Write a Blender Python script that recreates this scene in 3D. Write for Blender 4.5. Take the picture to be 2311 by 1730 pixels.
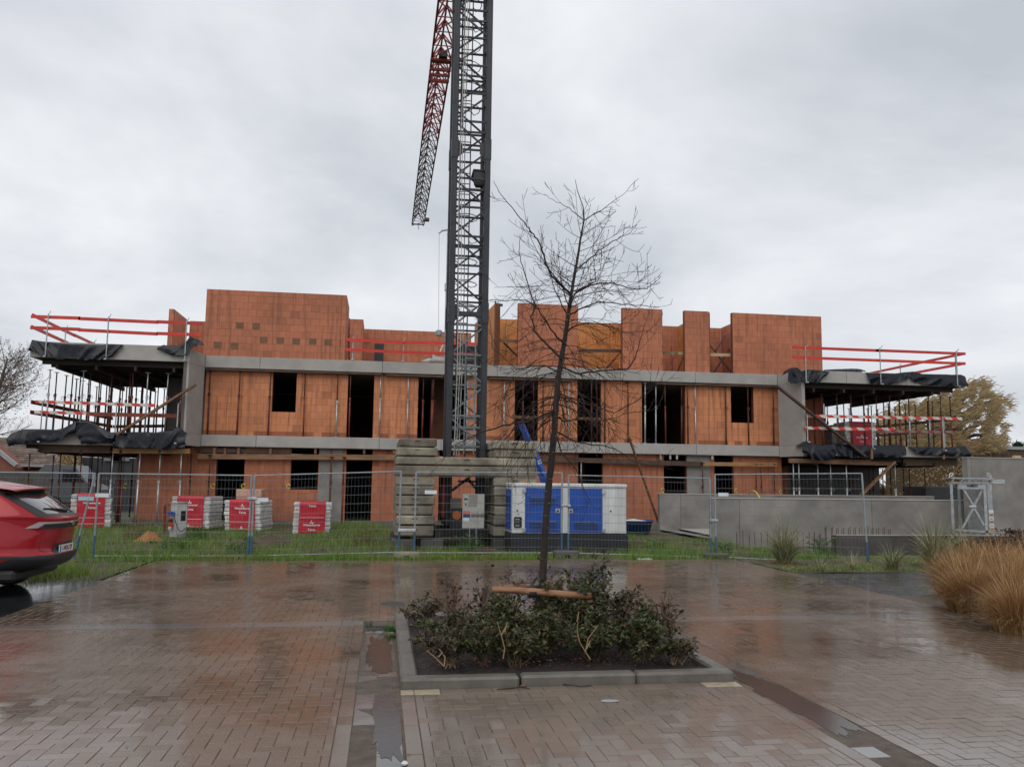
import bpy, bmesh, math, random
import numpy as np
from mathutils import Vector, Matrix, noise

for o in list(bpy.data.objects):
    bpy.data.objects.remove(o)
S = bpy.context.scene
COL = S.collection

# ------------------------------------------------------------------ camera
PW, PH, FPX = 2311.0, 1730.0, 1888.6
CAM = Vector((0.0, 0.0, 1.7))
YAW, PITCH, ROLL = .15193, .11392, .012924
fw = Vector((math.sin(YAW) * math.cos(PITCH), math.cos(YAW) * math.cos(PITCH), math.sin(PITCH)))
rt = Vector((math.cos(YAW), -math.sin(YAW), 0.0))
up = rt.cross(fw)
c_, s_ = math.cos(ROLL), math.sin(ROLL)
rt, up = c_ * rt + s_ * up, -s_ * rt + c_ * up
cam_d = bpy.data.cameras.new('camera')
cam_o = bpy.data.objects.new('camera', cam_d)
COL.objects.link(cam_o)
cam_o.matrix_world = Matrix(((rt.x, up.x, -fw.x, CAM.x), (rt.y, up.y, -fw.y, CAM.y), (rt.z, up.z, -fw.z, CAM.z), (0, 0, 0, 1)))
cam_d.sensor_width = 36.0
cam_d.lens = 36.0 * FPX / PW
cam_d.clip_end = 2000
cam_d.clip_start = .05
S.camera = cam_o

# ------------------------------------------------------------------ sky, sun, exposure
world = bpy.data.worlds.new('World')
S.world = world
world.use_nodes = True
nt = world.node_tree
nt.nodes.clear()
N = nt.nodes.new
L = nt.links.new
sky = N('ShaderNodeTexSky'); sky.sky_type = 'NISHITA'; sky.sun_disc = False
sky.sun_elevation = math.radians(48); sky.sun_rotation = math.radians(200)
bg1 = N('ShaderNodeBackground'); bg1.inputs[1].default_value = .07
L(sky.outputs[0], bg1.inputs[0])
tc = N('ShaderNodeTexCoord')
sep = N('ShaderNodeSeparateXYZ'); L(tc.outputs['Generated'], sep.inputs[0])
ab = N('ShaderNodeMath'); ab.operation = 'ABSOLUTE'; L(sep.outputs[2], ab.inputs[0])
ad = N('ShaderNodeMath'); ad.operation = 'ADD'; ad.inputs[1].default_value = .34; L(ab.outputs[0], ad.inputs[0])
cmb = N('ShaderNodeCombineXYZ')
for i in (0, 1):
    dv = N('ShaderNodeMath'); dv.operation = 'DIVIDE'
    L(sep.outputs[i], dv.inputs[0]); L(ad.outputs[0], dv.inputs[1]); L(dv.outputs[0], cmb.inputs[i])
nz = N('ShaderNodeTexNoise'); nz.inputs['Scale'].default_value = 1.15; nz.inputs['Detail'].default_value = 6
nz.inputs['Roughness'].default_value = .55; nz.inputs['Distortion'].default_value = .25
mp = N('ShaderNodeMapping'); mp.inputs['Location'].default_value = (1.7, .6, 0)
L(cmb.outputs[0], mp.inputs[0]); L(mp.outputs[0], nz.inputs['Vector'])
cr = N('ShaderNodeValToRGB')
cr.color_ramp.elements[0].position = .36; cr.color_ramp.elements[0].color = (.462, .490, .532, 1)
cr.color_ramp.elements[1].position = .63; cr.color_ramp.elements[1].color = (.755, .772, .80, 1)
L(nz.outputs['Fac'], cr.inputs[0])
bg2 = N('ShaderNodeBackground'); bg2.inputs[1].default_value = 1.0
L(cr.outputs[0], bg2.inputs[0])
mx = N('ShaderNodeMixShader'); mx.inputs[0].default_value = .93
L(bg1.outputs[0], mx.inputs[1]); L(bg2.outputs[0], mx.inputs[2])
wo = N('ShaderNodeOutputWorld'); L(mx.outputs[0], wo.inputs[0])

sun_d = bpy.data.lights.new('sun', 'SUN')
sun_d.energy = .9; sun_d.angle = math.radians(60); sun_d.color = (1, .96, .9)
sun_o = bpy.data.objects.new('sun', sun_d); COL.objects.link(sun_o)
sun_o.rotation_euler = (math.radians(42), 0, math.radians(-20))
S.view_settings.view_transform = 'Standard'
S.view_settings.look = 'None'
S.view_settings.exposure = 0.30
S.view_settings.gamma = 1.0
S.view_settings.use_curve_mapping = False
S.cycles.max_bounces = 6
S.cycles.use_denoising = True

# ------------------------------------------------------------------ pixel -> world (used to read measurements off the photograph)
ZOOM = {'1': (0, 680, .2295), '2': (440, 640, .25362), '3': (960, 640, .25362), '4': (1480, 660, .24158), '5': (1740, 740, .25814),
        '6': (0, 980, .25357), '7': (340, 980, .25316), '8': (860, 960, .27125), '9': (1400, 980, .25316), '10': (1860, 1000, .25366),
        'c': (880, 0, .31403), 't': (880, 460, .36224), 'p': (860, 1220, .37975), 'g': (0, 1280, .434), 'r': (1500, 1240, .36664),
        'n': (0, 0, 1), 'car': (0, 1060, .1631), 'x': (2120, 1050, .11471)}


def ray(zk, x, y):
    a = ZOOM[zk]
    u, v = a[0] + x * a[2], a[1] + y * a[2]
    return fw + rt * ((u - PW / 2) / FPX) - up * ((v - PH / 2) / FPX)


def AT(zk, x, y, Y):
    r = ray(zk, x, y)
    return CAM + r * (Y / r.y)


def GR(zk, x, y, Z=0.0):
    r = ray(zk, x, y)
    return CAM + r * ((Z - CAM.z) / r.z)


def PROJ(p):
    q = Vector(p) - CAM
    d = q.dot(fw)
    return (PW / 2 + FPX * q.dot(rt) / d, PH / 2 - FPX * q.dot(up) / d, d)


# ------------------------------------------------------------------ objects
def tag(o, label=None, cat=None, group=None, kind=None):
    if label: o['label'] = label
    if cat: o['category'] = cat
    if group: o['group'] = group
    if kind: o['kind'] = kind
    return o


def thing(name, label, cat, loc=(0, 0, 0), rz=0.0, group=None, kind=None):
    o = bpy.data.objects.new(name, None)
    o.empty_display_size = .2
    COL.objects.link(o)
    o.location = loc
    o.rotation_euler = (0, 0, rz)
    return tag(o, label, cat, group, kind)


def base_of(o):
    v = Vector((0, 0, 0))
    while o is not None:
        v += Vector(o.location)
        o = o.parent
    return v


def copy_tree(o, parent=None):
    c = o.copy()
    COL.objects.link(c)
    c.parent = parent
    for ch in list(o.children):
        copy_tree(ch, c)
    return c


def rnd(a, b):
    return random.uniform(a, b)


class MB:
    def __init__(self):
        self.v, self.f, self.m, self.cur = [], [], [], 0

    def add(self, vs, fs):
        n = len(self.v)
        self.v.extend([tuple(p) for p in vs])
        for f in fs:
            self.f.append(tuple(i + n for i in f))
            self.m.append(self.cur)
        return self

    def box(self, x0, x1, y0, y1, z0, z1):
        return self.add([(x0, y0, z0), (x1, y0, z0), (x1, y1, z0), (x0, y1, z0), (x0, y0, z1), (x1, y0, z1), (x1, y1, z1), (x0, y1, z1)],
                        [(0, 3, 2, 1), (4, 5, 6, 7), (0, 1, 5, 4), (1, 2, 6, 5), (2, 3, 7, 6), (3, 0, 4, 7)])

    def cbox(self, x0, x1, y0, y1, z0, z1, b=.02, jit=0.0):
        """box with chamfered edges"""
        vs = []
        for z, zi in ((z0, z0 + b), (z1, z1 - b)):
            pass
        def ring(z, ins):
            return [(x0 + ins, y0 + ins, z), (x1 - ins, y0 + ins, z), (x1 - ins, y1 - ins, z), (x0 + ins, y1 - ins, z)]
        def oct_(z):
            return [(x0 + b, y0, z), (x1 - b, y0, z), (x1, y0 + b, z), (x1, y1 - b, z), (x1 - b, y1, z), (x0 + b, y1, z), (x0, y1 - b, z), (x0, y0 + b, z)]
        vs = ring(z0, b) + oct_(z0 + b) + oct_(z1 - b) + ring(z1, b)
        if jit:
            vs = [(x + rnd(-jit, jit), y + rnd(-jit, jit), z + rnd(-jit, jit)) for x, y, z in vs]
        fs = [(3, 2, 1, 0), (20, 21, 22, 23)]
        for i in range(8):
            j = (i + 1) % 8
            fs.append((4 + i, 4 + j, 12 + j, 12 + i))
        for k in range(4):      # slanted side strips and corners
            a, b2 = 4 + 2 * k, 4 + 2 * k + 1
            nx = 4 + (2 * k + 2) % 8
            fs.append((k, (k + 1) % 4, b2, a))
            fs.append(((k + 1) % 4, nx, b2))
            a, b2 = 12 + 2 * k, 12 + 2 * k + 1
            nx = 12 + (2 * k + 2) % 8
            fs.append((a, b2, 20 + (k + 1) % 4, 20 + k))
            fs.append((b2, nx, 20 + (k + 1) % 4))
        return self.add(vs, fs)

    def beam(self, p0, p1, w, h, upv=(0, 0, 1)):
        p0, p1 = Vector(p0), Vector(p1)
        d = (p1 - p0).normalized()
        u = Vector(upv)
        s = d.cross(u)
        if s.length < 1e-4:
            s = d.cross(Vector((0, 1, 0)))
        s.normalize()
        u = s.cross(d).normalized()
        s *= w / 2
        u *= h / 2
        vs = [p0 - s - u, p0 + s - u, p0 + s + u, p0 - s + u, p1 - s - u, p1 + s - u, p1 + s + u, p1 - s + u]
        return self.add(vs, [(0, 1, 2, 3), (7, 6, 5, 4), (0, 4, 5, 1), (1, 5, 6, 2), (2, 6, 7, 3), (3, 7, 4, 0)])

    def tube(self, pts, r, n=6, caps=True):
        pts = [Vector(p) for p in pts]
        if not hasattr(r, '__len__'):
            r = [r] * len(pts)
        rings = []
        d0 = (pts[1] - pts[0]).normalized()
        s = d0.cross(Vector((0, 0, 1)))
        if s.length < 1e-3:
            s = Vector((1, 0, 0))
        s.normalize()
        vs, fs = [], []
        for i, p in enumerate(pts):
            if i == 0: d = d0
            elif i == len(pts) - 1: d = (pts[i] - pts[i - 1]).normalized()
            else: d = (pts[i + 1] - pts[i - 1]).normalized()
            s = (s - d * s.dot(d))
            if s.length < 1e-5: s = d.orthogonal()
            s.normalize()
            t = d.cross(s)
            for k in range(n):
                a = 2 * math.pi * k / n
                vs.append(p + (s * math.cos(a) + t * math.sin(a)) * r[i])
        for i in range(len(pts) - 1):
            for k in range(n):
                k2 = (k + 1) % n
                fs.append((i * n + k, i * n + k2, (i + 1) * n + k2, (i + 1) * n + k))
        if caps:
            fs.append(tuple(range(n - 1, -1, -1)))
            fs.append(tuple((len(pts) - 1) * n + k for k in range(n)))
        return self.add(vs, fs)

    def prism(self, poly, z0, z1):
        n = len(poly)
        vs = [(x, y, z0) for x, y in poly] + [(x, y, z1) for x, y in poly]
        fs = [tuple(range(n - 1, -1, -1)), tuple(range(n, 2 * n))]
        for i in range(n):
            j = (i + 1) % n
            fs.append((i, j, n + j, n + i))
        return self.add(vs, fs)

    def grid(self, P):
        """P[i][j] points"""
        a, b = len(P), len(P[0])
        return self.add([p for row in P for p in row],
                        [(i * b + j, i * b + j + 1, (i + 1) * b + j + 1, (i + 1) * b + j) for i in range(a - 1) for j in range(b - 1)])

    def lathe(self, c, prof, n=16):
        c = Vector(c)
        vs, fs = [], []
        for r, z in prof:
            for k in range(n):
                a = 2 * math.pi * k / n
                vs.append(c + Vector((r * math.cos(a), r * math.sin(a), z)))
        for i in range(len(prof) - 1):
            for k in range(n):
                k2 = (k + 1) % n
                fs.append((i * n + k, i * n + k2, (i + 1) * n + k2, (i + 1) * n + k))
        fs.append(tuple(range(n - 1, -1, -1)))
        fs.append(tuple((len(prof) - 1) * n + k for k in range(n)))
        return self.add(vs, fs)

    def build(self, name, mats, parent=None, smooth=False, base=None):
        v = np.array(self.v, dtype=float)
        if parent is not None:
            b = np.array(base_of(parent))
            loc = (0, 0, 0)
        else:
            if base is None:
                mn, mxx = v.min(0), v.max(0)
                base = ((mn[0] + mxx[0]) / 2, (mn[1] + mxx[1]) / 2, mn[2])
            b = np.array(base)
            loc = base
        me = bpy.data.meshes.new(name)
        me.from_pydata([tuple(p) for p in (v - b)], [], self.f)
        if not isinstance(mats, (list, tuple)):
            mats = [mats]
        for m in mats:
            me.materials.append(m)
        if len(mats) > 1:
            me.polygons.foreach_set('material_index', self.m)
        if smooth:
            me.polygons.foreach_set('use_smooth', [True] * len(me.polygons))
        me.update()
        o = bpy.data.objects.new(name, me)
        COL.objects.link(o)
        o.parent = parent
        o.location = loc
        return o


def text(name, body, org, size, m, parent, right=(1, 0, 0), upv=(0, 0, 1), ext=.002, align='CENTER', bold=0.0, sx=1.0):
    cu = bpy.data.curves.new(name, 'FONT')
    cu.body = body
    cu.size = size
    cu.extrude = ext
    cu.align_x = align
    cu.align_y = 'CENTER'
    cu.offset = bold
    cu.resolution_u = 2
    to = bpy.data.objects.new(name, cu)
    COL.objects.link(to)
    bpy.context.view_layer.update()
    me = bpy.data.meshes.new_from_object(to)
    bpy.data.objects.remove(to)
    r, u = Vector(right).normalized(), Vector(upv).normalized()
    n = r.cross(u)
    b = base_of(parent)
    for v in me.vertices:
        v.co = Vector(org) + r * v.co.x * sx + u * v.co.y + n * v.co.z - b
    me.materials.clear()
    me.materials.append(m)
    o = bpy.data.objects.new(name, me)
    COL.objects.link(o)
    o.parent = parent
    return o


# ------------------------------------------------------------------ materials
def new_mat(name):
    m = bpy.data.materials.new(name)
    m.use_nodes = True
    t = m.node_tree
    return m, t, t.nodes['Principled BSDF']


def node(t, typ, **kw):
    n = t.nodes.new(typ)
    for k, v in kw.items():
        if k.startswith('i_'):
            n.inputs[k[2:].replace('_', ' ')].default_value = v
        else:
            setattr(n, k, v)
    return n


def rand_val(t):
    """one random number per object and per loose piece"""
    oi = node(t, 'ShaderNodeObjectInfo')
    ge = node(t, 'ShaderNodeNewGeometry')
    a = node(t, 'ShaderNodeMath', operation='ADD')
    t.links.new(oi.outputs['Random'], a.inputs[0]); t.links.new(ge.outputs['Random Per Island'], a.inputs[1])
    f = node(t, 'ShaderNodeMath', operation='FRACT')
    t.links.new(a.outputs[0], f.inputs[0])
    return f.outputs[0]


def pos(t):
    return node(t, 'ShaderNodeNewGeometry').outputs['Position']


def noise_fac(t, scale, detail=4, rough=.55, stretch=None, vec=None):
    v = vec or pos(t)
    if stretch:
        mpn = node(t, 'ShaderNodeMapping')
        mpn.inputs['Scale'].default_value = stretch
        t.links.new(v, mpn.inputs[0]); v = mpn.outputs[0]
    n = node(t, 'ShaderNodeTexNoise')
    n.inputs['Scale'].default_value = scale; n.inputs['Detail'].default_value = detail; n.inputs['Roughness'].default_value = rough
    t.links.new(v, n.inputs['Vector'])
    return n.outputs['Fac']


def ramp(t, fac, stops):
    r = node(t, 'ShaderNodeValToRGB')
    el = r.color_ramp.elements
    while len(el) < len(stops):
        el.new(.5)
    for e, (p, c) in zip(el, stops):
        e.position = p
        e.color = (c[0], c[1], c[2], 1) if hasattr(c, '__len__') else (c, c, c, 1)
    t.links.new(fac, r.inputs[0])
    return r.outputs[0]


def mixc(t, fac, a, b, mode='MIX'):
    n = node(t, 'ShaderNodeMix', data_type='RGBA', blend_type=mode)
    for sock, val in ((n.inputs[0], fac), (n.inputs[6], a), (n.inputs[7], b)):
        if hasattr(val, 'is_output') or hasattr(val, 'links'):
            t.links.new(val, sock)
        elif hasattr(val, '__len__'):
            sock.default_value = (val[0], val[1], val[2], 1)
        else:
            sock.default_value = val
    return n.outputs[2]


def maprange(t, v, a, b, c, d):
    n = node(t, 'ShaderNodeMapRange')
    n.inputs[1].default_value, n.inputs[2].default_value, n.inputs[3].default_value, n.inputs[4].default_value = a, b, c, d
    t.links.new(v, n.inputs[0])
    return n.outputs[0]


def add_bump(t, bs, h, strength=.3, dist=.02):
    b = node(t, 'ShaderNodeBump')
    b.inputs['Strength'].default_value = strength
    b.inputs['Distance'].default_value = dist
    t.links.new(h, b.inputs['Height']); t.links.new(b.outputs[0], bs.inputs['Normal'])


def scale_c(c, k):
    return tuple(min(1, x * k) for x in c)


def mat(name, col, rough=.6, metal=0.0, var=.25, vscale=2.5, rv=0.0, bump=0.0, bscale=60, spec=.5, rough_var=0.0, stretch=None, coat=0.0):
    m, t, b = new_mat(name)
    nf = noise_fac(t, vscale, 5, .6, stretch)
    c = ramp(t, nf, [(.28, scale_c(col, 1 - var)), (.72, scale_c(col, 1 + var))])
    if rv:
        k = maprange(t, rand_val(t), 0, 1, 1 - rv, 1 + rv)
        h = node(t, 'ShaderNodeHueSaturation')
        t.links.new(k, h.inputs['Value']); t.links.new(c, h.inputs['Color'])
        c = h.outputs[0]
    t.links.new(c, b.inputs['Base Color'])
    b.inputs['Roughness'].default_value = rough
    if rough_var:
        t.links.new(maprange(t, noise_fac(t, vscale * .7), .3, .7, max(.02, rough - rough_var), min(1, rough + rough_var)), b.inputs['Roughness'])
    b.inputs['Metallic'].default_value = metal
    b.inputs['Specular IOR Level'].default_value = spec
    if coat:
        b.inputs['Coat Weight'].default_value = coat; b.inputs['Coat Roughness'].default_value = .06
    if bump:
        add_bump(t, b, noise_fac(t, bscale, 4), bump, .01)
    return m


def mat_clay(name, col, dark, stain=.5):
    """hollow clay block: fine vertical ribs, per-block tone, damp stains"""
    m, t, b = new_mat(name)
    c = ramp(t, rand_val(t), [(0, scale_c(col, .86)), (.25, scale_c(col, .97)), (.6, col), (.85, scale_c(col, 1.08)), (.95, scale_c(col, 1.0)), (1, scale_c(col, .66))])
    big = noise_fac(t, .55, 5, .6)
    c = mixc(t, maprange(t, big, .45, .72, 0, stain), c, dark)
    streak = noise_fac(t, 1.0, 3, .5, (9, 9, .5))
    c = mixc(t, maprange(t, streak, .52, .70, 0, .65), c, dark)
    sm = noise_fac(t, 5.0, 5, .7, (1, 1, .45))
    c = mixc(t, maprange(t, sm, .64, .74, 0, .35), c, (.42, .30, .22))
    rib = noise_fac(t, 1.0, 1, .5, (55, 55, 1.2))
    c = mixc(t, maprange(t, rib, .4, .7, 0, .28), c, scale_c(col, .62))
    t.links.new(c, b.inputs['Base Color'])
    b.inputs['Roughness'].default_value = .75
    add_bump(t, b, rib, .35, .01)
    return m


def mat_stripe(name, a, bcol, k, rough=.5):
    m, t, b = new_mat(name)
    sp = node(t, 'ShaderNodeSeparateXYZ'); t.links.new(pos(t), sp.inputs[0])
    s1 = node(t, 'ShaderNodeMath', operation='ADD'); t.links.new(sp.outputs[0], s1.inputs[0]); t.links.new(sp.outputs[1], s1.inputs[1])
    s2 = node(t, 'ShaderNodeMath', operation='ADD'); t.links.new(s1.outputs[0], s2.inputs[0]); t.links.new(sp.outputs[2], s2.inputs[1])
    s3 = node(t, 'ShaderNodeMath', operation='MULTIPLY'); t.links.new(s2.outputs[0], s3.inputs[0]); s3.inputs[1].default_value = k
    fr = node(t, 'ShaderNodeMath', operation='FRACT'); t.links.new(s3.outputs[0], fr.inputs[0])
    gt = node(t, 'ShaderNodeMath', operation='GREATER_THAN'); t.links.new(fr.outputs[0], gt.inputs[0]); gt.inputs[1].default_value = .5
    c = mixc(t, gt.outputs[0], a, bcol)
    dirt = noise_fac(t, 6, 4)
    c = mixc(t, maprange(t, dirt, .5, .8, 0, .5), c, (.12, .09, .08))
    t.links.new(c, b.inputs['Base Color'])
    b.inputs['Roughness'].default_value = rough
    return m


def mat_wet(name, col, alt, joint=.9, rlo=.07, rhi=.34, tone=.16, spec=.5):
    """wet concrete paving: tone per stone, patches that are wetter (darker, glossier)"""
    m, t, b = new_mat(name)
    c = ramp(t, rand_val(t), [(0, scale_c(col, 1 - tone)), (.5, col), (.8, alt), (1, scale_c(col, 1 + tone))])
    wet = noise_fac(t, .55, 5, .62)
    fine = noise_fac(t, 35, 4, .6)
    c = mixc(t, maprange(t, wet, .42, .66, 0, .42), c, (col[0] * .46, col[1] * .50, col[2] * .54))
    c = mixc(t, maprange(t, fine, .35, .7, 0, .25), c, scale_c(col, 1.5))
    t.links.new(c, b.inputs['Base Color'])
    b.inputs['Coat Roughness'].default_value = .09
    t.links.new(maprange(t, noise_fac(t, .22, 3, .5), .40, .64, .05, .75), b.inputs['Coat Weight'])
    r1 = maprange(t, wet, .36, .62, rhi, rlo)
    r2 = node(t, 'ShaderNodeMath', operation='ADD')
    t.links.new(r1, r2.inputs[0]); t.links.new(maprange(t, fine, .3, .7, -.05, .07), r2.inputs[1])
    t.links.new(r2.outputs[0], b.inputs['Roughness'])
    b.inputs['Specular IOR Level'].default_value = spec
    med = noise_fac(t, 7, 3, .5)
    ad2 = node(t, 'ShaderNodeMath', operation='ADD'); t.links.new(med, ad2.inputs[0])
    ml = node(t, 'ShaderNodeMath', operation='MULTIPLY'); t.links.new(fine, ml.inputs[0]); ml.inputs[1].default_value = .25
    t.links.new(ml.outputs[0], ad2.inputs[1])
    add_bump(t, b, ad2.outputs[0], .16, .006)
    return m


def mat_leaf(name, stops, rough=.45, patch=None, trans=.0):
    m, t, b = new_mat(name)
    c = ramp(t, rand_val(t), stops)
    if patch:
        c = mixc(t, maprange(t, noise_fac(t, patch[0], 3), .45, .65, 0, patch[2]), c, patch[1])
    t.links.new(c, b.inputs['Base Color'])
    b.inputs['Roughness'].default_value = rough
    b.inputs['Specular IOR Level'].default_value = .30
    return m


M = {}
M['paver'] = mat_wet('paver', (.140, .097, .066), (.122, .090, .066), spec=.38)
M['paver_light'] = mat_wet('paver_light', (.160, .120, .088), (.142, .110, .084), spec=.38, rlo=.2, rhi=.5)
M['paver_dark'] = mat_wet('paver_dark', (.035, .036, .04), (.05, .05, .055), rlo=.08, rhi=.32)
M['paver_cream'] = mat('paver_cream', (.34, .285, .20), .4, var=.2, vscale=14, bump=.2)
M['gutter'] = mat_wet('gutter', (.12, .11, .10), (.10, .095, .09), rlo=.04, rhi=.2, tone=.12)
M['strip'] = mat_wet('strip', (.145, .125, .11), (.135, .12, .11), rlo=.15, rhi=.4, tone=.08)
M['bed'] = mat('bed', (.085, .063, .047), .7, var=.4, vscale=8, bump=.4)
M['asphalt'] = mat_wet('asphalt', (.03, .032, .034), (.03, .032, .034), rlo=.05, rhi=.28, tone=.05)
M['kerb'] = mat('kerb', (.120, .108, .092), .42, var=.28, vscale=5, bump=.35, bscale=90, rough_var=.15)
M['soil'] = mat('soil', (.022, .014, .011), .9, var=.6, vscale=20, bump=.9, bscale=60)
M['dirt'] = mat('dirt', (.075, .052, .032), .85, var=.5, vscale=6, bump=.8, bscale=25)
M['sand'] = mat('sand', (.29, .13, .045), .85, var=.3, vscale=8, bump=.5, bscale=30)
M['water'] = mat('water', (.024, .020, .016), .16, var=.3, vscale=3, spec=.5, bump=.06, bscale=14)
M['clay'] = mat_clay('clay', (.64, .245, .112), (.24, .090, .045), .5)
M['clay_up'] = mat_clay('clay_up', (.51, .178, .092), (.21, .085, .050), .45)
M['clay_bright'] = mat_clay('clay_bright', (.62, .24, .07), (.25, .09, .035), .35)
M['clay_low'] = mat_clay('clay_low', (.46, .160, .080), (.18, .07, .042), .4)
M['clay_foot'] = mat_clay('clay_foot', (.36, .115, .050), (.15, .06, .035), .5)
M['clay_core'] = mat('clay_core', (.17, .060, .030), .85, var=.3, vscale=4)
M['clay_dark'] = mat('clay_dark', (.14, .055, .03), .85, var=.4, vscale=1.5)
M['patch'] = mat('patch', (.185, .095, .05), .8, var=.25, vscale=12)
M['mark'] = mat('mark', (.65, .60, .08), .7, var=.1)
M['conc'] = mat('conc', (.37, .352, .328), .7, var=.14, vscale=1.6, bump=.15, bscale=120, rv=.04)
M['conc_d'] = mat('conc_d', (.225, .212, .194), .7, var=.32, vscale=1.4, bump=.2, bscale=60, rv=.08)
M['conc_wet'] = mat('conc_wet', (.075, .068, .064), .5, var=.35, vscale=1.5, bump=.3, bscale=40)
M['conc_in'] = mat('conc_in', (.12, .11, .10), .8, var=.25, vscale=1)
M['plinth'] = mat('plinth', (.15, .14, .135), .75, var=.3, vscale=2)
M['ballast'] = mat('ballast', (.20, .178, .135), .75, var=.60, vscale=2.2, rv=.34, bump=.7, bscale=16)
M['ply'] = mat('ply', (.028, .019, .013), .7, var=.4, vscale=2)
M['timber'] = mat('timber', (.20, .105, .055), .7, var=.4, vscale=3, stretch=(.6, 4, 4), rv=.2)
M['timber_d'] = mat('timber_d', (.085, .045, .028), .7, var=.4, vscale=3, rv=.2)
M['timber_y'] = mat('timber_y', (.34, .185, .075), .65, var=.3, vscale=3, rv=.15)
M['pole_wood'] = mat('pole_wood', (.30, .150, .075), .6, var=.5, vscale=4, stretch=(1, 6, 8), bump=.5, bscale=30)
M['timber_pale'] = mat('timber_pale', (.50, .36, .20), .65, var=.2, vscale=5)
M['red'] = mat('red', (.58, .032, .020), .45, var=.18, vscale=4, rv=.12)
M['stripe'] = mat_stripe('stripe', (.60, .04, .025), (.62, .58, .54), 1.9)
M['stripe_d'] = mat_stripe('stripe_d', (.22, .035, .025), (.20, .15, .13), 1.9)
M['galv'] = mat('galv', (.42, .44, .45), .42, .55, var=.3, vscale=8, rv=.15)
M['rust'] = mat('rust', (.085, .030, .020), .75, .1, var=.5, vscale=7, rv=.35)
M['rust_red'] = mat('rust_red', (.17, .035, .022), .65, .1, var=.5, vscale=5, rv=.3)
M['steel_d'] = mat('steel_d', (.034, .038, .044), .5, .3, var=.25, vscale=4, rv=.08)
M['steel_m'] = mat('steel_m', (.13, .145, .155), .5, .3, var=.25, vscale=4)
M['steel_l'] = mat('steel_l', (.30, .32, .33), .5, .4, var=.2, vscale=4)
M['jib_red'] = mat('jib_red', (.22, .018, .015), .5, var=.25, vscale=3)
M['jib_grey'] = mat('jib_grey', (.075, .055, .05), .6, .2, var=.2, vscale=3)
M['cable'] = mat('cable', (.38, .37, .34), .6, .1)
M['black'] = mat('black', (.012, .012, .013), .5, var=.3)
M['rubber'] = mat('rubber', (.012, .012, .013), .75, var=.3, vscale=10)
M['tarp'] = mat('tarp', (.005, .007, .013), .24, var=.4, vscale=2, bump=.10, bscale=5, rough_var=.08, spec=.36)
M['fence'] = mat('fence', (.27, .30, .32), .55, .3, var=.25, vscale=8)
M['fence_blue'] = mat('fence_blue', (.045, .115, .19), .45, .1, var=.25, vscale=8)
M['wire'] = mat('wire', (.19, .21, .225), .5, .3, var=.15)
M['plate'] = mat('plate', (.62, .68, .70), .5, var=.08)
M['plate_b'] = mat('plate_b', (.30, .52, .60), .5, var=.08)
M['white'] = mat('white', (.58, .60, .59), .45, var=.16, vscale=2.5, stretch=(2, 2, .5))
M['blue'] = mat('blue', (.008, .066, .35), .42, var=.22, vscale=2.2, stretch=(2, 2, .6))
M['blue_d'] = mat('blue_d', (.012, .045, .17), .5, var=.15)
M['skid'] = mat('skid', (.016, .017, .022), .5, var=.3)
M['film'] = mat('film', (.50, .50, .485), .34, var=.34, vscale=6, bump=.9, bscale=12, rv=.16)
M['film_red'] = mat('film_red', (.45, .012, .028), .33, var=.18, vscale=4, bump=.4, bscale=10)
M['print'] = mat('print', (.72, .66, .64), .5, var=.06)
M['pink'] = mat('pink', (.50, .30, .23), .7, var=.2, vscale=5, rv=.1)
M['grass'] = mat_leaf('grass', [(0, (.055, .115, .016)), (.35, (.105, .21, .028)), (.7, (.16, .28, .042)), (.92, (.20, .23, .055)), (1, (.28, .23, .09))], .5,
                      (.45, (.18, .15, .05), .4))
M['turf'] = mat('turf', (.075, .066, .032), .9, var=.6, vscale=1.2, bump=.8, bscale=12)
M['field'] = mat('field', (.05, .06, .025), .9, var=.5, vscale=.3)
M['weed'] = mat_leaf('weed', [(0, (.025, .075, .016)), (.5, (.045, .12, .022)), (1, (.08, .15, .035))])
M['pampas'] = mat_leaf('pampas', [(0, (.09, .11, .045)), (.4, (.18, .21, .10)), (.75, (.33, .33, .19)), (1, (.46, .40, .25))], .55)
M['pennis'] = mat_leaf('pennis', [(0, (.16, .080, .030)), (.35, (.32, .170, .066)), (.7, (.46, .265, .11)), (1, (.60, .45, .26))], .6)
M['pennis_core'] = mat('pennis_core', (.10, .042, .014), .9, var=.4, vscale=12)
M['shrub'] = mat_leaf('shrub', [(0, (.018, .026, .009)), (.4, (.036, .052, .016)), (.66, (.064, .076, .024)), (.82, (.11, .098, .040)), (.92, (.085, .055, .028)), (1, (.12, .05, .028))], .38)
M['shrub_r'] = mat_leaf('shrub_r', [(0, (.030, .012, .010)), (.4, (.060, .028, .018)), (.75, (.10, .055, .030)), (1, (.17, .040, .025))], .45)
M['shrub_m'] = mat_leaf('shrub_m', [(0, (.024, .020, .012)), (.4, (.052, .044, .024)), (.7, (.11, .088, .055)), (.85, (.045, .058, .022)), (1, (.075, .035, .026))], .45)
M['stem'] = mat('stem', (.24, .155, .085), .7, var=.3, vscale=8)
M['stem_d'] = mat('stem_d', (.09, .055, .035), .7, var=.3, vscale=8)
M['bark'] = mat('bark', (.024, .015, .012), .8, var=.5, vscale=9, bump=.6, bscale=40)
M['bark_l'] = mat('bark_l', (.034, .023, .020), .8, var=.4, vscale=6, spec=.25)
M['bark_g'] = mat('bark_g', (.10, .078, .06), .8, var=.4, vscale=3)
M['willow'] = mat_leaf('willow', [(0, (.19, .125, .055)), (.4, (.30, .215, .10)), (.8, (.38, .30, .155)), (1, (.25, .21, .10))], .7, (.5, (.27, .15, .075), .5))
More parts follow.
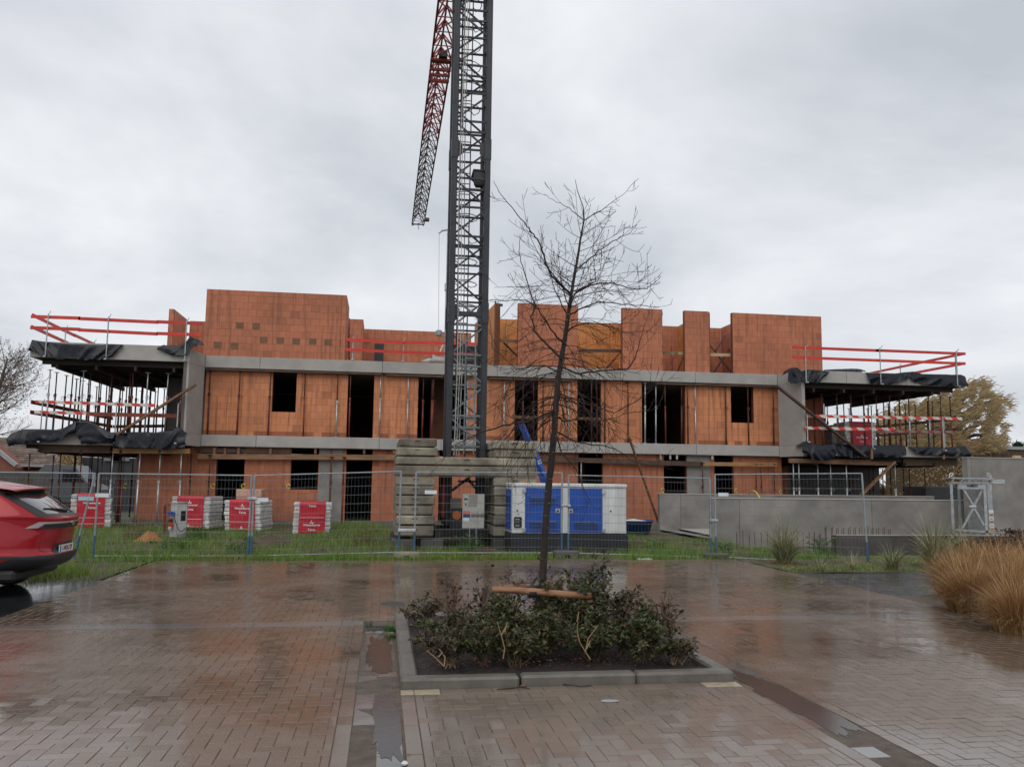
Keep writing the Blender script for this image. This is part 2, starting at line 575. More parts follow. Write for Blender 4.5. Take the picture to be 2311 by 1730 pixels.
M['hedge'] = mat_leaf('hedge', [(0, (.03, .020, .012)), (.5, (.075, .045, .024)), (1, (.11, .075, .035))], .7)
M['hedge_d'] = mat_leaf('hedge_d', [(0, (.014, .009, .007)), (.5, (.035, .020, .014)), (1, (.09, .045, .028))], .6)
M['ever'] = mat_leaf('ever', [(0, (.006, .016, .009)), (.6, (.014, .032, .017)), (1, (.025, .05, .025))], .7)
M['drybranch'] = mat_leaf('drybranch', [(0, (.08, .035, .015)), (.5, (.16, .075, .03)), (1, (.11, .08, .03))], .7)
M['brick_far'] = mat('brick_far', (.22, .075, .05), .8, var=.2, vscale=6)
M['lead'] = mat('lead', (.30, .31, .31), .6, var=.15)
M['dark_clad'] = mat('dark_clad', (.03, .032, .036), .6, var=.2)
M['van'] = mat('van', (.10, .11, .12), .35, var=.08)
M['glass'] = mat('glass', (.02, .022, .025), .05, var=.1, spec=.6)
M['glass_sky'] = mat('glass_sky', (.045, .045, .05), .04, var=.05, spec=1.0, coat=1.0)
M['carpaint'] = mat('carpaint', (.33, .004, .012), .30, .2, var=.05, vscale=1, coat=.6, spec=.3)
M['chrome'] = mat('chrome', (.55, .55, .56), .18, .9, var=.05)
M['lamp_red'] = mat('lamp_red', (.12, .008, .010), .15, var=.1, coat=1.0)
M['lamp_clear'] = mat('lamp_clear', (.42, .36, .37), .12, var=.1, coat=1.0)
M['trim_dark'] = mat('trim_dark', (.022, .022, .024), .45, var=.2)
M['plate_white'] = mat('plate_white', (.70, .70, .66), .4, var=.04)
M['plate_text'] = mat('plate_text', (.12, .012, .014), .5, var=.04)
M['grey_box'] = mat('grey_box', (.36, .36, .335), .5, var=.2, vscale=5)
M['orange'] = mat('orange', (.55, .14, .02), .5, var=.1)
M['skyblue'] = mat('skyblue', (.12, .42, .60), .5, var=.1)
M['iron'] = mat('iron', (.03, .030, .030), .45, .4, var=.4, vscale=20)
M['leaf_litter'] = mat_leaf('leaf_litter', [(0, (.14, .05, .015)), (.6, (.32, .14, .04)), (1, (.42, .24, .08))], .6)
M['hose'] = mat('hose', (.58, .45, .07), .5, var=.1)
# ================================================================== SETTING
random.seed(11)
XL, XR, Y_STRIP0, Y_STRIP1, Y_END = -4.41, 7.8, 10.09, 10.38, 17.88


def sheet(name, x0, x1, y0, y1, z, m, kind='structure', label=None):
    o = MB().add([(x0, y0, z), (x1, y0, z), (x1, y1, z), (x0, y1, z)], [(0, 1, 2, 3)]).build(name, m)
    return tag(o, kind=kind, label=label)


# the ground sheet to the horizon (lies lower than everything else)
sheet('ground', -600, 600, -60, 1200, -.35, M['field'])

# verge: gently bumpy turf between the paving and the building
def turf_z(x, y):
    h = .05 * noise.noise(Vector((x * .7, y * .7, 3.1))) + .03 * noise.noise(Vector((x * 2.1, y * 2.1, 8.0)))
    k = min(1, max(0, (y - 17.9) / 2.0))
    if x > 9.5 and y > 19: h -= .25 * min(1, (x - 9.5) / 1.0)
    return -.015 + h * k * .8

P = [[(x, y, turf_z(x, y)) for x in np.arange(-22, 30.01, .4)] for y in list(np.arange(17.88, 31.5, .35))]
tag(MB().grid(P).build('turf', M['turf'], smooth=True), kind='structure', label='muddy turf between the paving and the brick building')
P = [[(x, y, -.014 + .012 * noise.noise(Vector((x, y, 0)))) for x in np.arange(-22, -4.35, .35)] for y in np.arange(14.55, 17.95, .4)]
tag(MB().grid(P).build('grass_verge', M['turf'], smooth=True), kind='structure', label='grass verge beside the red car')

# wet dark parking bay under the car
sheet('parking_bay', -22, XL, 4.0, 14.7, -.012, M['asphalt'], label='wet dark parking bay under the red car')
# bed under the pavers
bed = sheet('paving', XL, XR + 3.6, 1.0, Y_END, -.0055, M['bed'], label='brown concrete block paving, wet from rain')
sheet('planting_bed', XR, 30, 2.0, 11.75, -.010, M['soil'], label='dark planting bed with ornamental grass')
sheet('planting_bed', XR + 3.55, 30, 11.754, 17.9, -.008, M['soil'], label='planting bed behind the orange ornamental grass')

P = [[(x, y, .004 + .02 * noise.noise(Vector((x * 1.3, y * 1.3, 5)))) for x in np.arange(XR + .01, XR + 7, .3)] for y in np.arange(15.21, 18.1, .3)]
tag(MB().grid(P).build('planting_strip', M['turf'], smooth=True), kind='structure', label='littered planting strip between the dark path and the low walls')
# ---- pavers -------------------------------------------------------
PV = []          # (x0,x1,y0,y1,mat)


def course_x(x0, x1, y0, y1, n_len, m):
    x = x0
    while x < x1 - .03:
        PV.append((x, min(x1, x + n_len), y0, y1, m)); x += n_len


def course_y(x0, x1, y0, y1, n_len, m, off=0.0):
    y = y0 - off
    while y < y1 - .03:
        if y + n_len > y0 + .02:
            PV.append((x0, x1, max(y, y0), min(y1, y + n_len), m))
        y += n_len


def herringbone(x0, x1, y0, y1, m, w=.105, ox=0.0, oy=0.0, holes=()):
    ni, nj = int((x1 - x0) / w) + 4, int((y1 - y0) / w) + 4
    for i in range(-2, ni):
        for j in range(-2, nj):
            t = (i - j) % 4
            if t == 0: r = (i, i + 2, j, j + 1)
            elif t == 3: r = (i, i + 1, j, j + 2)
            else: continue
            a, b, c, d = x0 + ox + r[0] * w, x0 + ox + r[1] * w, y0 + oy + r[2] * w, y0 + oy + r[3] * w
            a, b, c, d = max(a, x0), min(b, x1), max(c, y0), min(d, y1)
            if b - a < .022 or d - c < .022: continue
            cx, cy = (a + b) / 2, (c + d) / 2
            if any(h[0] < cx < h[1] and h[2] < cy < h[3] for h in holes): continue
            PV.append((a, b, c, d, m))


Y0 = 3.6
# left bay
course_y(-.258, -.152, Y0, Y_STRIP0, .21, 'paver')
herringbone(XL, -.261, Y0, Y_STRIP0, 'paver')
# bay in front of the planter
course_y(.20, .305, Y0, 6.89, .21, 'paver_light', .05)
course_x(.52, 2.73, 6.895, 7.05, .21, 'paver_light')
herringbone(.308, 2.945, Y0, 6.892, 'paver_light', ox=-.04)
course_y(2.948, 3.055, Y0, 6.89, .21, 'paver_light', .02)
for a, b in ((.20, .305), (.308, .515), (2.735, 2.942), (2.946, 3.055)):
    PV.append((a, b, 6.895, 7.05, 'paver_cream'))
# right bay
course_y(3.40, 3.505, Y0, Y_STRIP0, .21, 'paver')
herringbone(3.508, XR, Y0, Y_STRIP0, 'paver', ox=.05)
# cross lane behind the strip
herringbone(XL, XR, Y_STRIP1, Y_END - .11, 'paver', ox=.02, holes=((.18, 3.1, 9.8, 10.48),))
course_x(XL, XR, Y_END - .107, Y_END, .21, 'paver')
# concrete strip slabs across
for a, b in ((XL, -.16), (3.41, XR)):
    x = a
    while x < b - .02:
        PV.append((x, min(b, x + 1.0), Y_STRIP0 + .004, Y_STRIP1 - .004, 'strip')); x += 1.0
# gutters
for a in (-.15, 3.065):
    x2 = a + (.335 if a < 0 else .33)
    mid = a + .165
    y = Y0
    while y < 9.66:
        PV.append((a, mid, y, min(y + .21, 9.66), 'gutter')); PV.append((mid, x2, y - .05, min(y + .16, 9.66), 'gutter')); y += .21
# dark path on the right
x = XR + .02
row = 0
while x < XR + 3.5:
    y = 12.1 - (row % 2) * .11
    while y < 15.2:
        PV.append((x, x + .105, max(y, 12.1), min(y + .22, 15.2), 'paver_dark')); y += .22
    x += .105; row += 1


def paver_verts(a, b, c, d, m):
    g = .0011 if m != 'paver_dark' else .003
    ch = .003
    z = rnd(-.0016, .0016) + .006 * noise.noise(Vector((a * .9, c * .9, 4.0)))*.6
    if m == 'gutter': z -= .006
    if m == 'strip': z += .003
    if m == 'paver_dark': z += .0
    tx, ty = rnd(-.010, .010), rnd(-.010, .010)
    if m == 'strip': tx = ty = 0
    if m == 'gutter': tx, ty = tx * .15, ty * .15
    cx, cy = (a + b) / 2, (c + d) / 2
    vs = []
    for ins, dz in ((g, -.030), (g, -ch), (g + ch, 0)):
        for x, y in ((a + ins, c + ins), (b - ins, c + ins), (b - ins, d - ins), (a + ins, d - ins)):
            k = 0 if dz < -.02 else 1
            vs.append((x, y, z + dz + k * ((x - cx) * tx + (y - cy) * ty)))
    return vs


PF = [(8, 9, 10, 11)] + [(i, (i + 1) % 4, 4 + (i + 1) % 4, 4 + i) for i in range(4)] + [(4 + i, 4 + (i + 1) % 4, 8 + (i + 1) % 4, 8 + i) for i in range(4)]


def seen_area(p):
    a, b, c, d, m = p
    q = [PROJ((x, y, 0)) for x, y in ((a, c), (b, c), (b, d), (a, d))]
    if any(t[2] < .5 for t in q): return 0
    cx, cy = sum(t[0] for t in q) / 4, sum(t[1] for t in q) / 4
    if not (-10 < cx < PW + 10 and -10 < cy < PH + 15): return 0
    s = 0
    for i in range(4):
        j = (i + 1) % 4
        s += q[i][0] * q[j][1] - q[j][0] * q[i][1]
    return abs(s) / 2


PV.sort(key=seen_area, reverse=True)
single, rest = PV[:296], PV[296:]
for p in single:
    MB().add(paver_verts(*p), PF).build('slab' if p[4] == 'strip' else 'gutter_stone' if p[4] == 'gutter' else 'paver', M[p[4]], bed)
for key in ('paver', 'paver_light', 'paver_dark', 'gutter', 'strip', 'paver_cream'):
    mb = MB()
    for p in rest:
        if p[4] == key: mb.add(paver_verts(*p), PF)
    if mb.v:
        o = mb.build('gutter_stones' if key == 'gutter' else 'strip_slabs' if key == 'strip' else 'pavers', M[key], bed)
        tag(o, kind='stuff')

# puddles lying in the gutters and on the dark bay
def puddle(cx, cy, rx, ry, z, seed, m='water', label=None):
    vs = [(cx, cy, z)]
    n = 72
    for k in range(n):
        a = 2 * math.pi * k / n
        q = 1 + .45 * noise.noise(Vector((math.cos(a) * 1.5, math.sin(a) * 1.5, seed))) + .28 * noise.noise(Vector((math.cos(a) * 5, math.sin(a) * 5, seed)))
        sx = abs(math.cos(a)) ** .55 * (1 if math.cos(a) >= 0 else -1)
        sy = abs(math.sin(a)) ** .75 * (1 if math.sin(a) >= 0 else -1)
        x = max(cx - rx * 1.12, min(cx + rx * 1.12, cx + rx * sx * q))
        vs.append((x, cy + ry * sy * q, z))
    o = MB().add(vs, [(0, 1 + k, 1 + (k + 1) % n) for k in range(n)]).build('puddle', M[m])
    return tag(o, label=label, kind='structure')


puddle(.03, 8.6, .125, .85, -.0030, 1.2, label='puddle in the gutter left of the planter')
puddle(.07, 6.1, .10, .75, -.0030, 4.7, label='puddle in the gutter in front of the planter corner')
puddle(3.235, 6.4, .135, .95, -.0030, 9.3, label='brown puddle in the gutter right of the planter')

# manhole covers in the lane, drain grate at the end of the left gutter
for i, (zx, zy, r, lab) in enumerate(((2215, 181, .16, 'small round manhole cover in the lane, the right one of a pair'), (2040, 190, .20, 'round manhole cover in the lane, the left one of a pair'))):
    c = GR('g', zx, zy)
    mh = thing('manhole_cover', lab, 'manhole cover', (c.x, c.y, 0), 0, 'manhole covers in the lane')
    MB().lathe((c.x, c.y, -.01), [(r, 0), (r, .016), (r - .02, .017)], 28).build('frame', M['strip'], mh)
    MB().lathe((c.x, c.y, -.01), [(r - .028, 0), (r - .028, .019)], 28).build('lid', M['iron'], mh)
gr = thing('drain_grate', 'cast iron drain grate at the end of the left gutter', 'drain', (.02, 9.87, 0))
mb = MB(); mb.box(-.15, .185, 9.68, 9.72, -.03, -.002); mb.box(-.15, .185, 10.05, 10.086, -.03, -.002)
mb.box(-.15, -.115, 9.72, 10.05, -.03, -.002); mb.box(.15, .185, 9.72, 10.05, -.03, -.002); mb.build('frame', M['iron'], gr)
for k in range(8):
    MB().beam((-.115 + .265 * k / 8, 9.72, -.012), (-.115 + .265 * (k + 1) / 8, 10.05, -.012), .014, .02).build('bar', M['iron'], gr)
    MB().beam((-.115 + .265 * (k + 1) / 8, 9.72, -.0145), (-.115 + .265 * k / 8, 10.05, -.0145), .012, .018).build('bar', M['iron'], gr)
for k in range(9):   # broken mortar in front of the grate
    x, y = rnd(-.14, .16), rnd(9.57, 9.67)
    tag(MB().cbox(x - .04, x + .04, y - .02, y + .02, -.03, rnd(.0, .012), .008, .006).build('mortar_chunk', M['strip']), 'crumbled grey mortar lump by the drain grate', 'mortar lump', 'crumbled mortar by the drain grate')

# ---- planter ------------------------------------------------------
pl = thing('planter', 'long raised planter edged with concrete kerbs, dark shrubs inside', 'planter', (1.64, 8.75, 0))
KX0, KX1, KY0, KY1, KW, KZ = .20, 3.055, 7.06, 10.46, .15, .085


def kerb(x0, x1, y0, y1):
    MB().cbox(x0 + .002, x1 - .002, y0 + .002, y1 - .002, -.05, KZ + rnd(-.004, .004), .020, .0015).build('kerb_stone', M['kerb'], pl)


kerb(KX0, KX0 + .98, KY0, KY0 + KW); kerb(KX0 + .995, KX0 + 1.98, KY0 - .004, KY0 + KW); kerb(KX0 + 1.985, KX1, KY0, KY0 + KW)
y = KY0 + KW
for k in range(4):
    y1 = min(y + .97, KY1)
    if y1 - y > .1:
        kerb(KX0, KX0 + KW, y, y1)
        if k != 1: kerb(KX1 - KW, KX1, y, y1)
        else: kerb(KX1 - KW, KX1, y, y + .55); kerb(KX1 - KW + .01, KX1 + .01, y + .56, y1)
    y = y1 + .004
x = KX0 + KW
while x < KX1 - KW - .1:
    kerb(x, min(x + .9, KX1 - KW), KY1 - KW, KY1); x += .904
P = [[(x, y, .045 + .025 * noise.noise(Vector((x * 3, y * 3, 1))) + .022 * noise.noise(Vector((x * 14, y * 14, 1))) + .014 * noise.noise(Vector((x * 31, y * 31, 1)))) for x in np.linspace(KX0 + .1, KX1 - .1, 110)] for y in np.linspace(KY0 + .1, KY1 - .1, 110)]
MB().grid(P).build('soil', M['soil'], pl, smooth=True)
# ================================================================== BUILDING UNDER CONSTRUCTION
random.seed(21)
bl = thing('apartment_building', 'two storey orange clay block building under construction with grey concrete bands', 'building', (4.6, 31, 0))
FY = 31.0            # front of the concrete bands
WY = 31.25           # front of the storey walls
Z1a, Z1b = 2.73, 3.135      # lower band
Z2a, Z2b = 5.54, 5.96      # upper band
ZT = 8.40                  # top of the roof storey walls
BLK = []


def px(zk, x, y, Y):
    return AT(zk, x, y, Y).x


def wall(p0, p1, z0, z1, m, openings=(), thick=.19, seen=True, bw=.30, bh=.25, foot=0):
    """clay block wall seen from the right-hand side of p0->p1 turned to the camera; blocks are laid in front of a core"""
    p0, p1 = Vector((p0[0], p0[1])), Vector((p1[0], p1[1]))
    Ln = (p1 - p0).length
    d = (p1 - p0) / Ln
    n = Vector((d.y, -d.x))          # outward normal (for d=+X it is -Y)
    S_ = sorted({0, Ln, *[max(0, o[0]) for o in openings], *[min(Ln, o[1]) for o in openings]})
    Z_ = sorted({z0, z1, *[max(z0, o[2]) for o in openings], *[min(z1, o[3]) for o in openings]})
    mb = MB()
    for i in range(len(S_) - 1):
        for j in range(len(Z_) - 1):
            sc, zc = (S_[i] + S_[i + 1]) / 2, (Z_[j] + Z_[j + 1]) / 2
            if any(o[0] < sc < o[1] and o[2] < zc < o[3] for o in openings): continue
            a = p0 + d * S_[i] - n * .008; b = p0 + d * S_[i + 1] - n * .008
            a2, b2 = a - n * thick, b - n * thick
            mb.add([(a.x, a.y, Z_[j]), (b.x, b.y, Z_[j]), (b2.x, b2.y, Z_[j]), (a2.x, a2.y, Z_[j]),
                    (a.x, a.y, Z_[j + 1]), (b.x, b.y, Z_[j + 1]), (b2.x, b2.y, Z_[j + 1]), (a2.x, a2.y, Z_[j + 1])],
                   [(0, 3, 2, 1), (4, 5, 6, 7), (0, 1, 5, 4), (1, 2, 6, 5), (2, 3, 7, 6), (3, 0, 4, 7)])
    w = mb.build('wall', M['clay_core'], bl)
    # blocks
    r = 0
    z = z0
    off0 = rnd(0, bw)
    while z < z1 - .02:
        zt = min(z + (foot if foot and r == 0 else bh), z1)
        s = -((r % 2) * bw * .5) - off0
        while s < Ln:
            a, b = max(0, s), min(Ln, s + bw)
            s += bw
            if b - a < .02: continue
            segs = [(a, b, z, zt)]
            for o in openings:
                new = []
                for (sa, sb, za, zb) in segs:
                    if sb <= o[0] or sa >= o[1] or zb <= o[2] or za >= o[3]:
                        new.append((sa, sb, za, zb)); continue
                    if sa < o[0]: new.append((sa, o[0], za, zb))
                    if sb > o[1]: new.append((o[1], sb, za, zb))
                    ma, mb_ = max(sa, o[0]), min(sb, o[1])
                    if za < o[2]: new.append((ma, mb_, za, o[2]))
                    if zb > o[3]: new.append((ma, mb_, o[3], zb))
                segs = [q for q in new if q[1] - q[0] > .015 and q[3] - q[2] > .015]
            for q in segs:
                BLK.append((w, p0, d, n, q, 'clay_foot' if foot and r == 0 and rnd(0, 1) < .75 else m))
        z = zt; r += 1
    return w


def ops(spec, x0, Y=WY):
    """openings given as (zoom,left px, y, zoom,right px, y, z0, z1)"""
    return [(px(a, b, c, Y) - x0, px(d, e, f, Y) - x0, g, h) for a, b, c, d, e, f, g, h in spec]


# ---- storey walls -------------------------------------------------
X0, X1 = -6.36, 15.62
zA = AT('2', 790, 1140, WY).z
zG = AT('4', 800, 1215, WY).z
wall((X0, WY), (X1, WY), Z1b, Z2a, 'clay', ops([
    ('2', 690, 950, '2', 902, 950, zA, Z2a), ('2', 1355, 1100, '2', 1588, 1100, Z1b, Z2a), ('2', 1984, 1100, '3', 372, 1100, Z1b, Z2a),
    ('3', 795, 1100, '3', 1002, 1100, Z1b, Z2a), ('3', 1352, 1100, '3', 1562, 1100, Z1b, Z2a), ('3', 1927, 1100, '4', 275, 1100, Z1b, Z2a),
    ('4', 702, 1000, '4', 912, 1000, zG, Z2a)], X0), foot=.17)
zb = AT('7', 1370, 490, WY).z
XG0 = AT('6', 1195, 600, WY).x
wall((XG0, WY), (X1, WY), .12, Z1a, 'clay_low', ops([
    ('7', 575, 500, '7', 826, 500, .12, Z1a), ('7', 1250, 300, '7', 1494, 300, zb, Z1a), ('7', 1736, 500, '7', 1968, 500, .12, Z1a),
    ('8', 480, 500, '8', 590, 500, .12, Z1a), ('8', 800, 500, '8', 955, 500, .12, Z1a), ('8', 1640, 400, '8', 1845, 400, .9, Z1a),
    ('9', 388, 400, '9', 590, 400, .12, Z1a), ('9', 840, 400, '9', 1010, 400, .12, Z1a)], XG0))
# plinth
MB().box(XG0 - .05, px('9', 360, 800, WY), WY - .06, WY + .25, -.4, .118).build('plinth', M['plinth'], bl)
# grey concrete columns of the ground floor
for a, b, y in ((1495, 1592, 450), (1612, 1705, 450)):
    MB().box(px('7', a, y, WY), px('7', b, y, WY), WY - .03, WY + .2, .12, Z1a - .003).build('concrete_column', M['conc_d'], bl)
MB().box(px('9', 592, 400, WY), px('9', 800, 400, WY), WY - .03, WY + .2, .12, Z1a - .003).build('concrete_column', M['conc_d'], bl)
# end walls, back walls and inner walls that keep the rooms dark
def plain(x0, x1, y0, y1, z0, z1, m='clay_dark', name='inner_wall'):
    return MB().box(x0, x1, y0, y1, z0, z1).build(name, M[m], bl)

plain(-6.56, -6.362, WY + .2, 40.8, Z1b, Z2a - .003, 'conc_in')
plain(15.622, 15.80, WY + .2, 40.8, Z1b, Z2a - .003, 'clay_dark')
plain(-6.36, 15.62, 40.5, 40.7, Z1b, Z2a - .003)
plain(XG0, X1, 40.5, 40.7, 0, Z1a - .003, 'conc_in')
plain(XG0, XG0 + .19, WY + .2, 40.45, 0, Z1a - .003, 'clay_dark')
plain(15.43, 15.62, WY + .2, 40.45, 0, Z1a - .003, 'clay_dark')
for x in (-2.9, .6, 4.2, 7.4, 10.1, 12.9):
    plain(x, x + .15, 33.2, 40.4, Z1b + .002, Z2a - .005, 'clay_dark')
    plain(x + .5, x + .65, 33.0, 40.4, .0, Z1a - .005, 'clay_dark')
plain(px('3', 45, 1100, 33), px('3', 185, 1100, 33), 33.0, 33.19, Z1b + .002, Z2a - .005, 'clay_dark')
# ---- slabs --------------------------------------------------------
MB().prism([(-6.4, FY + .12), (15.44, FY + .12), (15.44, 40.8), (-6.4, 40.8)], Z1a + .02, Z1b - .012).build('floor_slab', M['conc_d'], bl)
MB().prism([(-6.4, FY + .12), (15.44, FY + .12), (15.44, 40.8), (-6.4, 40.8)], Z2a + .02, Z2b - .012).build('roof_slab', M['conc_d'], bl)
plain(XG0, 15.4, WY, 40.6, -.3, .05, 'conc_in', 'ground_slab')
# wings
LWX, LLX = -11.7, -12.1
RWX, RLX = 22.65, 22.5
WFY = 29.7
MB().prism([(LWX + .1, WFY + .12), (-6.6, WFY + .12), (-6.41, FY + .12), (-6.41, 41), (-9.6, 41), (-9.6, 37.6), (LWX + .1, 37.6)], Z2a + .02, Z2b - .01).build('wing_slab', M['conc_d'], bl)
MB().prism([(LLX + .1, WFY + .12), (-6.6, WFY + .12), (-6.41, FY + .12), (-6.41, 41), (-9.6, 41), (-9.6, 37.6), (LLX + .1, 37.6)], Z1a + .0, Z1b - .05).build('wing_slab', M['conc_d'], bl)
MB().prism([(15.75, WFY + .12), (RWX - .1, WFY + .12), (RWX - .1, 36.0), (21.3, 36.0), (21.3, 39.0), (15.445, 39.0), (15.445, FY + .12)], Z2a + .02, Z2b - .01).build('wing_slab', M['conc_d'], bl)
MB().prism([(15.75, WFY + .12), (RLX - .1, WFY + .12), (RLX - .1, 36.0), (21.2, 36.0), (21.2, 39.0), (15.445, 39.0), (15.445, FY + .12)], Z1a + .03, Z1b - .012).build('wing_slab', M['conc_d'], bl)
# plywood formwork and its joists under the wing slabs
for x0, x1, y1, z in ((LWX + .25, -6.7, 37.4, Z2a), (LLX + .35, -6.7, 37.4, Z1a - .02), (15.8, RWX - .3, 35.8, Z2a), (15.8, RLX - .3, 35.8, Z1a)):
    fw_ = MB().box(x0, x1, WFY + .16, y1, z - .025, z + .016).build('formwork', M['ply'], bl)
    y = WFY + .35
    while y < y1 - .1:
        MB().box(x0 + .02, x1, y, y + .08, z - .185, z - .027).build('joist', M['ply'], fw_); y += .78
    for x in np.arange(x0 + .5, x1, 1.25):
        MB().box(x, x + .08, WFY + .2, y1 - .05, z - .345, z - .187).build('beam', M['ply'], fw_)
# ---- precast bands ------------------------------------------------
def panel(x0, x1, z0, z1, y=FY, th=.14, name='concrete_panel'):
    MB().cbox(x0 + .006, x1 - .006, y, y + th, z0, z1, .008).build(name, M['conc'], bl)


J2 = [-6.37, px('2', 580, 700, FY), px('2', 1668, 750, FY), px('3', 640, 780, FY), px('4', -330, 800, FY), px('4', 370, 800, FY), 15.41]
J1 = [-6.37, px('2', 543, 1400, FY), px('2', 1640, 1410, FY), px('8', 500, 160, FY), px('8', 1480, 180, FY), px('9', 680, 120, FY), 15.41]
for a, b in zip(J2[:-1], J2[1:]): panel(a, b, Z2a, Z2b)
for a, b in zip(J1[:-1], J1[1:]): panel(a, b, Z1a, Z1b)


def slanted(p0, p1, z0, z1, th=.16):
    p0, p1 = Vector(p0), Vector(p1)
    d = (p1 - p0).normalized(); n = Vector((d.y, -d.x))
    a, b = p0 + d * .006, p1 - d * .006
    MB().prism([(a.x, a.y), (b.x, b.y), ((b - n * th).x, (b - n * th).y), ((a - n * th).x, (a - n * th).y)], z0, z1).build('concrete_panel', M['conc'], bl)


for p0, p1 in (((-6.62, WFY), (-6.37, FY)), ((15.41, FY), (15.73, WFY))):
    slanted(p0, p1, Z2a, Z2b + .03)
    slanted(p0, p1, Z1b + .006, Z2a - .006)
    slanted(p0, p1, Z1a - .02, Z1b)
# column returns seen past the slanted panels
plain(-6.80, -6.63, WFY + .02, WFY + .3, Z1b, Z2a, 'conc_in')
# wing fascias
xs = [LWX, -9.2, -6.625]
for a, b in zip(xs[:-1], xs[1:]): panel(a, b, Z2a + .0, Z2b + .11, WFY, .12)
for a, b in zip([LLX, -9.9, -6.625], [-9.9, -6.625, 0]):
    if b < 0: panel(a, b, Z1a - .08, Z1b - .04, WFY, .12)
for a, b in ((15.735, 17.6), (17.6, 20.1), (20.1, RWX)): panel(a, b, Z2a + .0, Z2b + .03, WFY, .12)
for a, b in ((15.735, 18.0), (18.0, 20.1), (20.1, RLX)): panel(a, b, Z1a + .02, Z1b, WFY, .12)
for x, z0, z1, y1 in ((LWX, Z2a + .0, Z2b + .11, 37.6), (LLX, Z1a - .08, Z1b - .04, 37.6)):
    for k in range(3):
        y0 = WFY + .125 + k * 2.75
        MB().box(x, x + .1, y0, min(y0 + 2.74, y1), z0, z1).build('concrete_panel', M['conc'], bl)
for x, z0, z1, y1 in ((RWX, Z2a, Z2b + .03, 36.0), (RLX, Z1a + .02, Z1b, 36.0)):
    for k in range(3):
        y0 = WFY + .125 + k * 2.3
        MB().box(x - .1, x, y0, min(y0 + 2.29, y1), z0, z1).build('concrete_panel', M['conc'], bl)
# walls at the inner wing ends; dark grey ones added for the shaded interior
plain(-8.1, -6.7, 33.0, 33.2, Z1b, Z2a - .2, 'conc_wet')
wall((px('5', 268, 700, 33.2), 33.2), (px('5', 462, 700, 33.2), 33.2), Z1b, Z2a - .003, 'clay_low')
wall((px('9', 1440, 400, 33), 33.0), (px('9', 1440, 400, 33) + .3, 33.0), 0, Z1a - .003, 'clay_low')
plain(15.8, 23.5, 38.2, 38.4, 0, 1.0, 'brick_far')
plain(px('9', 1445, 400, 33.6), px('10', 492, 300, 33.6), 33.6, 33.75, -.3, Z1a - .02, 'conc_wet')  # added dark wall, hides the sky so the opening reads as deep shade

# ---- roof storey walls --------------------------------------------
RF = FY + .06
W1 = wall((-6.46, RF), (-1.655, RF), Z2b, ZT, 'clay_up')
wall((-1.65, RF - .03), (-1.48, RF - .03), Z2b, ZT - .01, 'clay_up')
wall((-1.48, RF + .2), (-1.48, 33.4), Z2b, ZT - .01, 'clay_up')
bY = 38.1
wall((-1.0, bY), (3.9, bY), Z2b, ZT, 'clay_up')
wall((-1.95, 35.8), (-.98, 35.8), Z2b, ZT, 'clay_up')
wall((-.98, 35.82), (-.98, 37.9), Z2b, ZT, 'clay_up')
BK = 34.4
xw4 = px('3', 612, 400, RF)
wall((3.80, 35.8), (4.10, RF + .2), Z2b, ZT, 'clay_bright')
wall((4.08, RF), (xw4, RF), Z2b, ZT, 'clay_up')
wall((xw4 - .2, BK), (px('3', 860, 400, BK), BK), Z2b, ZT, 'clay_bright')
a6, b6 = px('3', 825, 400, RF), px('3', 1360, 400, RF)
wall((a6, RF), (b6, RF), Z2b, ZT, 'clay_up')
p7 = px('3', 1727, 400, BK)
wall((b6 - .3, BK), (p7, BK), Z2b, ZT, 'clay_bright')
a8, b8 = px('3', 1754, 400, RF), px('3', 2110, 400, RF)
wall((p7, BK), (p7, RF + .2), Z2b, ZT, 'clay_bright')
wall((a8, RF), (b8, RF), Z2b, ZT, 'clay_up')
p9 = px('4', 206, 400, BK)
wall((b8 - .3, BK), (p9, BK), Z2b, ZT, 'clay_up')
a10, b10 = px('4', 270, 400, RF), px('4', 500, 400, RF)
wall((p9, BK), (p9, RF + .2), Z2b, ZT, 'clay_bright')
wall((a10, RF), (b10, RF), Z2b, ZT, 'clay_up')
p11 = px('4', 606, 400, BK)
wall((b10 - .3, BK), (p11, BK), Z2b, ZT, 'clay_up')
a12, b12 = px('4', 718, 400, RF), 17.38
wall((p11, BK), (p11, RF + .2), Z2b, ZT, 'clay_up')
wall((a12, RF), (b12, RF), Z2b, ZT, 'clay_up')
# fin wall and stub at the left
wall((-8.75, 35.2), (-8.55, 35.2), Z2b, ZT, 'clay_up', thick=.1)
wall((-8.55, 35.22), (-8.55, 37.6), Z2b, ZT, 'clay_up')
wall((-8.5, 37.8), (-6.4, 37.8), Z2b, ZT, 'clay_up')

# ---- blocks -------------------------------------------------------
def block_geo(p0, d, n, q, g=.0032, proud=0.0):
    sa, sb, za, zb = q[0] + g, q[1] - g, q[2] + g * .8, q[3] - g * .8
    e = proud + rnd(-.002, .003)
    o, i = n * e, n * -.012
    c = []
    for s, z in ((sa, za), (sb, za), (sb, zb), (sa, zb)):
        p = p0 + d * s
        c.append((p.x + o.x, p.y + o.y, z))
    for s, z in ((sa, za), (sb, za), (sb, zb), (sa, zb)):
        p = p0 + d * s
        c.append((p.x + i.x, p.y + i.y, z))
    return c


BF = [(0, 1, 2, 3), (0, 4, 5, 1), (1, 5, 6, 2), (2, 6, 7, 3), (3, 7, 4, 0)]


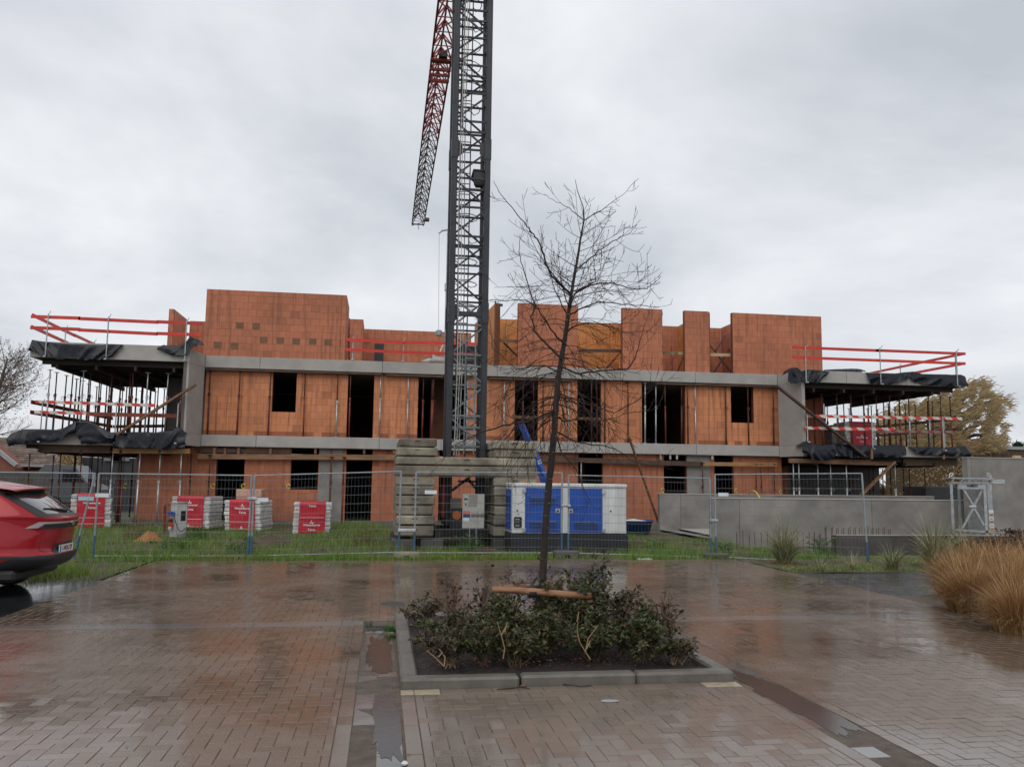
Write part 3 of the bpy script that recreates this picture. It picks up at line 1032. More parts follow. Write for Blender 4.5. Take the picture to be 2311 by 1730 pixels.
def blk_area(b):
    w, p0, d, n, q, m = b
    pc = p0 + d * ((q[0] + q[1]) / 2)
    u, v, dep = PROJ((pc.x, pc.y, (q[2] + q[3]) / 2))
    view = Vector((pc.x, pc.y)).normalized()
    cosv = -n.dot(view)
    hid = 1.0
    if 1005 < u < 1110 or (890 < u < 1420 and v > 1000): hid = .3
    if v > 1030: hid *= .8
    return (q[1] - q[0]) * (q[3] - q[2]) * max(0, cosv) / dep ** 2 * hid if -5 < u < PW else 0


BLK.sort(key=blk_area, reverse=True)
for b in BLK[:296]:
    w, p0, d, n, q, m = b
    MB().add(block_geo(p0, d, n, q), BF).build('clay_block', M[m], w)
by = {}
for b in BLK[296:]:
    by.setdefault((b[0].name, b[5]), []).append(b)
for (wn, m), bs in by.items():
    mb = MB()
    for w, p0, d, n, q, mm in bs:
        mb.add(block_geo(p0, d, n, q), BF)
    tag(mb.build('clay_blocks', M[m], bs[0][0]), kind='stuff')
# darker patch blocks let into the big left roof wall
for x, y in ((398, 372), (545, 378), (202, 545), (350, 552), (612, 500), (758, 505), (900, 512), (1048, 515), (1185, 520)):
    c = AT('2', x, y, RF)
    MB().box(c.x - .135, c.x + .135, RF - .006, RF + .02, c.z - .115, c.z + .115).build('patch_block', M['patch'], W1)
# yellow paint rings sprayed beside the ground floor openings
for zk, x, y, r in (('7', 555, 460, .07), ('7', 828, 460, .07), ('7', 1230, 465, .07), ('9', 378, 498, .07), ('9', 1032, 500, .06), ('9', 1432, 513, .06), ('6', 1113, 457, .07)):
    c = AT(zk, x, y, WY)
    mb = MB()
    pts = [(c.x + r * math.cos(a), WY - .006, c.z + r * 1.15 * math.sin(a)) for a in np.linspace(.6, 5.6, 12)]
    mb.tube(pts, .016, 4)
    mb.build('paint_ring', M['mark'], bl)
# ---- timber under the lower band ----------------------------------
def tbeam(zk, x0, y0, x1, y1, Y, h=.2, w=.07, m='timber', name='formwork_beam'):
    a, b = AT(zk, x0, y0, Y), AT(zk, x1, y1, Y)
    return MB().beam(a, b, w, h).build(name, M[m], bl)


f1 = tbeam('7', 420, 195, 2200, 205, 31.06, .19)
tbeam('7', 430, 140, 1250, 150, 31.16, .16, .05, 'timber_d')
tbeam('8', 1290, 280, 2212, 300, 31.05, .18, m='timber_d')
tbeam('9', 0, 245, 740, 262, 31.06, .18, m='timber_d')
tbeam('9', 735, 262, 1395, 268, 31.0, .15, m='timber_y')
tbeam('9', 1500, 232, 2230, 246, 29.9, .16, m='timber')
tbeam('6', 1005, 145, 1690, 148, 29.95, .17, m='timber_y')
tbeam('6', 340, 125, 985, 135, 29.95, .24, m='timber_d')
tbeam('10', 0, 165, 600, 180, 29.9, .15, m='timber')
tbeam('10', 700, 165, 1180, 165, 30.0, .30, m='timber_d')
for x in (570, 665, 785, 1070, 1470, 1905, 2170):
    a = AT('7', x, 120, 31.1); b = AT('7', x, 172, 31.1)
    MB().box(a.x - .04, a.x + .04, 31.07, 31.13, b.z, a.z).build('hanger', M['timber'], bl)
for x in (358, 443, 503, 818):
    a = AT('9', x, 178, 31.1); b = AT('9', x, 222, 31.1)
    MB().box(a.x - .035, a.x + .035, 31.07, 31.13, b.z, a.z).build('hanger', M['galv'], bl)
# boards under the upper band
tbeam('2', 95, 760, 1660, 806, 31.12, .07, .2, 'timber_d', 'soffit_board')
tbeam('2', 1700, 812, 2208, 828, 31.12, .07, .2, 'timber_d', 'soffit_board')
tbeam('3', 560, 842, 1300, 862, 31.12, .07, .2, 'timber_d', 'soffit_board')
tbeam('4', 0, 850, 1130, 880, 31.12, .07, .2, 'timber_d', 'soffit_board')
# boards across openings and between the roof walls
for zk, a, b in (('3', (795, 1185), (1002, 1190)), ('3', (1355, 1200), (1562, 1205))):
    MB().beam(AT(zk, *a, 31.2), AT(zk, *b, 31.2), .03, .12).build('cross_board', M['timber'], bl)
for zk, a, b, m in (('3', (615, 505), (820, 513), 'timber'), ('3', (1362, 594), (1745, 598), 'timber_d'), ('3', (2113, 617), (2250, 617), 'timber_pale'),
                    ('4', (66, 564), (270, 567), 'timber_pale'), ('4', (505, 580), (698, 583), 'timber_pale')):
    MB().beam(AT(zk, *a, 31.4), AT(zk, *b, 31.4), .03, .12).build('cross_board', M[m], bl)
MB().beam(AT('3', 723, 360, 34.3), AT('3', 721, 478, 34.3), .10, .03).build('cross_board', M['timber_pale'], bl)
MB().beam(AT('3', 615, 185, 31.3), AT('3', 688, 192, 31.3), .05, .10).build('cross_board', M['timber_d'], bl)
# ================================================================== STEEL PROPS
random.seed(31)
PROTO = {}


def make_prop(h, outer, inner, split):
    t = thing('steel_prop', 'x', 'steel prop')
    MB().tube([(0, 0, .012), (0, 0, h * split)], .030, 8).build('outer_tube', M[outer], t, True)
    MB().tube([(0, 0, h * split), (0, 0, h - .012)], .022, 8).build('inner_tube', M[inner], t, True)
    mb = MB().tube([(0, 0, h * split - .05), (0, 0, h * split + .05)], .041, 8)
    mb.tube([(.04, 0, h * split + .02), (.10, .02, h * split + .03), (.12, .02, h * split - .06), (.05, 0, h * split - .08)], .008, 4)
    mb.build('collar', M[outer], t)
    MB().box(-.07, .07, -.07, .07, 0, .012).build('base_plate', M[outer], t)
    MB().box(-.07, .07, -.07, .07, h - .012, h).build('head_plate', M[inner], t)
    return t


def prop(x, y, z0, h, kind, label, group, lean=0.0):
    key = (kind, round(h, 2))
    if key not in PROTO:
        oi = {'rust': ('rust', 'rust', .62), 'red': ('rust_red', 'rust', .6), 'galv': ('galv', 'galv', .6), 'mix': ('galv', 'rust', .55)}[kind]
        PROTO[key] = make_prop(h, *oi)
        o = PROTO[key]
    else:
        o = copy_tree(PROTO[key])
    o.location = (x, y, z0)
    o.rotation_euler = (rnd(-.006, .006), lean, rnd(0, 6))
    o['label'] = label; o['group'] = group
    return o


HL = Z2a - .36 - Z1b
# left wing, first floor
G = 'steel props under the left roof wing'
for x in (470, 800, 1440, 1635):
    p = AT('1', x, 1000, 30.15)
    prop(p.x, 30.15, Z1b - .05, HL + .05, 'galv', {470: 'galvanised prop at the outer left corner under the left roof wing', 800: 'galvanised prop under the left roof wing, above the hood of black sheet', 1440: 'thick galvanised prop under the left roof wing, crossed by the brown plank', 1635: 'galvanised prop under the left roof wing nearest its dark inner end'}[x], 'galvanised props under the left roof wing', rnd(-.01, .012))
for x in (1295, 1775):
    p = AT('1', x, 1000, 30.3)
    prop(p.x, 30.3, Z1b - .05, HL + .05, 'red', {1295: 'dark red prop in the middle of the front row under the left roof wing', 1775: 'dark red prop before the dark inner end of the left roof wing'}[x], 'red props under the left roof wing', rnd(0, .015))
for i, x in enumerate((-11.35, -10.8, -10.15, -9.5, -8.8, -8.1, -7.3)):
    for j, y in enumerate((30.9, 31.8, 32.7, 33.6, 34.6, 35.7, 36.9)):
        if i > 4 and j < 2 or (i == 6 and j % 2): continue
        prop(x + rnd(-.12, .12), y + rnd(-.12, .12), Z1b - .05, HL + .05, 'rust', 'rusty prop in the rows behind under the left roof wing', G, rnd(-.015, .015))
# left wing, ground floor
G = 'steel props under the left floor wing'
HG = Z1a - .38
for x in (-11.6, -10.8, -10.0, -9.3):
    for y in (30.3, 32.0, 34.0, 36.0):
        prop(x + rnd(-.12, .12), y + rnd(-.1, .1), 0, HG, 'rust', 'rusty prop in the rows under the left floor wing', G, rnd(-.012, .012))
for x in (1100, 1370, 1575, 1790):
    p = AT('1', x, 1550, 29.95)
    prop(p.x, 29.95, 0, HG + .1, 'galv', {1100: 'galvanised prop left of the clay wall under the left floor wing', 1370: 'first galvanised prop from the left in front of the ground floor clay wall', 1575: 'middle one of the galvanised props in front of the ground floor clay wall', 1790: 'galvanised prop in front of the ground floor clay wall, above the power cabinet'}[x], 'galvanised props under the left floor wing', rnd(.0, .012))
for x in (1045, 1075):
    p = AT('6', x, 600, 30.6)
    prop(p.x, 30.6, 0, HG, 'red', 'dark red prop left of the ground floor clay wall, %s of a pair' % ('left one' if x == 1045 else 'right one'), 'red props at the left wall end', .01)
# right wing, first floor
G = 'steel props under the right roof wing'
FR = {450: 'prop against the brown clay wall under the right roof wing', 580: 'prop just right of the brown clay wall under the right roof wing', 705: 'prop left of the red brick pallet on the right floor wing', 815: 'prop in front of the red brick pallet on the right floor wing',
      925: 'prop right of the red brick pallet, beside the middle rail post', 1040: 'second prop right of the red brick pallet on the right floor wing', 1130: 'third prop right of the red brick pallet on the right floor wing'}
for x in (450, 580, 705, 815, 925, 1040, 1130):
    p = AT('5', x, 800, 30.4)
    prop(p.x, 30.4, Z1b, HL, 'rust' if x % 2 else 'red', FR[x], 'front props under the right roof wing', rnd(-.012, .006))
for x in (1210, 1385, 1485, 1575):
    p = AT('5', x, 800, 30.1)
    prop(p.x, 30.1, Z1b, HL, 'mix' if x in (1210, 1385) else 'red', {1210: 'half galvanised prop under the right roof wing, the one nearer the brick pallet', 1385: 'half galvanised prop under the right roof wing, just left of two dark red ones', 1485: 'dark red prop under the right roof wing beside the outermost one', 1575: 'outermost dark red prop under the right roof wing, in front of the willow'}[x], 'outer props under the right roof wing', rnd(-.01, .0))
for x in (17.6, 18.6, 19.6, 20.6, 21.5, 22.4, 22.9):
    for y in (32.0, 33.3, 34.6, 36.0):
        prop(x + rnd(-.15, .15), y + rnd(-.12, .12), Z1b, HL, 'rust', 'rusty prop in the rows behind under the right roof wing', G, rnd(-.015, .012))
# right wing, ground floor
G = 'steel props under the right floor wing'
for zk, x, y in (('9', 1545, 400), ('9', 1762, 400), ('9', 1878, 400), ('9', 2018, 400), ('10', 632, 300), ('9', 1592, 420)):
    p = AT(zk, x, y, 30.0)
    prop(p.x, 30.0, 0, HG + .12, 'galv', {1545: 'galvanised prop at the left end of the dark opening above the ramp wall', 1592: 'galvanised prop close beside the leftmost one in the dark opening above the ramp wall', 1762: 'galvanised prop in the dark opening above the ramp wall, left of the fence end', 1878: 'galvanised prop in the dark opening just left of the last fence post', 2018: 'galvanised prop in the dark opening nearest the last fence post', 632: 'galvanised prop right of the slanting plank above the ramp wall'}[x], 'galvanised props under the right floor wing', rnd(-.008, .004))
for x in (18.7, 19.6, 20.4, 21.2, 22.0):
    for y in (31.5, 33.0, 34.6):
        prop(x + rnd(-.15, .15), y, 0, HG, 'rust', 'rusty prop in the rows under the right floor wing', G, rnd(-.012, .01))
# against the facade, first floor
HF = Z2a - Z1b - .05
fac = [('2', 122, 'rust'), ('2', 383, 'red'), ('2', 660, 'red'), ('2', 972, 'red'), ('2', 1262, 'mix'), ('2', 1378, 'red'), ('2', 1648, 'galv'), ('2', 1894, 'galv'),
       ('2', 2028, 'red'), ('2', 2108, 'red'), ('3', 62, 'red'), ('3', 372, 'galv'), ('3', 700, 'galv'), ('3', 872, 'rust'), ('3', 965, 'rust'), ('3', 1050, 'rust'), ('3', 1275, 'galv'),
       ('3', 1598, 'rust'), ('3', 1805, 'rust'), ('3', 1955, 'galv'), ('3', 2050, 'galv'), ('4', 92, 'red'), ('4', 240, 'rust'), ('4', 300, 'rust'), ('4', 372, 'galv'),
       ('4', 655, 'rust'), ('4', 866, 'rust'), ('4', 1098, 'rust'), ('3', 1480, 'rust'), ('3', 1530, 'rust')]
nm = {'rust': 'dark rusty', 'red': 'dark red', 'galv': 'galvanised', 'mix': 'half galvanised'}
fac.sort(key=lambda a: px(a[0], a[1], 1100, 31.12))
FL = {'2-122': 'dark rusty prop at the left end of the upper storey wall by the concrete corner', '2-383': 'dark red prop midway between the concrete corner and the first upper window', '2-660': 'dark red prop close to the left side of the first upper window',
      '2-972': 'dark red prop close to the right side of the first upper window', '2-1262': 'half galvanised prop between the first upper window and the tall doorway', '2-1378': 'dark red prop inside the left edge of the first tall upper doorway', '2-1648': 'whitish galvanised prop just right of the first tall upper doorway',
      '2-1894': 'galvanised prop just left of the doorway beside the crane mast', '2-2028': 'dark red prop in the doorway beside the crane mast, its left one', '2-2108': 'dark red prop in the doorway beside the crane mast, its middle one', '3-62': 'dark red prop in the doorway beside the crane mast, nearest the mast',
      '3-372': 'galvanised prop seen through the crane mast', '3-700': 'thin galvanised prop between the crane mast and the next doorway', '3-872': 'rusty prop in the doorway right of the crane mast, left one of two', '3-965': 'rusty prop in the doorway right of the crane mast, right one of two',
      '3-1050': 'rusty prop just left of the tree trunk on the upper storey wall', '3-1275': 'galvanised prop right of the tree trunk on the upper storey wall', '3-1480': 'rusty prop in the doorway right of the tree, left one of two', '3-1530': 'rusty prop in the doorway right of the tree, right one of two',
      '3-1598': 'rusty prop just right of the cross boarded doorway beside the tree', '3-1805': 'rusty prop in the middle of the clay wall right of the tree', '3-1955': 'galvanised prop at the left edge of the widest upper doorway', '3-2050': 'second galvanised prop in the widest upper doorway',
      '4-92': 'dark red prop in the middle of the widest upper doorway', '4-240': 'rusty prop at the right edge of the widest upper doorway', '4-300': 'rusty prop just right of the widest upper doorway', '4-372': 'galvanised prop under the band joint right of the widest upper doorway',
      '4-655': 'rusty prop left of the last upper window', '4-866': 'rusty prop in front of the right half of the last upper window', '4-1098': 'rusty prop at the right end of the upper storey wall by the concrete corner'}
for i, (zk, x, k) in enumerate(fac):
    X = px(zk, x, 1100, 31.12)
    prop(X, 31.14, Z1b + .002, HF, k, FL['%s-%d' % (zk, x)], 'props in front of the upper storey wall', rnd(-.004, .018))
HH = Z1a - .30
for zk, x, k, lab in (('7', 352, 'rust', 'rusty prop on the ground floor wall above the left brick pallet'), ('7', 520, 'rust', 'rusty prop just left of the first ground floor doorway'), ('7', 1602, 'rust', 'rusty prop between the two grey ground floor columns'), ('9', 738, 'rust', 'rusty prop in front of the grey column above the ramp wall'),
                      ('9', 1210, 'rust', 'rusty prop on the clay wall above the ramp wall, left one of two dark ones'), ('9', 1262, 'rust', 'rusty prop on the clay wall above the ramp wall, right one of two dark ones'), ('9', 1375, 'red', 'thin dark red prop at the right end of the ground floor clay wall'),
                      ('7', 1716, 'red', 'dark red prop right of the two grey ground floor columns'), ('8', 1662, 'galv', 'galvanised prop in the ground floor window above the generator'), ('8', 515, 'red', 'dark red prop seen through the gap of the crane base')):
    X = px(zk, x, 450, 31.0)
    prop(X, 31.0, 0, HH, k, lab, 'props in front of the ground floor wall', rnd(-.004, .012))

# push-pull struts bracing the roof walls
for zk, a, b, m, lab in (('3', (612, 440), (815, 640), 'rust', 'slanting strut in the bright recess beside the crane tower'),
                         ('4', (508, 495), (705, 742), 'rust', 'strut falling to the right in the recess left of the big right roof wall'),
                         ('4', (694, 515), (545, 742), 'rust', 'strut falling to the left in the recess left of the big right roof wall'),
                         ('4', (648, 405), (560, 540), 'rust', 'upper short strut in the recess left of the big right roof wall'),
                         ('4', (265, 580), (205, 732), 'rust', 'slanting strut under the pale board of the second recess from the right'),
                         ('4', (145, 500), (150, 735), 'rust_red', 'upright strut behind the pale board of the second recess from the right'),
                         ('3', (1745, 600), (1610, 755), 'rust_red', 'strut falling to the left below the dark board between two roof walls'),
                         ('3', (1372, 610), (1420, 750), 'rust_red', 'strut leaning right below the dark board between two roof walls'),
                         ('2', (1372, 310), (1372, 670), 'rust_red', 'upright post beside the end of the big left roof wall')):
    t = thing('push_pull_strut', lab, 'strut', AT(zk, *b, 32.2), 0, 'struts bracing the roof walls')
    p0, p1 = AT(zk, *a, 33.6), AT(zk, *b, 32.0)
    MB().tube([p0, p0.lerp(p1, .5)], .028, 6).build('inner_tube', M[m], t)
    MB().tube([p0.lerp(p1, .45), p1], .040, 6).build('outer_tube', M[m], t)

# long timber braces
def brace(zk, a, b, Ya, Yb, lab, m='timber', w=.07, h=.16):
    p0, p1 = AT(zk, *a, Ya), AT(zk, *b, Yb)
    return tag(MB().beam(p0, p1, w, h, (0, 1, 0)).build('timber_brace', M[m]), lab, 'timber')


brace('1', (1160, 1300), (1925, 815), 29.35, 29.5, 'brown plank slanting up to the concrete corner of the left wing')
brace('5', (55, 510), (820, 1120), 29.55, 29.4, 'brown plank slanting down from the concrete corner of the right wing', 'timber_d')
brace('10', (330, 460), (625, 165), 29.5, 29.6, 'brown plank slanting up behind the low wall to the right floor wing')
brace('9', (75, 20), (345, 800), 26.9, 29.5, 'thin brown plank leaning on the wall right of the blue generator', 'timber', .05, .10)

# ================================================================== EDGE GUARD RAILS
def rail_set(name, label, posts, boards, m, pm='galv', bh=.11):
    """posts: (x,y,z0,z1); boards: (p0,p1)"""
    t = thing(name, label, 'guard rail', posts[0][:3], 0)
    for x, y, z0, z1 in posts:
        mb = MB().tube([(x, y, z0), (x, y, z1)], .022, 6)
        mb.tube([(x, y, z1 - .01), (x + .05, y - .04, z1), (x + .08, y - .05, z1 + .09)], .011, 5)
        po = mb.build('post', M[pm], t)
        MB().beam((x, y + .02, z0 + .02), (x, y - .12, z0 + .02), .07, .04).build('clamp', M[pm], po)
    for p0, p1 in boards:
        MB().beam(p0, p1, .03, bh).build('rail_board', M[m], t)
    return t


Yr = 29.62
def pl_(zk, x, y, Y=Yr): return AT(zk, x, y, Y)
def zz(zk, x, y, Y=Yr): return AT(zk, x, y, Y).z
zt1, zt2 = zz('1', 600, 155), zz('1', 600, 270)
lx = px('1', 305, 140, Yr)
posts = []
for x, yt, yb in ((477, 120, 550), (1070, 150, 575), (1838, 185, 590)):
    a, b = pl_('1', x, yt, Yr - .05), pl_('1', x - 12, yb, Yr - .05)
    posts.append((a.x, Yr - .05, b.z, a.z))
for y in (32.4, 35.5):
    posts.append((lx + .12, y, Z2b - .1, zt1 + .1))
bd = []
for a, b in (((305, 148), (790, 165)), ((770, 168), (1560, 205)), ((1540, 200), (1985, 218)), ((298, 258), (790, 275)), ((770, 280), (1550, 320)), ((1540, 315), (1978, 328))):
    bd.append((pl_('1', *a), pl_('1', *b)))
for z in (zt1, zt2):
    bd.append(((lx + .04, Yr, z + .04), (lx + .05, 33.6, z)))
    bd.append(((lx + .08, 33.4, z), (lx + .12, 38.0, z - .02)))
bd.append(((lx + 1.2, 38.0, zt1 - .15), (-8.9, 38.0, zt1 - .2)))
rail_set('guard_rail', 'red guard rail of boards and posts round the left roof wing', posts, bd, 'red')

Ym = 30.98
posts = []
for x, yt, yb in ((1407, 480, 675), (1857, 505, 692)):
    a, b = pl_('2', x, yt, Ym - .05), pl_('2', x, yb, Ym - .05)
    posts.append((a.x, Ym + .12, b.z, a.z + .05))
a, b = pl_('3', 478, 520, Ym), pl_('3', 478, 700, Ym)
posts.append((a.x, Ym + .12, b.z, a.z))
bd = [(pl_('2', 1340, 492), pl_('2', 1870, 520)), (pl_('2', 1860, 518), pl_('3', 480, 532)), (pl_('2', 1338, 582), pl_('2', 1870, 608)), (pl_('2', 1860, 606), pl_('3', 480, 627))]
bd = [(Vector((px('2', 1340, 492, Ym), Ym + .08, zz('2', 1340, 492, Ym))), Vector((px('2', 1870, 520, Ym), Ym + .08, zz('2', 1870, 520, Ym)))),
      (Vector((px('2', 1850, 519, Ym), Ym + .11, zz('2', 1850, 517, Ym))), Vector((px('3', 480, 532, Ym), Ym + .11, zz('3', 480, 532, Ym)))),
      (Vector((px('2', 1338, 582, Ym), Ym + .08, zz('2', 1338, 582, Ym))), Vector((px('2', 1870, 608, Ym), Ym + .08, zz('2', 1870, 608, Ym)))),
      (Vector((px('2', 1850, 607, Ym), Ym + .11, zz('2', 1850, 605, Ym))), Vector((px('3', 480, 627, Ym), Ym + .11, zz('3', 480, 627, Ym))))]
rail_set('guard_rail', 'red guard rail on the roof edge left of the crane tower', posts, bd, 'red', bh=.105)

posts = []
for x, yt, yb in ((300, 162, 480), (950, 172, 495), (1618, 200, 515)):
    a, b = pl_('5', x, yt, Yr - .05), pl_('5', x, yb, Yr - .05)
    posts.append((a.x, Yr - .05, b.z, a.z))
rx = px('5', 1690, 225, Yr)
for y in (30.0, 33.6):
    posts.append((rx - .12, y, Z2b - .05, zz('5', 1600, 200) + .02))
zr1, zr2 = zz('5', 1690, 225), zz('5', 1690, 310)
bd = [(pl_('5', 190, 168), pl_('5', 960, 198)), (pl_('5', 915, 195), pl_('5', 1700, 225)), (pl_('5', 192, 256), pl_('5', 960, 284)), (pl_('5', 915, 282), pl_('5', 1700, 311)),
      ((rx - .03, Yr - .02, zr1), (rx - .1, 32.6, zr1)), ((rx - .03, Yr - .02, zr2), (rx - .1, 32.6, zr2)), ((rx - .08, 32.4, zr1), (rx - .2, 36.4, zr1 - .02)),
      ((rx - .08, 32.4, zr2), (rx - .2, 36.4, zr2 - .02)), ((rx - .3, 36.5, zr2 - .05), (rx - 4.2, 36.5, zr2 - .05))]
rail_set('guard_rail', 'red guard rail of boards and posts round the right roof wing', posts, bd, 'red', bh=.105)

# striped boards on the first floor wings
lx2 = px('1', 295, 980, Yr)
posts = []
for x, yt, yb in ((420, 985, 1385), (1150, 985, 1395), (1755, 1000, 1400)):
    a, b = pl_('1', x, yt, Yr - .05), pl_('1', x - 15, yb, Yr - .05)
    posts.append((a.x, Yr - .05, b.z, a.z))
posts.append((lx2 + .1, 31.5, Z1b - .1, zz('1', 420, 985)))
z1_, z2_ = zz('1', 300, 985), zz('1', 300, 1085)
rail_set('guard_rail', 'red and white striped guard rail along the left floor wing', posts,
         [(pl_('1', 350, 985), pl_('1', 1525, 1022)), (pl_('1', 340, 1088), pl_('1', 850, 1098))], 'stripe', bh=.10)
rail_set('guard_rail', 'dull brown guard boards along the end and back of the left floor wing', [(lx2 + .15, 34.0, Z1b - .1, z1_ + .05), (lx2 + .2, 37.3, Z1b - .1, z1_ + .05)],
         [((lx2, Yr + .1, z1_), (lx2 + .2, 37.6, z1_)), ((lx2, Yr + .1, z2_), (lx2 + .2, 37.6, z2_)), (pl_('1', 850, 1105), pl_('1', 1755, 1125)), ((lx2 + .2, 37.7, z2_), (-8.6, 37.7, z2_ + .1))], 'rust_red', 'rust', bh=.13)
posts = []
for x, yt, yb in ((315, 750, 1000), (880, 765, 1060), (1500, 780, 1075)):
    a, b = pl_('5', x, yt, Yr - .05), pl_('5', x + 8, yb, Yr - .05)
    posts.append((a.x, Yr - .05, b.z, a.z))
rail_set('guard_rail', 'red and white striped guard rail along the right floor wing', posts,
         [(pl_('5', 305, 768), pl_('5', 870, 778)), (pl_('5', 850, 778), pl_('5', 1670, 792)), (pl_('5', 292, 872), pl_('5', 880, 884)), (pl_('5', 860, 882), pl_('5', 1085, 884))], 'stripe', bh=.11)
rx2 = px('5', 1690, 880, Yr)
rail_set('guard_rail', 'dull striped guard boards along the outer end of the right floor wing', [(rx2 - .15, 30.6, Z1b, zz('5', 1500, 780)), (rx2 - .3, 36.0, Z1b, zz('5', 1500, 780))],
         [((rx2, Yr + .1, zz('5', 1670, 790)), (rx2 - .2, 36.3, zz('5', 1670, 790))), (pl_('5', 930, 902), pl_('5', 1600, 908)), ((rx2, Yr + .1, zz('5', 1690, 880)), (rx2 - .2, 36.3, zz('5', 1690, 880)))], 'stripe_d', bh=.10)
# short timber legs clamped under two posts of the right floor wing
for x in (878, 1505):
    a, b = pl_('5', x, 1055, Yr - .08), pl_('5', x + 2, 1145, Yr - .08)
    tag(MB().beam(a, b, .08, .08).build('timber_block', M['timber']), 'short upright timber under the rail post of the right floor wing, the %s one' % ('inner' if x < 1000 else 'outer'), 'timber', 'timber legs on the right floor wing')

# ================================================================== BLACK PLASTIC SHEETS
def sheet_over_edge(label, zk, pts, Y, seed, name='plastic_sheet', depth=.45, bulge=.10, path=None):
    """pts: list of (px x, y of top edge, y of hem) read along the slab edge at distance Y"""
    random.seed(seed)
    nu = 90
    tops = [(AT(zk, x, a, Y), AT(zk, x, b, Y)) for x, a, b in pts]
    rows = []
    for i in range(nu):
        s = i / (nu - 1) * (len(tops) - 1)
        k = min(int(s), len(tops) - 2)
        f = s - k
        f2 = f
        top, hem = tops[k][0].lerp(tops[k + 1][0], f2), tops[k][1].lerp(tops[k + 1][1], f2)
        row = []
        nz_ = lambda a, q, sc=1.0: noise.noise(Vector((top.x * q * sc, a * 3.1, seed * 1.7)))
        hemz = hem.z + .05 * nz_(9, 2.2) + .045 * nz_(4, 5) + .03 * nz_(7, 13)
        h = max(.05, top.z - hemz)
        for j in range(5):        # part lying on the slab
            t = 1 - j / 5
            row.append((top.x + .04 * nz_(j, 2), Y + .03 + depth * t, top.z - .01 + .025 * nz_(j + 2, 2.5) + .012 * nz_(j, 7) - .06 * t))
        for j in range(13):        # hanging part, folds run down and slightly across
            t = j / 12
            skew = t * (.25 + .9 * noise.noise(Vector((top.x * .55, seed, 1.5)))) * h * 2.2
            rid = lambda f, q, o: (1 - min(1, 2.4 * abs(noise.noise(Vector(((top.x + skew) * f, t * q, seed + o)))))) ** 1.6
            fold2 = noise.noise(Vector(((top.x + skew) * 3.2, t * .8, seed + 5)))
            out = .022 + bulge * .5 * math.sin(math.pi * min(1, t * .7 + .1)) * max(0, noise.noise(Vector((top.x * 1.1, t * .7, seed + 31))) + .25)
            out += (.10 * rid(1.3, .45, 11) + .035 * rid(3.6, .7, 21) + .012 * fold2) * (.2 + .8 * t)
            row.append((top.x + .05 * noise.noise(Vector((top.x * 3, t * 3, seed + 2))), Y - max(.02, out), top.z - h * t + .012 * fold2))
        rows.append(row)
    rows = [[r[j] for r in rows] for j in range(len(rows[0]))]
    return tag(MB().grid(rows).build(name, M['tarp'], smooth=True), label, 'plastic sheet', 'black plastic sheets over the slab edges')


YS = WFY - .04
sheet_over_edge('long black sheet over the outer roof edge of the left wing', '1', [(285, 480, 500), (320, 378, 470), (455, 400, 545), (520, 405, 565), (700, 420, 545), (850, 425, 590), (1000, 430, 570), (1120, 420, 540), (1210, 425, 440)], YS, 3, bulge=.14)
sheet_over_edge('crumpled black sheet on the roof edge of the left wing near the concrete corner', '1', [(1555, 450, 490), (1600, 428, 500), (1750, 440, 545), (1830, 400, 548), (1870, 345, 530), (1910, 360, 450), (1990, 400, 430)], YS, 5, bulge=.16)
sheet_over_edge('black sheet bulging off the outer end of the left floor wing', '1', [(75, 1340, 1375), (110, 1300, 1420), (230, 1255, 1400), (410, 1255, 1395), (560, 1262, 1380), (640, 1240, 1345), (760, 1175, 1290)], YS - .12, 8, bulge=.3)
sheet_over_edge('black sheet hitched up like a hood on the left floor wing', '1', [(735, 1260, 1280), (760, 1185, 1300), (830, 1170, 1400), (900, 1180, 1405), (1000, 1240, 1395), (1090, 1290, 1400), (1130, 1300, 1390)], YS - .18, 9, bulge=.22)
sheet_over_edge('black sheet hanging below the slab beside the concrete corner of the left floor wing', '1', [(1115, 1290, 1430), (1250, 1285, 1435), (1400, 1282, 1440), (1550, 1285, 1455), (1700, 1262, 1450), (1760, 1228, 1440), (1830, 1290, 1425)], YS - .06, 12, bulge=.12)
sheet_over_edge('crumpled black sheet at the inner roof corner of the right wing', '5', [(140, 390, 480), (165, 350, 498), (215, 345, 492), (265, 375, 470), (320, 365, 482), (400, 370, 480), (490, 378, 395)], YS, 15, bulge=.18)
sheet_over_edge('black sheet in the middle of the right wing roof edge', '5', [(835, 390, 400), (850, 392, 490), (950, 395, 492), (1080, 398, 488), (1180, 385, 440), (1215, 382, 395)], YS, 18, bulge=.14)
sheet_over_edge('black sheet wrapped round the outer roof corner of the right wing', '5', [(1190, 390, 420), (1230, 380, 470), (1320, 402, 500), (1450, 405, 510), (1600, 408, 512), (1660, 408, 518), (1695, 425, 515)], YS, 21, bulge=.13)
sheet_over_edge('low heap of black sheet on the right wing roof beside the big roof wall', '5', [(460, 366, 376), (560, 360, 378), (700, 355, 380), (780, 360, 380), (815, 372, 380)], 31.2, 24, bulge=.1)
sheet_over_edge('black sheet torn open beside the concrete corner of the right floor wing', '5', [(262, 1020, 1090), (300, 985, 1110), (345, 1015, 1150), (430, 1020, 1160), (530, 1015, 1160), (570, 1010, 1040)], YS - .12, 27, bulge=.2)
sheet_over_edge('black sheet on the right floor wing below the red brick pallet', '5', [(555, 1010, 1040), (600, 1010, 1110), (700, 1020, 1135), (800, 1020, 1135), (870, 1025, 1130), (960, 1028, 1125), (1060, 1018, 1140), (1120, 1020, 1125), (1165, 1030, 1110)], YS - .04, 30, bulge=.16)
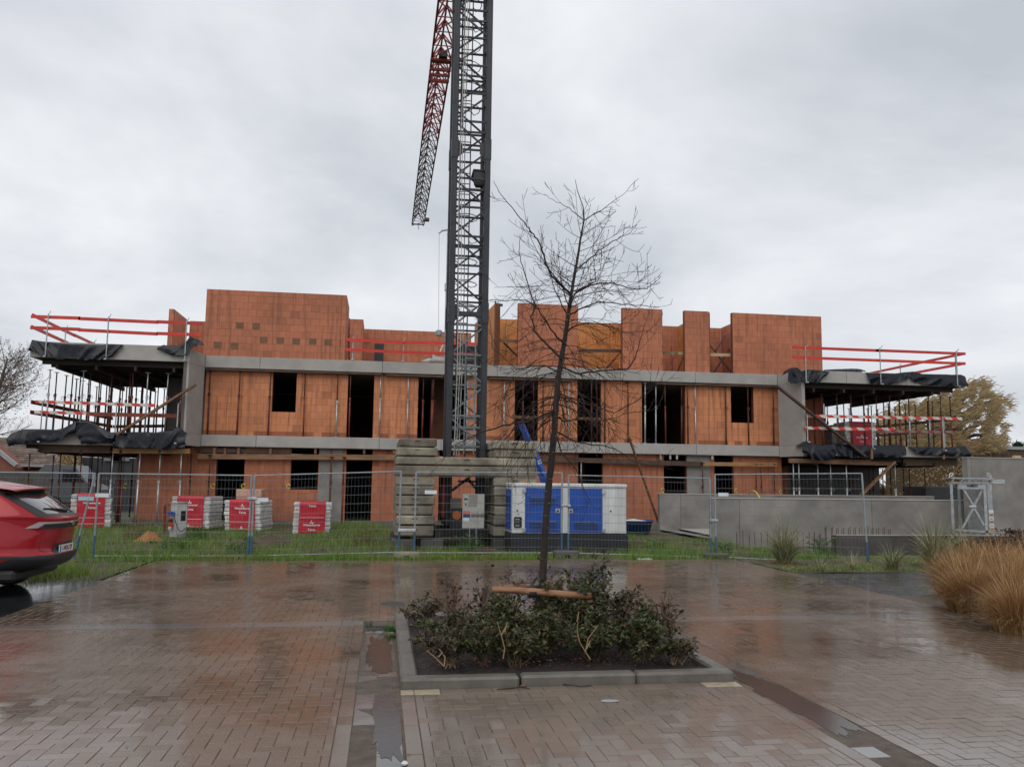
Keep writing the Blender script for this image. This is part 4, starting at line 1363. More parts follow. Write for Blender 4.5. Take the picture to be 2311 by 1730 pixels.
sheet_over_edge('black sheet on the outer edge of the right floor wing', '5', [(1205, 1035, 1045), (1260, 1040, 1100), (1350, 1038, 1108), (1480, 1040, 1112), (1600, 1038, 1122), (1690, 1025, 1130), (1725, 1060, 1128)], YS - .04, 33, bulge=.16)

# small things on the roof
tag(MB().tube([AT('2', 2020, 690, 31.4), AT('2', 2090, 682, 31.4), AT('2', 2140, 690, 31.4)], [.03, .09, .03], 8).build('white_bundle', M['white'], smooth=True), 'low white bundle on the roof edge left of the crane tower', 'bundle')
mb = MB().tube([AT('2', 2112, 668, 31.3), AT('2', 2150, 672, 31.3), AT('2', 2235, 680, 31.3)], [.17, .10, .11], 10)
tag(mb.build('white_roll', M['white'], smooth=True), 'thick white roll on the roof edge left of the crane tower', 'roll')
c = AT('2', 1640, 556, 37)
tag(MB().box(c.x - .2, c.x + .2, 36.9, 37.3, Z2b, c.z + .1).build('dark_box', M['dark_clad']), 'small dark box on the roof behind the red rail', 'box')
c0, c1 = AT('3', 262, 580, 34), AT('3', 480, 495, 34)
bx = thing('covered_skip', 'dark skip covered with black plastic on the roof behind the crane tower', 'skip', ((c0.x + c1.x) / 2, 34.5, Z2b))
MB().cbox(c0.x, c1.x, 34, 35.2, Z2b, c1.z - .25, .04).build('body', M['black'], bx)
P = [[(x, y, c1.z - .22 + .14 * noise.noise(Vector((x * 2, y * 2, 4))) + .04 * noise.noise(Vector((x * 7, y * 7, 4)))) for x in np.linspace(c0.x - .1, c1.x + .1, 16)] for y in np.linspace(33.9, 35.3, 12)]
MB().grid(P).build('cover', M['tarp'], bx, True)
# lifting post with winch on the roof, left of the tower
pp = AT('t', 345, 985, 33.0); pt = AT('t', 362, 172, 33.0)
wp = thing('lifting_post', 'tall galvanised lifting post with a T top on the roof behind the crane tower', 'post', (pp.x, 33, Z2b))
MB().tube([(pp.x, 33, Z2b), (pp.x, 33, Z2b + (pt.z - Z2b) * .62)], .06, 8).build('lower_tube', M['galv'], wp)
MB().tube([(pp.x, 33, Z2b + (pt.z - Z2b) * .6), (pp.x, 33, pt.z)], .045, 8).build('upper_tube', M['galv'], wp)
MB().tube([(pp.x - .38, 33, pt.z - .1), (pp.x - .25, 33, pt.z + .02), (pp.x + .1, 33, pt.z + .1)], .04, 6).build('top_arm', M['galv'], wp)
MB().box(pp.x - .09, pp.x + .09, 32.9, 33.1, Z2b + (pt.z - Z2b) * .57, Z2b + (pt.z - Z2b) * .62).build('clamp', M['galv'], wp)
wz = AT('t', 322, 808, 33).z
MB().lathe((pp.x - .28, 33, wz - .1), [(.10, 0), (.13, .04), (.13, .2), (.08, .24)], 10).build('winch_drum', M['steel_l'], wp)
MB().tube([(pp.x - .28, 32.95, wz), (pp.x, 32.95, wz - .15)], .03, 5).build('winch_arm', M['steel_l'], wp)
MB().tube([(pp.x - .36, 33, pt.z - .1), (pp.x - .30, 33, wz + .1)], .008, 4).build('cable', M['cable'], wp)
MB().tube([AT('t', 335, 870, 32.7), AT('t', 312, 920, 32.6)], .025, 5).build('stay', M['white'], wp)

# ================================================================== TOWER CRANE
random.seed(41)
TX0, TX1, TY0, TY1 = 1.68, 2.575, 21.7, 22.6
TB, TT, BAY = 2.28, 26.0, .80
cr_ = thing('tower_crane', 'dark grey lattice tower crane with a red jib seen from below', 'crane', ((TX0 + TX1) / 2, (TY0 + TY1) / 2, 0))
CW = .155
for i, (x, y) in enumerate(((TX0, TY0), (TX1, TY0), (TX0, TY1), (TX1, TY1))):
    ch = MB().cbox(x - CW / 2, x + CW / 2, y - CW / 2, y + CW / 2, .5, TT, .018).build('mast_chord', M['steel_d'], cr_)
    for z in (6.05, 10.55, 15.2):
        sx = 1 if x == TX0 else -1
        MB().box(x - CW / 2 - .012, x + CW / 2 + .012, y - CW / 2 - .012, y + CW / 2 + .012, z - .28, z + .28).build('joint_sleeve', M['steel_d'], ch)
        if y == TY0:
            MB().prism([(0, 0)] * 3, 0, 0) if False else None
            mb = MB()
            a, b = x + sx * CW / 2, x + sx * (CW / 2 + .14)
            mb.add([(a, y - .03, z - .25), (b, y - .03, z - .10), (b, y - .03, z + .10), (a, y - .03, z + .25), (a, y + .03, z - .25), (b, y + .03, z - .10), (b, y + .03, z + .10), (a, y + .03, z + .25)],
                   [(0, 1, 2, 3), (7, 6, 5, 4), (0, 4, 5, 1), (1, 5, 6, 2), (2, 6, 7, 3)])
            mb.build('gusset', M['steel_d'], ch)
z = TB + .25
k = 0
while z < 16.2:
    flip = k % 2
    for (x0, y0, x1, y1, fl) in ((TX0, TY0, TX1, TY0, flip), (TX0, TY1, TX1, TY1, 1 - flip), (TX0, TY0, TX0, TY1, flip), (TX1, TY0, TX1, TY1, 1 - flip)):
        front = y0 == y1
        mm = M['steel_m'] if z < 5.8 else M['steel_d']
        MB().beam((x0, y0, z), (x1, y1, z), .045, .05).build('mast_strut', mm, cr_)
        za, zb_ = (z + .03, z + BAY - .03) if fl else (z + BAY - .03, z + .03)
        MB().beam((x0, y0, za), (x1, y1, zb_), .042, .045).build('mast_diagonal', mm, cr_)
        if front and k % 2 == 0:
            MB().beam((x0, y0, z + BAY * .62), (x1, y1, z + BAY * .62), .045, .05).build('mast_strut', mm, cr_)
    z += BAY; k += 1
mb = MB()
while z < TT:
    for (x0, y0, x1, y1) in ((TX0, TY0, TX1, TY0), (TX0, TY1, TX1, TY1), (TX0, TY0, TX0, TY1), (TX1, TY0, TX1, TY1)):
        mb.beam((x0, y0, z), (x1, y1, z), .055, .06); mb.beam((x0, y0, z), (x1, y1, z + BAY), .05, .055)
    z += BAY
tag(mb.build('upper_bracing', M['steel_d'], cr_), kind='stuff')
# ladder with hoops
lx_, ly_ = 2.02, 22.28
la = MB().tube([(lx_ - .14, ly_, TB), (lx_ - .14, ly_, TT)], .018, 5)
la.tube([(lx_ + .14, ly_, TB), (lx_ + .14, ly_, TT)], .018, 5)
lad = la.build('ladder', M['steel_d'], cr_)
z = TB + .3
mb = MB()
while z < 16:
    mb.beam((lx_ - .14, ly_, z), (lx_ + .14, ly_, z), .02, .02); z += .3
tag(mb.build('rungs', M['steel_d'], lad), kind='stuff')
z = 6.3
while z < 15.5:
    if not 10.0 < z < 11.6:
        pts = [(lx_ - .14, ly_, z)] + [(lx_ + .36 * math.cos(a) + .02, ly_ - .02 + .40 * math.sin(a), z + .02) for a in np.linspace(-2.6, .9, 8)] + [(lx_ + .14, ly_ + .02, z)]
        MB().tube(pts, .014, 4).build('hoop', M['steel_m'], lad)
    z += .62
# landing plates
MB().box(2.2, 2.52, 21.8, 22.5, 10.0, 10.04).build('landing', M['steel_d'], cr_)
mb = MB().prism([(2.22, 21.82), (2.5, 21.82), (2.5, 22.1), (2.3, 22.1)], 9.62, 9.98); mb.build('landing_box', M['steel_d'], cr_)
MB().box(1.7, 2.05, 21.85, 22.6, 15.55, 15.8).build('landing_box', M['steel_d'], cr_)
# light lower mast seen inside (galvanised inner ladder section)
for x in (2.12, 2.38):
    MB().tube([(x, 22.1, 2.35), (x, 22.1, 5.5)], .022, 5).build('inner_ladder_rail', M['steel_l'], cr_)
for k in range(9):
    MB().beam((2.12, 22.1, 2.6 + k * .33), (2.38, 22.1, 2.6 + k * .33), .025, .03).build('inner_ladder_rung', M['steel_l'], cr_)
MB().beam((TX0, TY0, 6.02), (TX1, TY0, 6.02), .10, .12).build('mast_strut', M['steel_d'], cr_)
# ropes and cables down the mast
for x0, y0, x1, y1 in ((1.86, 21.62, 1.82, 21.6), (2.0, 21.9, 1.98, 21.75), (1.92, 21.62, 1.90, 21.7)):
    pts = [(x0 + (x1 - x0) * t + .03 * math.sin(t * 9 + x0 * 7), y0 + (y1 - y0) * t, 15.9 + (2.3 - 15.9) * t) for t in np.linspace(0, 1, 22)]
    MB().tube(pts, .013, 4).build('cable', M['cable'], cr_)
# hoist chain and hook
c0, c1 = AT('c', 520, 40, 21.95), AT('c', 513, 925, 21.95)
for dx in (-.03, .03):
    MB().tube([(c1.x + dx, 21.95, c0.z + 1), (c1.x + dx, 21.95, c1.z)], .012, 4).build('hoist_rope', M['steel_d'], cr_)
MB().tube([(c1.x, 21.95, c1.z + .06), (c1.x + .08, 21.95, c1.z), (c1.x + .04, 21.95, c1.z - .1), (c1.x - .05, 21.95, c1.z - .05)], .022, 5).build('hook', M['steel_d'], cr_)
# jib
JZ, JX0, JX1, JY0, JY1 = 26.0, 2.14, 3.28, 14.0, 79.0
jr = MB()
for x in (JX0, JX1): jr.beam((x, JY0, JZ), (x, 58, JZ), .11, .11)
jr.tube([(2.71, JY0, JZ + 1.15), (2.71, 58, JZ + 1.15)], .06, 6)
jib = jr.build('jib', M['jib_red'], cr_)
jr = MB()
for x in (JX0, JX1): jr.beam((x, 58, JZ), (x, JY1, JZ), .09, .09)
jr.tube([(2.71, 58, JZ + 1.15), (2.71, JY1 - .3, JZ + .9)], .05, 6)
jr.beam((JX0, JY1, JZ), (JX1, JY1, JZ), .10, .10)
jr.build('jib_outer_chord', M['jib_grey'], jib)
y = 36.0
k = 0
while y < JY1 - .8:
    m = M['jib_red'] if y < 58 else M['jib_grey']
    th = .065 if y < 58 else .05
    stp = 1.5
    apex = (2.71, y + stp / 2, JZ + 1.15)
    mb = MB()
    for x in (JX0, JX1):
        mb.beam((x, y, JZ), apex, th, th); mb.beam((x, y + stp, JZ), apex, th, th)
    mb.build('jib_brace', m, jib)
    mb = MB()
    mb.beam((JX0, y, JZ), (JX1, y, JZ), th * .7, th * .7)
    mb.beam((JX0 if k % 2 else JX1, y, JZ), (JX1 if k % 2 else JX0, y + stp, JZ), th * .8, th * .8)
    mb.build('jib_tie', m, jib)
    y += stp; k += 1
MB().box(JX0 - .08, JX1 + .08, 46.2, 46.6, JZ - .25, JZ - .12).build('trolley', M['jib_red'], jib)
MB().box(JX0 + .4, JX1 - .25, 46.0, 46.4, JZ - .10, JZ + .25).build('trolley_motor', M['black'], jib)
for yy in (47.4, 48.1, 48.8):
    MB().box(JX0 - .06, JX1 + .06, yy, yy + .12, JZ - .25, JZ - .1).build('trolley_bar', M['jib_red'], jib)
MB().box(JX1 - .02, JX1 + .42, 76.9, 77.3, JZ - .22, JZ + .05).build('tip_box', M['jib_grey'], jib)
MB().tube([(2.74, JY1, JZ - .05), (2.74, JY1, JZ - .3), (2.84, JY1, JZ - .42), (2.72, JY1, JZ - .5)], .03, 5).build('tip_hook', M['jib_grey'], jib)
# base frame of the crane
for x0, y0, x1, y1 in ((.5, 21.5, 3.7, 21.5), (.5, 22.9, 3.7, 22.9), (1.4, 20.7, 1.4, 23.9), (2.85, 20.7, 2.85, 23.9)):
    MB().beam((x0, y0, .34), (x1, y1, .34), .16, .22).build('base_beam', M['black'], cr_)
for x in (.55, 1.25, 3.0, 3.65):
    for y in (20.75, 23.8):
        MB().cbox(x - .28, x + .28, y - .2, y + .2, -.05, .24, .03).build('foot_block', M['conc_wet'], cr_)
for a, b in ((('8', 590, 540), ('8', 740, 425)), (('8', 720, 440), ('8', 820, 560))):
    MB().beam(AT(*a, 22.0), AT(*b, 22.0), .05, .07).build('base_diagonal', M['steel_d'], cr_)
MB().beam(AT('8', 640, 462, 22.0), AT('8', 800, 465, 22.0), .05, .05).build('base_diagonal', M['steel_d'], cr_)

# ================================================================== BALLAST BLOCKS
random.seed(43)
def ballast(x0, x1, y0, y1, z0, z1, lab):
    t = thing('ballast_block', lab, 'concrete block', ((x0 + x1) / 2, (y0 + y1) / 2, z0), 0, 'ballast blocks stacked round the crane base')
    MB().cbox(x0 + rnd(-.03, .03), x1 + rnd(-.03, .03), y0 + rnd(-.03, .02), y1, z0 + .008, z1 - .008, .03, .008).build('block', M['ballast'], t)
    xm = (x0 + x1) / 2
    for zc in ((z0 + z1) / 2 + .02,):
        MB().tube([(xm - .07, y0 - .025, zc + .01), (xm, y0 - .03, zc + .025), (xm + .07, y0 - .025, zc + .01)], .01, 4).build('lifting_eye', M['rust'], t)
    return t


BY0 = 20.55
ords = ['bottom', 'second', 'third', 'fourth', 'fifth', 'topmost']
LXa, LXb = .36, 1.27
zs = [.30] + [AT('8', 300, y, BY0).z for y in (828, 745, 662, 580, 500, 418)]
for i in range(len(zs) - 1):
    ballast(LXa, LXb, BY0, 23.9, zs[i], zs[i + 1], 'weathered concrete block, %s of the stack left of the gap under the crane' % ords[min(i, 5)])
RXa, RXb = 2.74, 3.78
for i in range(len(zs) - 1):
    ballast(RXa, RXb, BY0, 23.9, zs[i], zs[i + 1], 'weathered concrete block, %s of the stack right of the gap, partly behind the generator' % ords[min(i, 5)])
zl = [zs[-1], AT('8', 700, 335, BY0).z, AT('8', 700, 262, BY0).z]
ballast(.34, 3.78, BY0 - .02, BY0 + 1.05, zl[0], zl[1], 'lower long concrete beam bridging the two ballast stacks')
ballast(.33, 3.77, BY0 - .03, BY0 + 1.05, zl[1], zl[2], 'upper long concrete beam bridging the two ballast stacks, under the mast')
ballast(.34, 3.66, 22.85, 23.9, zl[0], zl[1], 'rear lower long concrete beam behind the crane mast')
ballast(.34, 3.66, 22.85, 23.9, zl[1], zl[2], 'rear upper long concrete beam behind the crane mast')
zt_ = [zl[2], AT('8', 300, 178, BY0).z, AT('8', 300, 102, BY0).z]
for i in (0, 1):
    ballast(.36, 1.32, BY0, 23.8, zt_[i], zt_[i + 1], '%s concrete block of the pair on top, left of the crane mast' % ('lower' if i == 0 else 'upper greenish'))
    ballast(2.70, 3.78, BY0, 23.8, zt_[i] - (.02 if i else 0), zt_[i + 1] - .02, '%s concrete block of the pair on top, right of the crane mast' % ('lower pale' if i == 0 else 'upper'))
# dark frame and rust red tube in the gap, orange lamp behind the sign
tag(MB().tube([AT('8', 520, 420, 21.2), AT('8', 512, 760, 21.2)], .055, 8).build('pink_tube', M['rust_red']), 'reddish upright tube in the gap between the ballast stacks', 'tube')
cb = thing('cable_drum', 'small drum with an orange round cover in the gap under the crane', 'drum', AT('8', 630, 860, 21.4))
c = AT('8', 630, 745, 21.4)
MB().tube([(c.x, 21.4, c.z), (c.x, 21.6, c.z)], .11, 14).build('cover', M['orange'], cb)
MB().box(c.x - .15, c.x + .15, 21.45, 21.8, c.z - .45, c.z + .17).build('body', M['steel_d'], cb)
MB().box(AT('8', 590, 0, 21.6).x, AT('8', 680, 0, 21.6).x, 21.55, 22.0, AT('8', 0, 700, 21.6).z, AT('8', 0, 600, 21.6).z).build('motor_box', M['conc_d'], cb)

# site notice board in front of the gap
b0, b1 = AT('8', 675, 852, 20.0), AT('8', 860, 568, 20.0)
sg = thing('notice_board', 'weathered white site notice board with safety symbols on two thin legs', 'sign', ((b0.x + b1.x) / 2, 20, 0))
sb = MB().box(b0.x, b1.x, 20.0, 20.02, b0.z, b1.z).build('board', M['grey_box'], sg)
w_, h_ = b1.x - b0.x, b1.z - b0.z
def sgp(fx, fz): return b0.x + w_ * fx, b1.z - h_ * fz
def rect(name, fx0, fz0, fx1, fz1, m, e=.003, parent=sb):
    x0, z1 = sgp(fx0, fz0); x1, z0 = sgp(fx1, fz1)
    return MB().box(x0, x1, 20.0 - e, 20.0 - .0005, z0, z1).build(name, M[m], parent)
rect('grey_print', .27, .02, .68, .30, 'conc_d'); rect('grey_print', .23, .31, .66, .38, 'conc_d'); rect('orange_print', .03, .50, .36, .59, 'orange'); rect('blue_print', .03, .59, .36, .69, 'blue_d')
rect('pale_print', .03, .70, .30, .80, 'plate')
rect('black_print', .06, .13, .24, .18, 'dark_clad'); rect('black_print', .12, .27, .17, .35, 'dark_clad'); rect('grey_print', .74, .18, .80, .28, 'lead')
for fx in (.49, .70, .90):
    x, z_ = sgp(fx, .63)
    mb = MB().tube([(x + .045 * math.cos(a), 19.996, z_ + .045 * math.sin(a)) for a in np.linspace(0, 2 * math.pi, 17)], .006, 4)
    mb.box(x - .028, x + .028, 19.994, 19.998, z_ - .02, z_ + .012)
    mb.build('safety_symbol', M['dark_clad'], sb)
for x in (740, 795):
    a = AT('8', x, 852, 20.03)
    MB().tube([(a.x, 20.03, 0), (a.x - .02, 20.03, a.z + .3)], .009, 5).build('leg', M['galv'], sg)

# ================================================================== GENERATOR
GY = 19.55
g0, g1 = AT('8', 1090, 895, GY), AT('8', 2040, 488, GY)
GX0, GX1, GZ0, GZ1 = g0.x, g1.x, g0.z + .0, g1.z
GD = 1.15
gx = lambda x: AT('8', x, 700, GY).x
gz = lambda y: AT('8', 1500, y, GY).z
ge = thing('generator', 'white and blue diesel generator on a black skid behind the fence', 'generator', ((GX0 + GX1) / 2, GY + GD / 2, 0))
MB().cbox(GX0, GX1, GY, GY + GD, GZ0, GZ1 - .09, .012).build('housing', M['white'], ge)
lid = MB().cbox(GX0 - .02, GX1 + .02, GY - .025, GY + GD + .02, GZ1 - .088, GZ1, .02).build('roof', M['white'], ge)
MB().cbox(GX0 - .03, GX1 + .05, GY + .0, GY + GD, 0.0, GZ0 - .004, .03).build('skid', M['skid'], ge)
MB().tube([AT('8', 1195, 478, GY + .3), AT('8', 1195, 458, GY + .3)], .03, 8).build('beacon', M['orange'], ge)
for (xa, xb, side, lv) in ((1197, 1495, 0, ((592, 650), (795, 850))), (1568, 1842, 1, ((795, 855),))):
    dr = MB().cbox(gx(xa), gx(xb), GY - .014, GY - .001, GZ0 + .02, gz(519), .006).build('door', M['blue'], ge)
    for (ya, yb) in lv:
        n = 5
        for k in range(n):
            zc = gz(ya) + (gz(yb) - gz(ya)) * (k + .5) / n
            MB().add([(gx(xa) + .12, GY - .016, zc + .022), (gx(xb) - .12, GY - .016, zc + .022), (gx(xb) - .12, GY - .045, zc - .018), (gx(xa) + .12, GY - .045, zc - .018), (gx(xa) + .12, GY - .016, zc - .018), (gx(xb) - .12, GY - .016, zc - .018)],
                     [(0, 3, 2, 1), (3, 4, 5, 2), (0, 4, 3), (1, 2, 5)]).build('louvre', M['blue_d'], dr)
    hx = gx(1468) if side == 0 else gx(1578)
    hb = MB().cbox(hx - .055, hx + .055, GY - .03, GY - .015, gz(727), gz(690), .005).build('latch', M['chrome'], dr)
    MB().box(hx - .025, hx + .025, GY - .036, GY - .031, gz(718), gz(702)).build('latch_hole', M['black'], hb)
for x, ys in ((1190, (545, 868)), (1850, (550, 872))):
    for y in ys:
        MB().cbox(gx(x) - .04, gx(x) + .04, GY - .04, GY - .016, gz(y) - .05, gz(y) + .05, .008).build('hinge', M['galv'], ge)
win = MB().cbox(gx(1107), gx(1170), GY - .012, GY - .001, gz(850), gz(760), .02).build('control_window', M['glass'], ge)
for y, m in ((776, 'lead'), (800, 'steel_m'), (828, 'lead')):
    MB().box(gx(1118), gx(1152), GY - .016, GY - .0125, gz(y + 8), gz(y)).build('control_label', M[m], win)
mb = MB().tube([(gx(1133), GY - .004, gz(745)), (gx(1133), GY - .004, gz(733)), (gx(1138), GY - .004, gz(732)), (gx(1147), GY - .004, gz(733)), (gx(1150), GY - .004, gz(748))], .008, 4)
mb.build('blue_mark', M['skyblue'], ge)
for x in (1133, 1910):
    MB().tube([(gx(x), GY - .01, gz(708)), (gx(x), GY + .01, gz(708))], .02, 8).build('lock', M['black'], ge)
# blue grille of the left end wall
eg = MB().box(GX0 - .012, GX0 - .001, GY + .2, GY + GD - .12, GZ0 + .05, GZ1 - .15).build('end_grille', M['blue'], ge)
for k in range(7):
    z_ = gz(600) - .035 * k
    MB().box(GX0 - .03, GX0 - .013, GY + .3, GY + GD - .25, z_, z_ + .015).build('louvre', M['blue_d'], eg)

# blue boom behind the ballast
bp0, bp1 = AT('8', 1165, -20, 25.6), AT('8', 1375, 485, 25.0)
dirb = (bp1 - bp0).normalized()
bm = thing('blue_boom', 'blue tubular boom leaning behind the ballast blocks', 'boom', bp1 + dirb * .9)
MB().beam(bp0, bp0.lerp(bp1, .45), .15, .15).build('upper_section', M['blue'], bm)
MB().beam(bp0.lerp(bp1, .40), bp1 + dirb * .9, .20, .20).build('lower_section', M['blue'], bm)
q = AT('8', 1316, 305, 25.0)
text('white_letters', 'IT', q + Vector((.0, -.13, 0)), .17, M['white'], bm, right=dirb, upv=Vector((0, -1, 0)).cross(dirb) * -1)

# blue tub behind the generator
t0 = AT('8', 2100, 790, 26.5)
tb = thing('blue_tub', 'blue plastic tub in the grass right of the generator', 'tub', (t0.x, 26.5, 0))
MB().lathe((t0.x, 26.5, .02), [(.50, 0), (.62, t0.z - .04), (.66, t0.z - .03), (.66, t0.z), (.60, t0.z), (.48, .06)], 18).build('body', M['blue_d'], tb, True)
P = [[(t0.x + r * math.cos(a), 26.5 + r * math.sin(a), t0.z - .02 + .08 * (1 - r / .58)) for a in np.linspace(0, 6.283, 13)] for r in (.58, .3, .01)]
MB().grid(P).build('contents', M['plate'], tb)

# ================================================================== FENCE
random.seed(51)
def fence_panel(x0, y0, x1, y1, z0a, z0b, z1a, z1b, lab, tilt0=0.0, tilt1=0.0, plate=None, foot_drop=.05):
    t = thing('site_fence', lab, 'fence', ((x0 + x1) / 2, (y0 + y1) / 2, 0), 0, 'galvanised mesh fence panels across the site')
    p = lambda s, h: Vector((x0 + (x1 - x0) * s + (tilt0 * (1 - s) + tilt1 * s) * h, y0 + (y1 - y0) * s, (z0a + (z0b - z0a) * s) + ((z1a - z0a) + ((z1b - z0b) - (z1a - z0a)) * s) * h))
    H = z1a - z0a
    for s in (0, 1):
        po = MB().tube([p(s, .26), p(s, 1.0)], .021, 8).build('post', M['fence'], t)
        MB().tube([p(s, .261), Vector((p(s, 0).x, p(s, 0).y, p(s, 0).z - foot_drop))], .0235, 8).build('post_foot', M['fence_blue'], po)
    MB().tube([p(0, 1), p(1, 1)], .015, 6).build('top_rail', M['fence'], t)
    MB().tube([p(0, .02), p(1, .02)], .015, 6).build('bottom_rail', M['fence'], t)
    mb = MB()
    for h in np.linspace(.09, .94, 9):
        mb.tube([p(0, h) + Vector((0, .02, 0)), p(1, h) + Vector((0, .02, 0))], .0034, 4, False)
    n = int(abs(x1 - x0) / .075)
    for k in range(1, n):
        mb.tube([p(k / n, .02), p(k / n, 1)], .0017, 3, False)
    tag(mb.build('wire_mesh', M['wire'], t), kind='stuff')
    for (s, h, wd, mk) in (plate or []):
        c = p(s, h)
        MB().box(c.x - wd / 2, c.x + wd / 2, c.y - .02, c.y - .004, c.z - .04, c.z + .04).build('name_plate', M[mk], t)
    return t


fy = 18.5
FS = 18.5 / 18
fence_panel(-9.4, 18.55, -6.15, fy, .0, .0, 1.71, 1.71, 'mesh fence panel behind the red car, leaning at its end', 0, .30, [(.985, .70, .30, 'plate_b')])
fence_panel(-5.78, fy, -2.73, fy, .0, .0, 1.71, 1.71, 'mesh fence panel in front of the electrical cabinet', 0, 0, [(.03, .74, .26, 'plate')])
fence_panel(-2.67, fy, .41, 18.5, .0, .07, 1.71, 1.84, 'mesh fence panel in front of the right brick pallets', .0, .0, [(.055, .70, .27, 'plate')])
fence_panel(.74, fy, 4.02, 18.6, .06, .05, 1.83, 1.86, 'mesh fence panel in front of the crane base', 0, 0, [(.10, .755, .26, 'plate')])
fence_panel(4.17, 18.6, 7.44, 18.4, .05, -.04, 1.81, 1.78, 'mesh fence panel between the generator and the concrete ramp wall', 0, 0)
fence_panel(7.54, 18.35, 10.62, 17.3, -.02, -.10, 1.87, 1.93, 'last mesh fence panel on the right before the low concrete walls', 0, -.08, [(.055, .76, .24, 'plate')])
# clamps and feet
for x, y, lab, m, h in ((.57, 18.43, 'brownish concrete foot under the fence joint left of the crane base', 'ballast', .13), (4.1, 18.5, 'dark foot block under the fence joint at the generator', 'conc_wet', .15), (7.5, 18.3, 'dark flat foot block under the fence joint at the ramp wall', 'conc_wet', .10), (-2.70, 18.48, 'foot block half hidden in grass under the fence joint by the pallets', 'conc_wet', .06)):
    ft = thing('fence_block', lab, 'fence block', (x, y, 0), 0, 'foot blocks of the fence')
    MB().cbox(x - .28, x + .28, y - .12, y + .12, -.04, h, .03, .006).build('block', M[m], ft)
    MB().cbox(x - .07, x + .07, y - .123, y - .05, -.02, h * .45, .01).build('slot', M['black'], ft)
for x, y, z in ((.57, 18.48, .55), (4.1, 18.55, 1.1), (7.49, 18.33, .8), (-2.70, 18.48, 1.2)):
    cl = thing('fence_clamp', 'small steel clamp joining two fence posts%s' % {.57: ' left of the crane base', 4.1: ' at the generator', 7.49: ' at the ramp wall', -2.70: ' by the brick pallets'}[x], 'clamp', (x, y, z), 0, 'clamps of the fence')
    MB().cbox(x - .19 if x == .57 else x - .1, x + .19 if x == .57 else x + .1, y - .035, y + .035, z, z + .06, .01).build('jaw', M['galv'], cl)
    MB().tube([(x, y - .06, z + .03), (x, y + .06, z + .03)], .012, 6).build('bolt', M['galv'], cl)

# ================================================================== BRICK PALLETS
random.seed(61)
def pallet(x, y, z, rz, w, d, h, lab, top_text, order):
    """white wrapped stack of bricks with a red printed film over the middle"""
    t = thing('brick_pallet', lab, 'brick pallet', (0, 0, 0), 0, 'wrapped brick pallets')
    n = 8
    ch = h / n
    lean = rnd(-.02, .02)
    for k in range(n):
        e = rnd(-.018, .018)
        e2 = rnd(-.012, .02)
        x0, x1 = -w / 2 + e + lean * k * .5, w / 2 + e2 + lean * k * .5
        MB().cbox(x0, x1, -d / 2 + rnd(-.012, .012), d / 2, k * ch + .001, (k + 1) * ch - .001, .022, .006).build('brick_layer', M['film'], t)
    # red film: bulging sheet over the front and the top
    fwid = w * .70
    rows = []
    for j in range(16):
        row = []
        for i in range(11):
            xx = -fwid / 2 + fwid * i / 10 + .012 * noise.noise(Vector((j * .7, i * .3, x * 3)))
            if j < 12:
                zz_ = .03 + (h - .01) * j / 11
                yy = -d / 2 - .028 - .02 * math.sin(math.pi * i / 10) + .014 * noise.noise(Vector((xx * 4, zz_ * 4, x + 3)))
            else:
                yy = -d / 2 - .01 + (d * .8) * (j - 11) / 4
                zz_ = h + .022 + .01 * noise.noise(Vector((xx * 4, yy * 4, x)))
            row.append((xx + lean * zz_ / h * 3, yy, zz_))
        rows.append(row)
    fl = MB().grid(rows).build('printed_film', M['film_red'], t, True)
    yf = -d / 2 - .062
    for kind, fz in order:
        zc = h * fz
        if kind == 'logo':
            mb = MB()
            mb.add([(-.065, yf, zc - .05), (-.01, yf, zc - .05), (.0, yf, zc + .05), (-.012, yf, zc + .05)], [(0, 1, 2, 3)])
            mb.add([(.005, yf, zc - .05), (.06, yf, zc - .05), (.048, yf, zc - .02), (.006, yf, zc - .0)], [(0, 1, 2, 3)])
            mb.build('printed_logo', M['print'], fl)
        elif kind == 'line':
            MB().box(-fwid * .47, fwid * .47, yf - .001, yf + .001, zc - .006, zc + .006).build('printed_line', M['print'], fl)
        else:
            text('printed_text', kind, (0, yf, zc), .098 if kind == 'Terca' else .088, M['print'], fl, ext=.001, bold=.003)
    t.location = (x, y, z)
    t.rotation_euler = (0, 0, rz)
    return t


std = [('logo', .84), ('Wienerberger', .735), ('Terca', .60), ('line', .30), ('logo', .12), ('line', .07)]
pallet(-5.72, 27.9, .06, -.22, 1.22, 1.0, .98, 'red and white brick pallet partly behind the electrical cabinet, left of the doorway', 'W', std)
pallet(-4.07, 27.5, .02, -.24, 1.16, 1.0, .93, 'red and white brick pallet in front of the pinkish brick pile', 'W', std)
pallet(-2.12, 27.2, -.04, .06, 1.12, 1.0, .95, 'red and white brick pallet standing alone nearest the crane, Terca printed on top', 'T', [('Terca', .89), ('line', .52), ('logo', .38), ('Wienerberger', .28), ('Terca', .13)])
pallet(-9.25, 29.2, .0, .25, 1.15, 1.0, 1.05, 'red and white brick pallet far left behind the leaning fence post', 'W', [('logo', .86), ('Wienerberger', .74), ('Terca', .60), ('line', .3), ('line', .12)])
for i, x in enumerate(()): pass
c = AT('5', 770, 920, 32.3)
pallet(c.x - .0, 32.6, Z1b, -.05, 1.35, 1.0, AT('5', 770, 822, 32.1).z - Z1b, 'red and white brick pallet on the right floor wing between the props', 'W', [('logo', .5), ('Wienerberger', .42), ('Terca', .27)])
c = AT('5', 640, 920, 32.6)
bk = thing('block_stack', 'grey block stack beside the red pallet on the right floor wing', 'block stack', (c.x - .1, 33, Z1b))
for k in range(4): MB().cbox(c.x - .55, c.x + .28, 32.6, 33.5, Z1b + .25 * k + .003, Z1b + .25 * (k + 1) - .003, .02, .008).build('block_layer', M['conc_d'], bk)
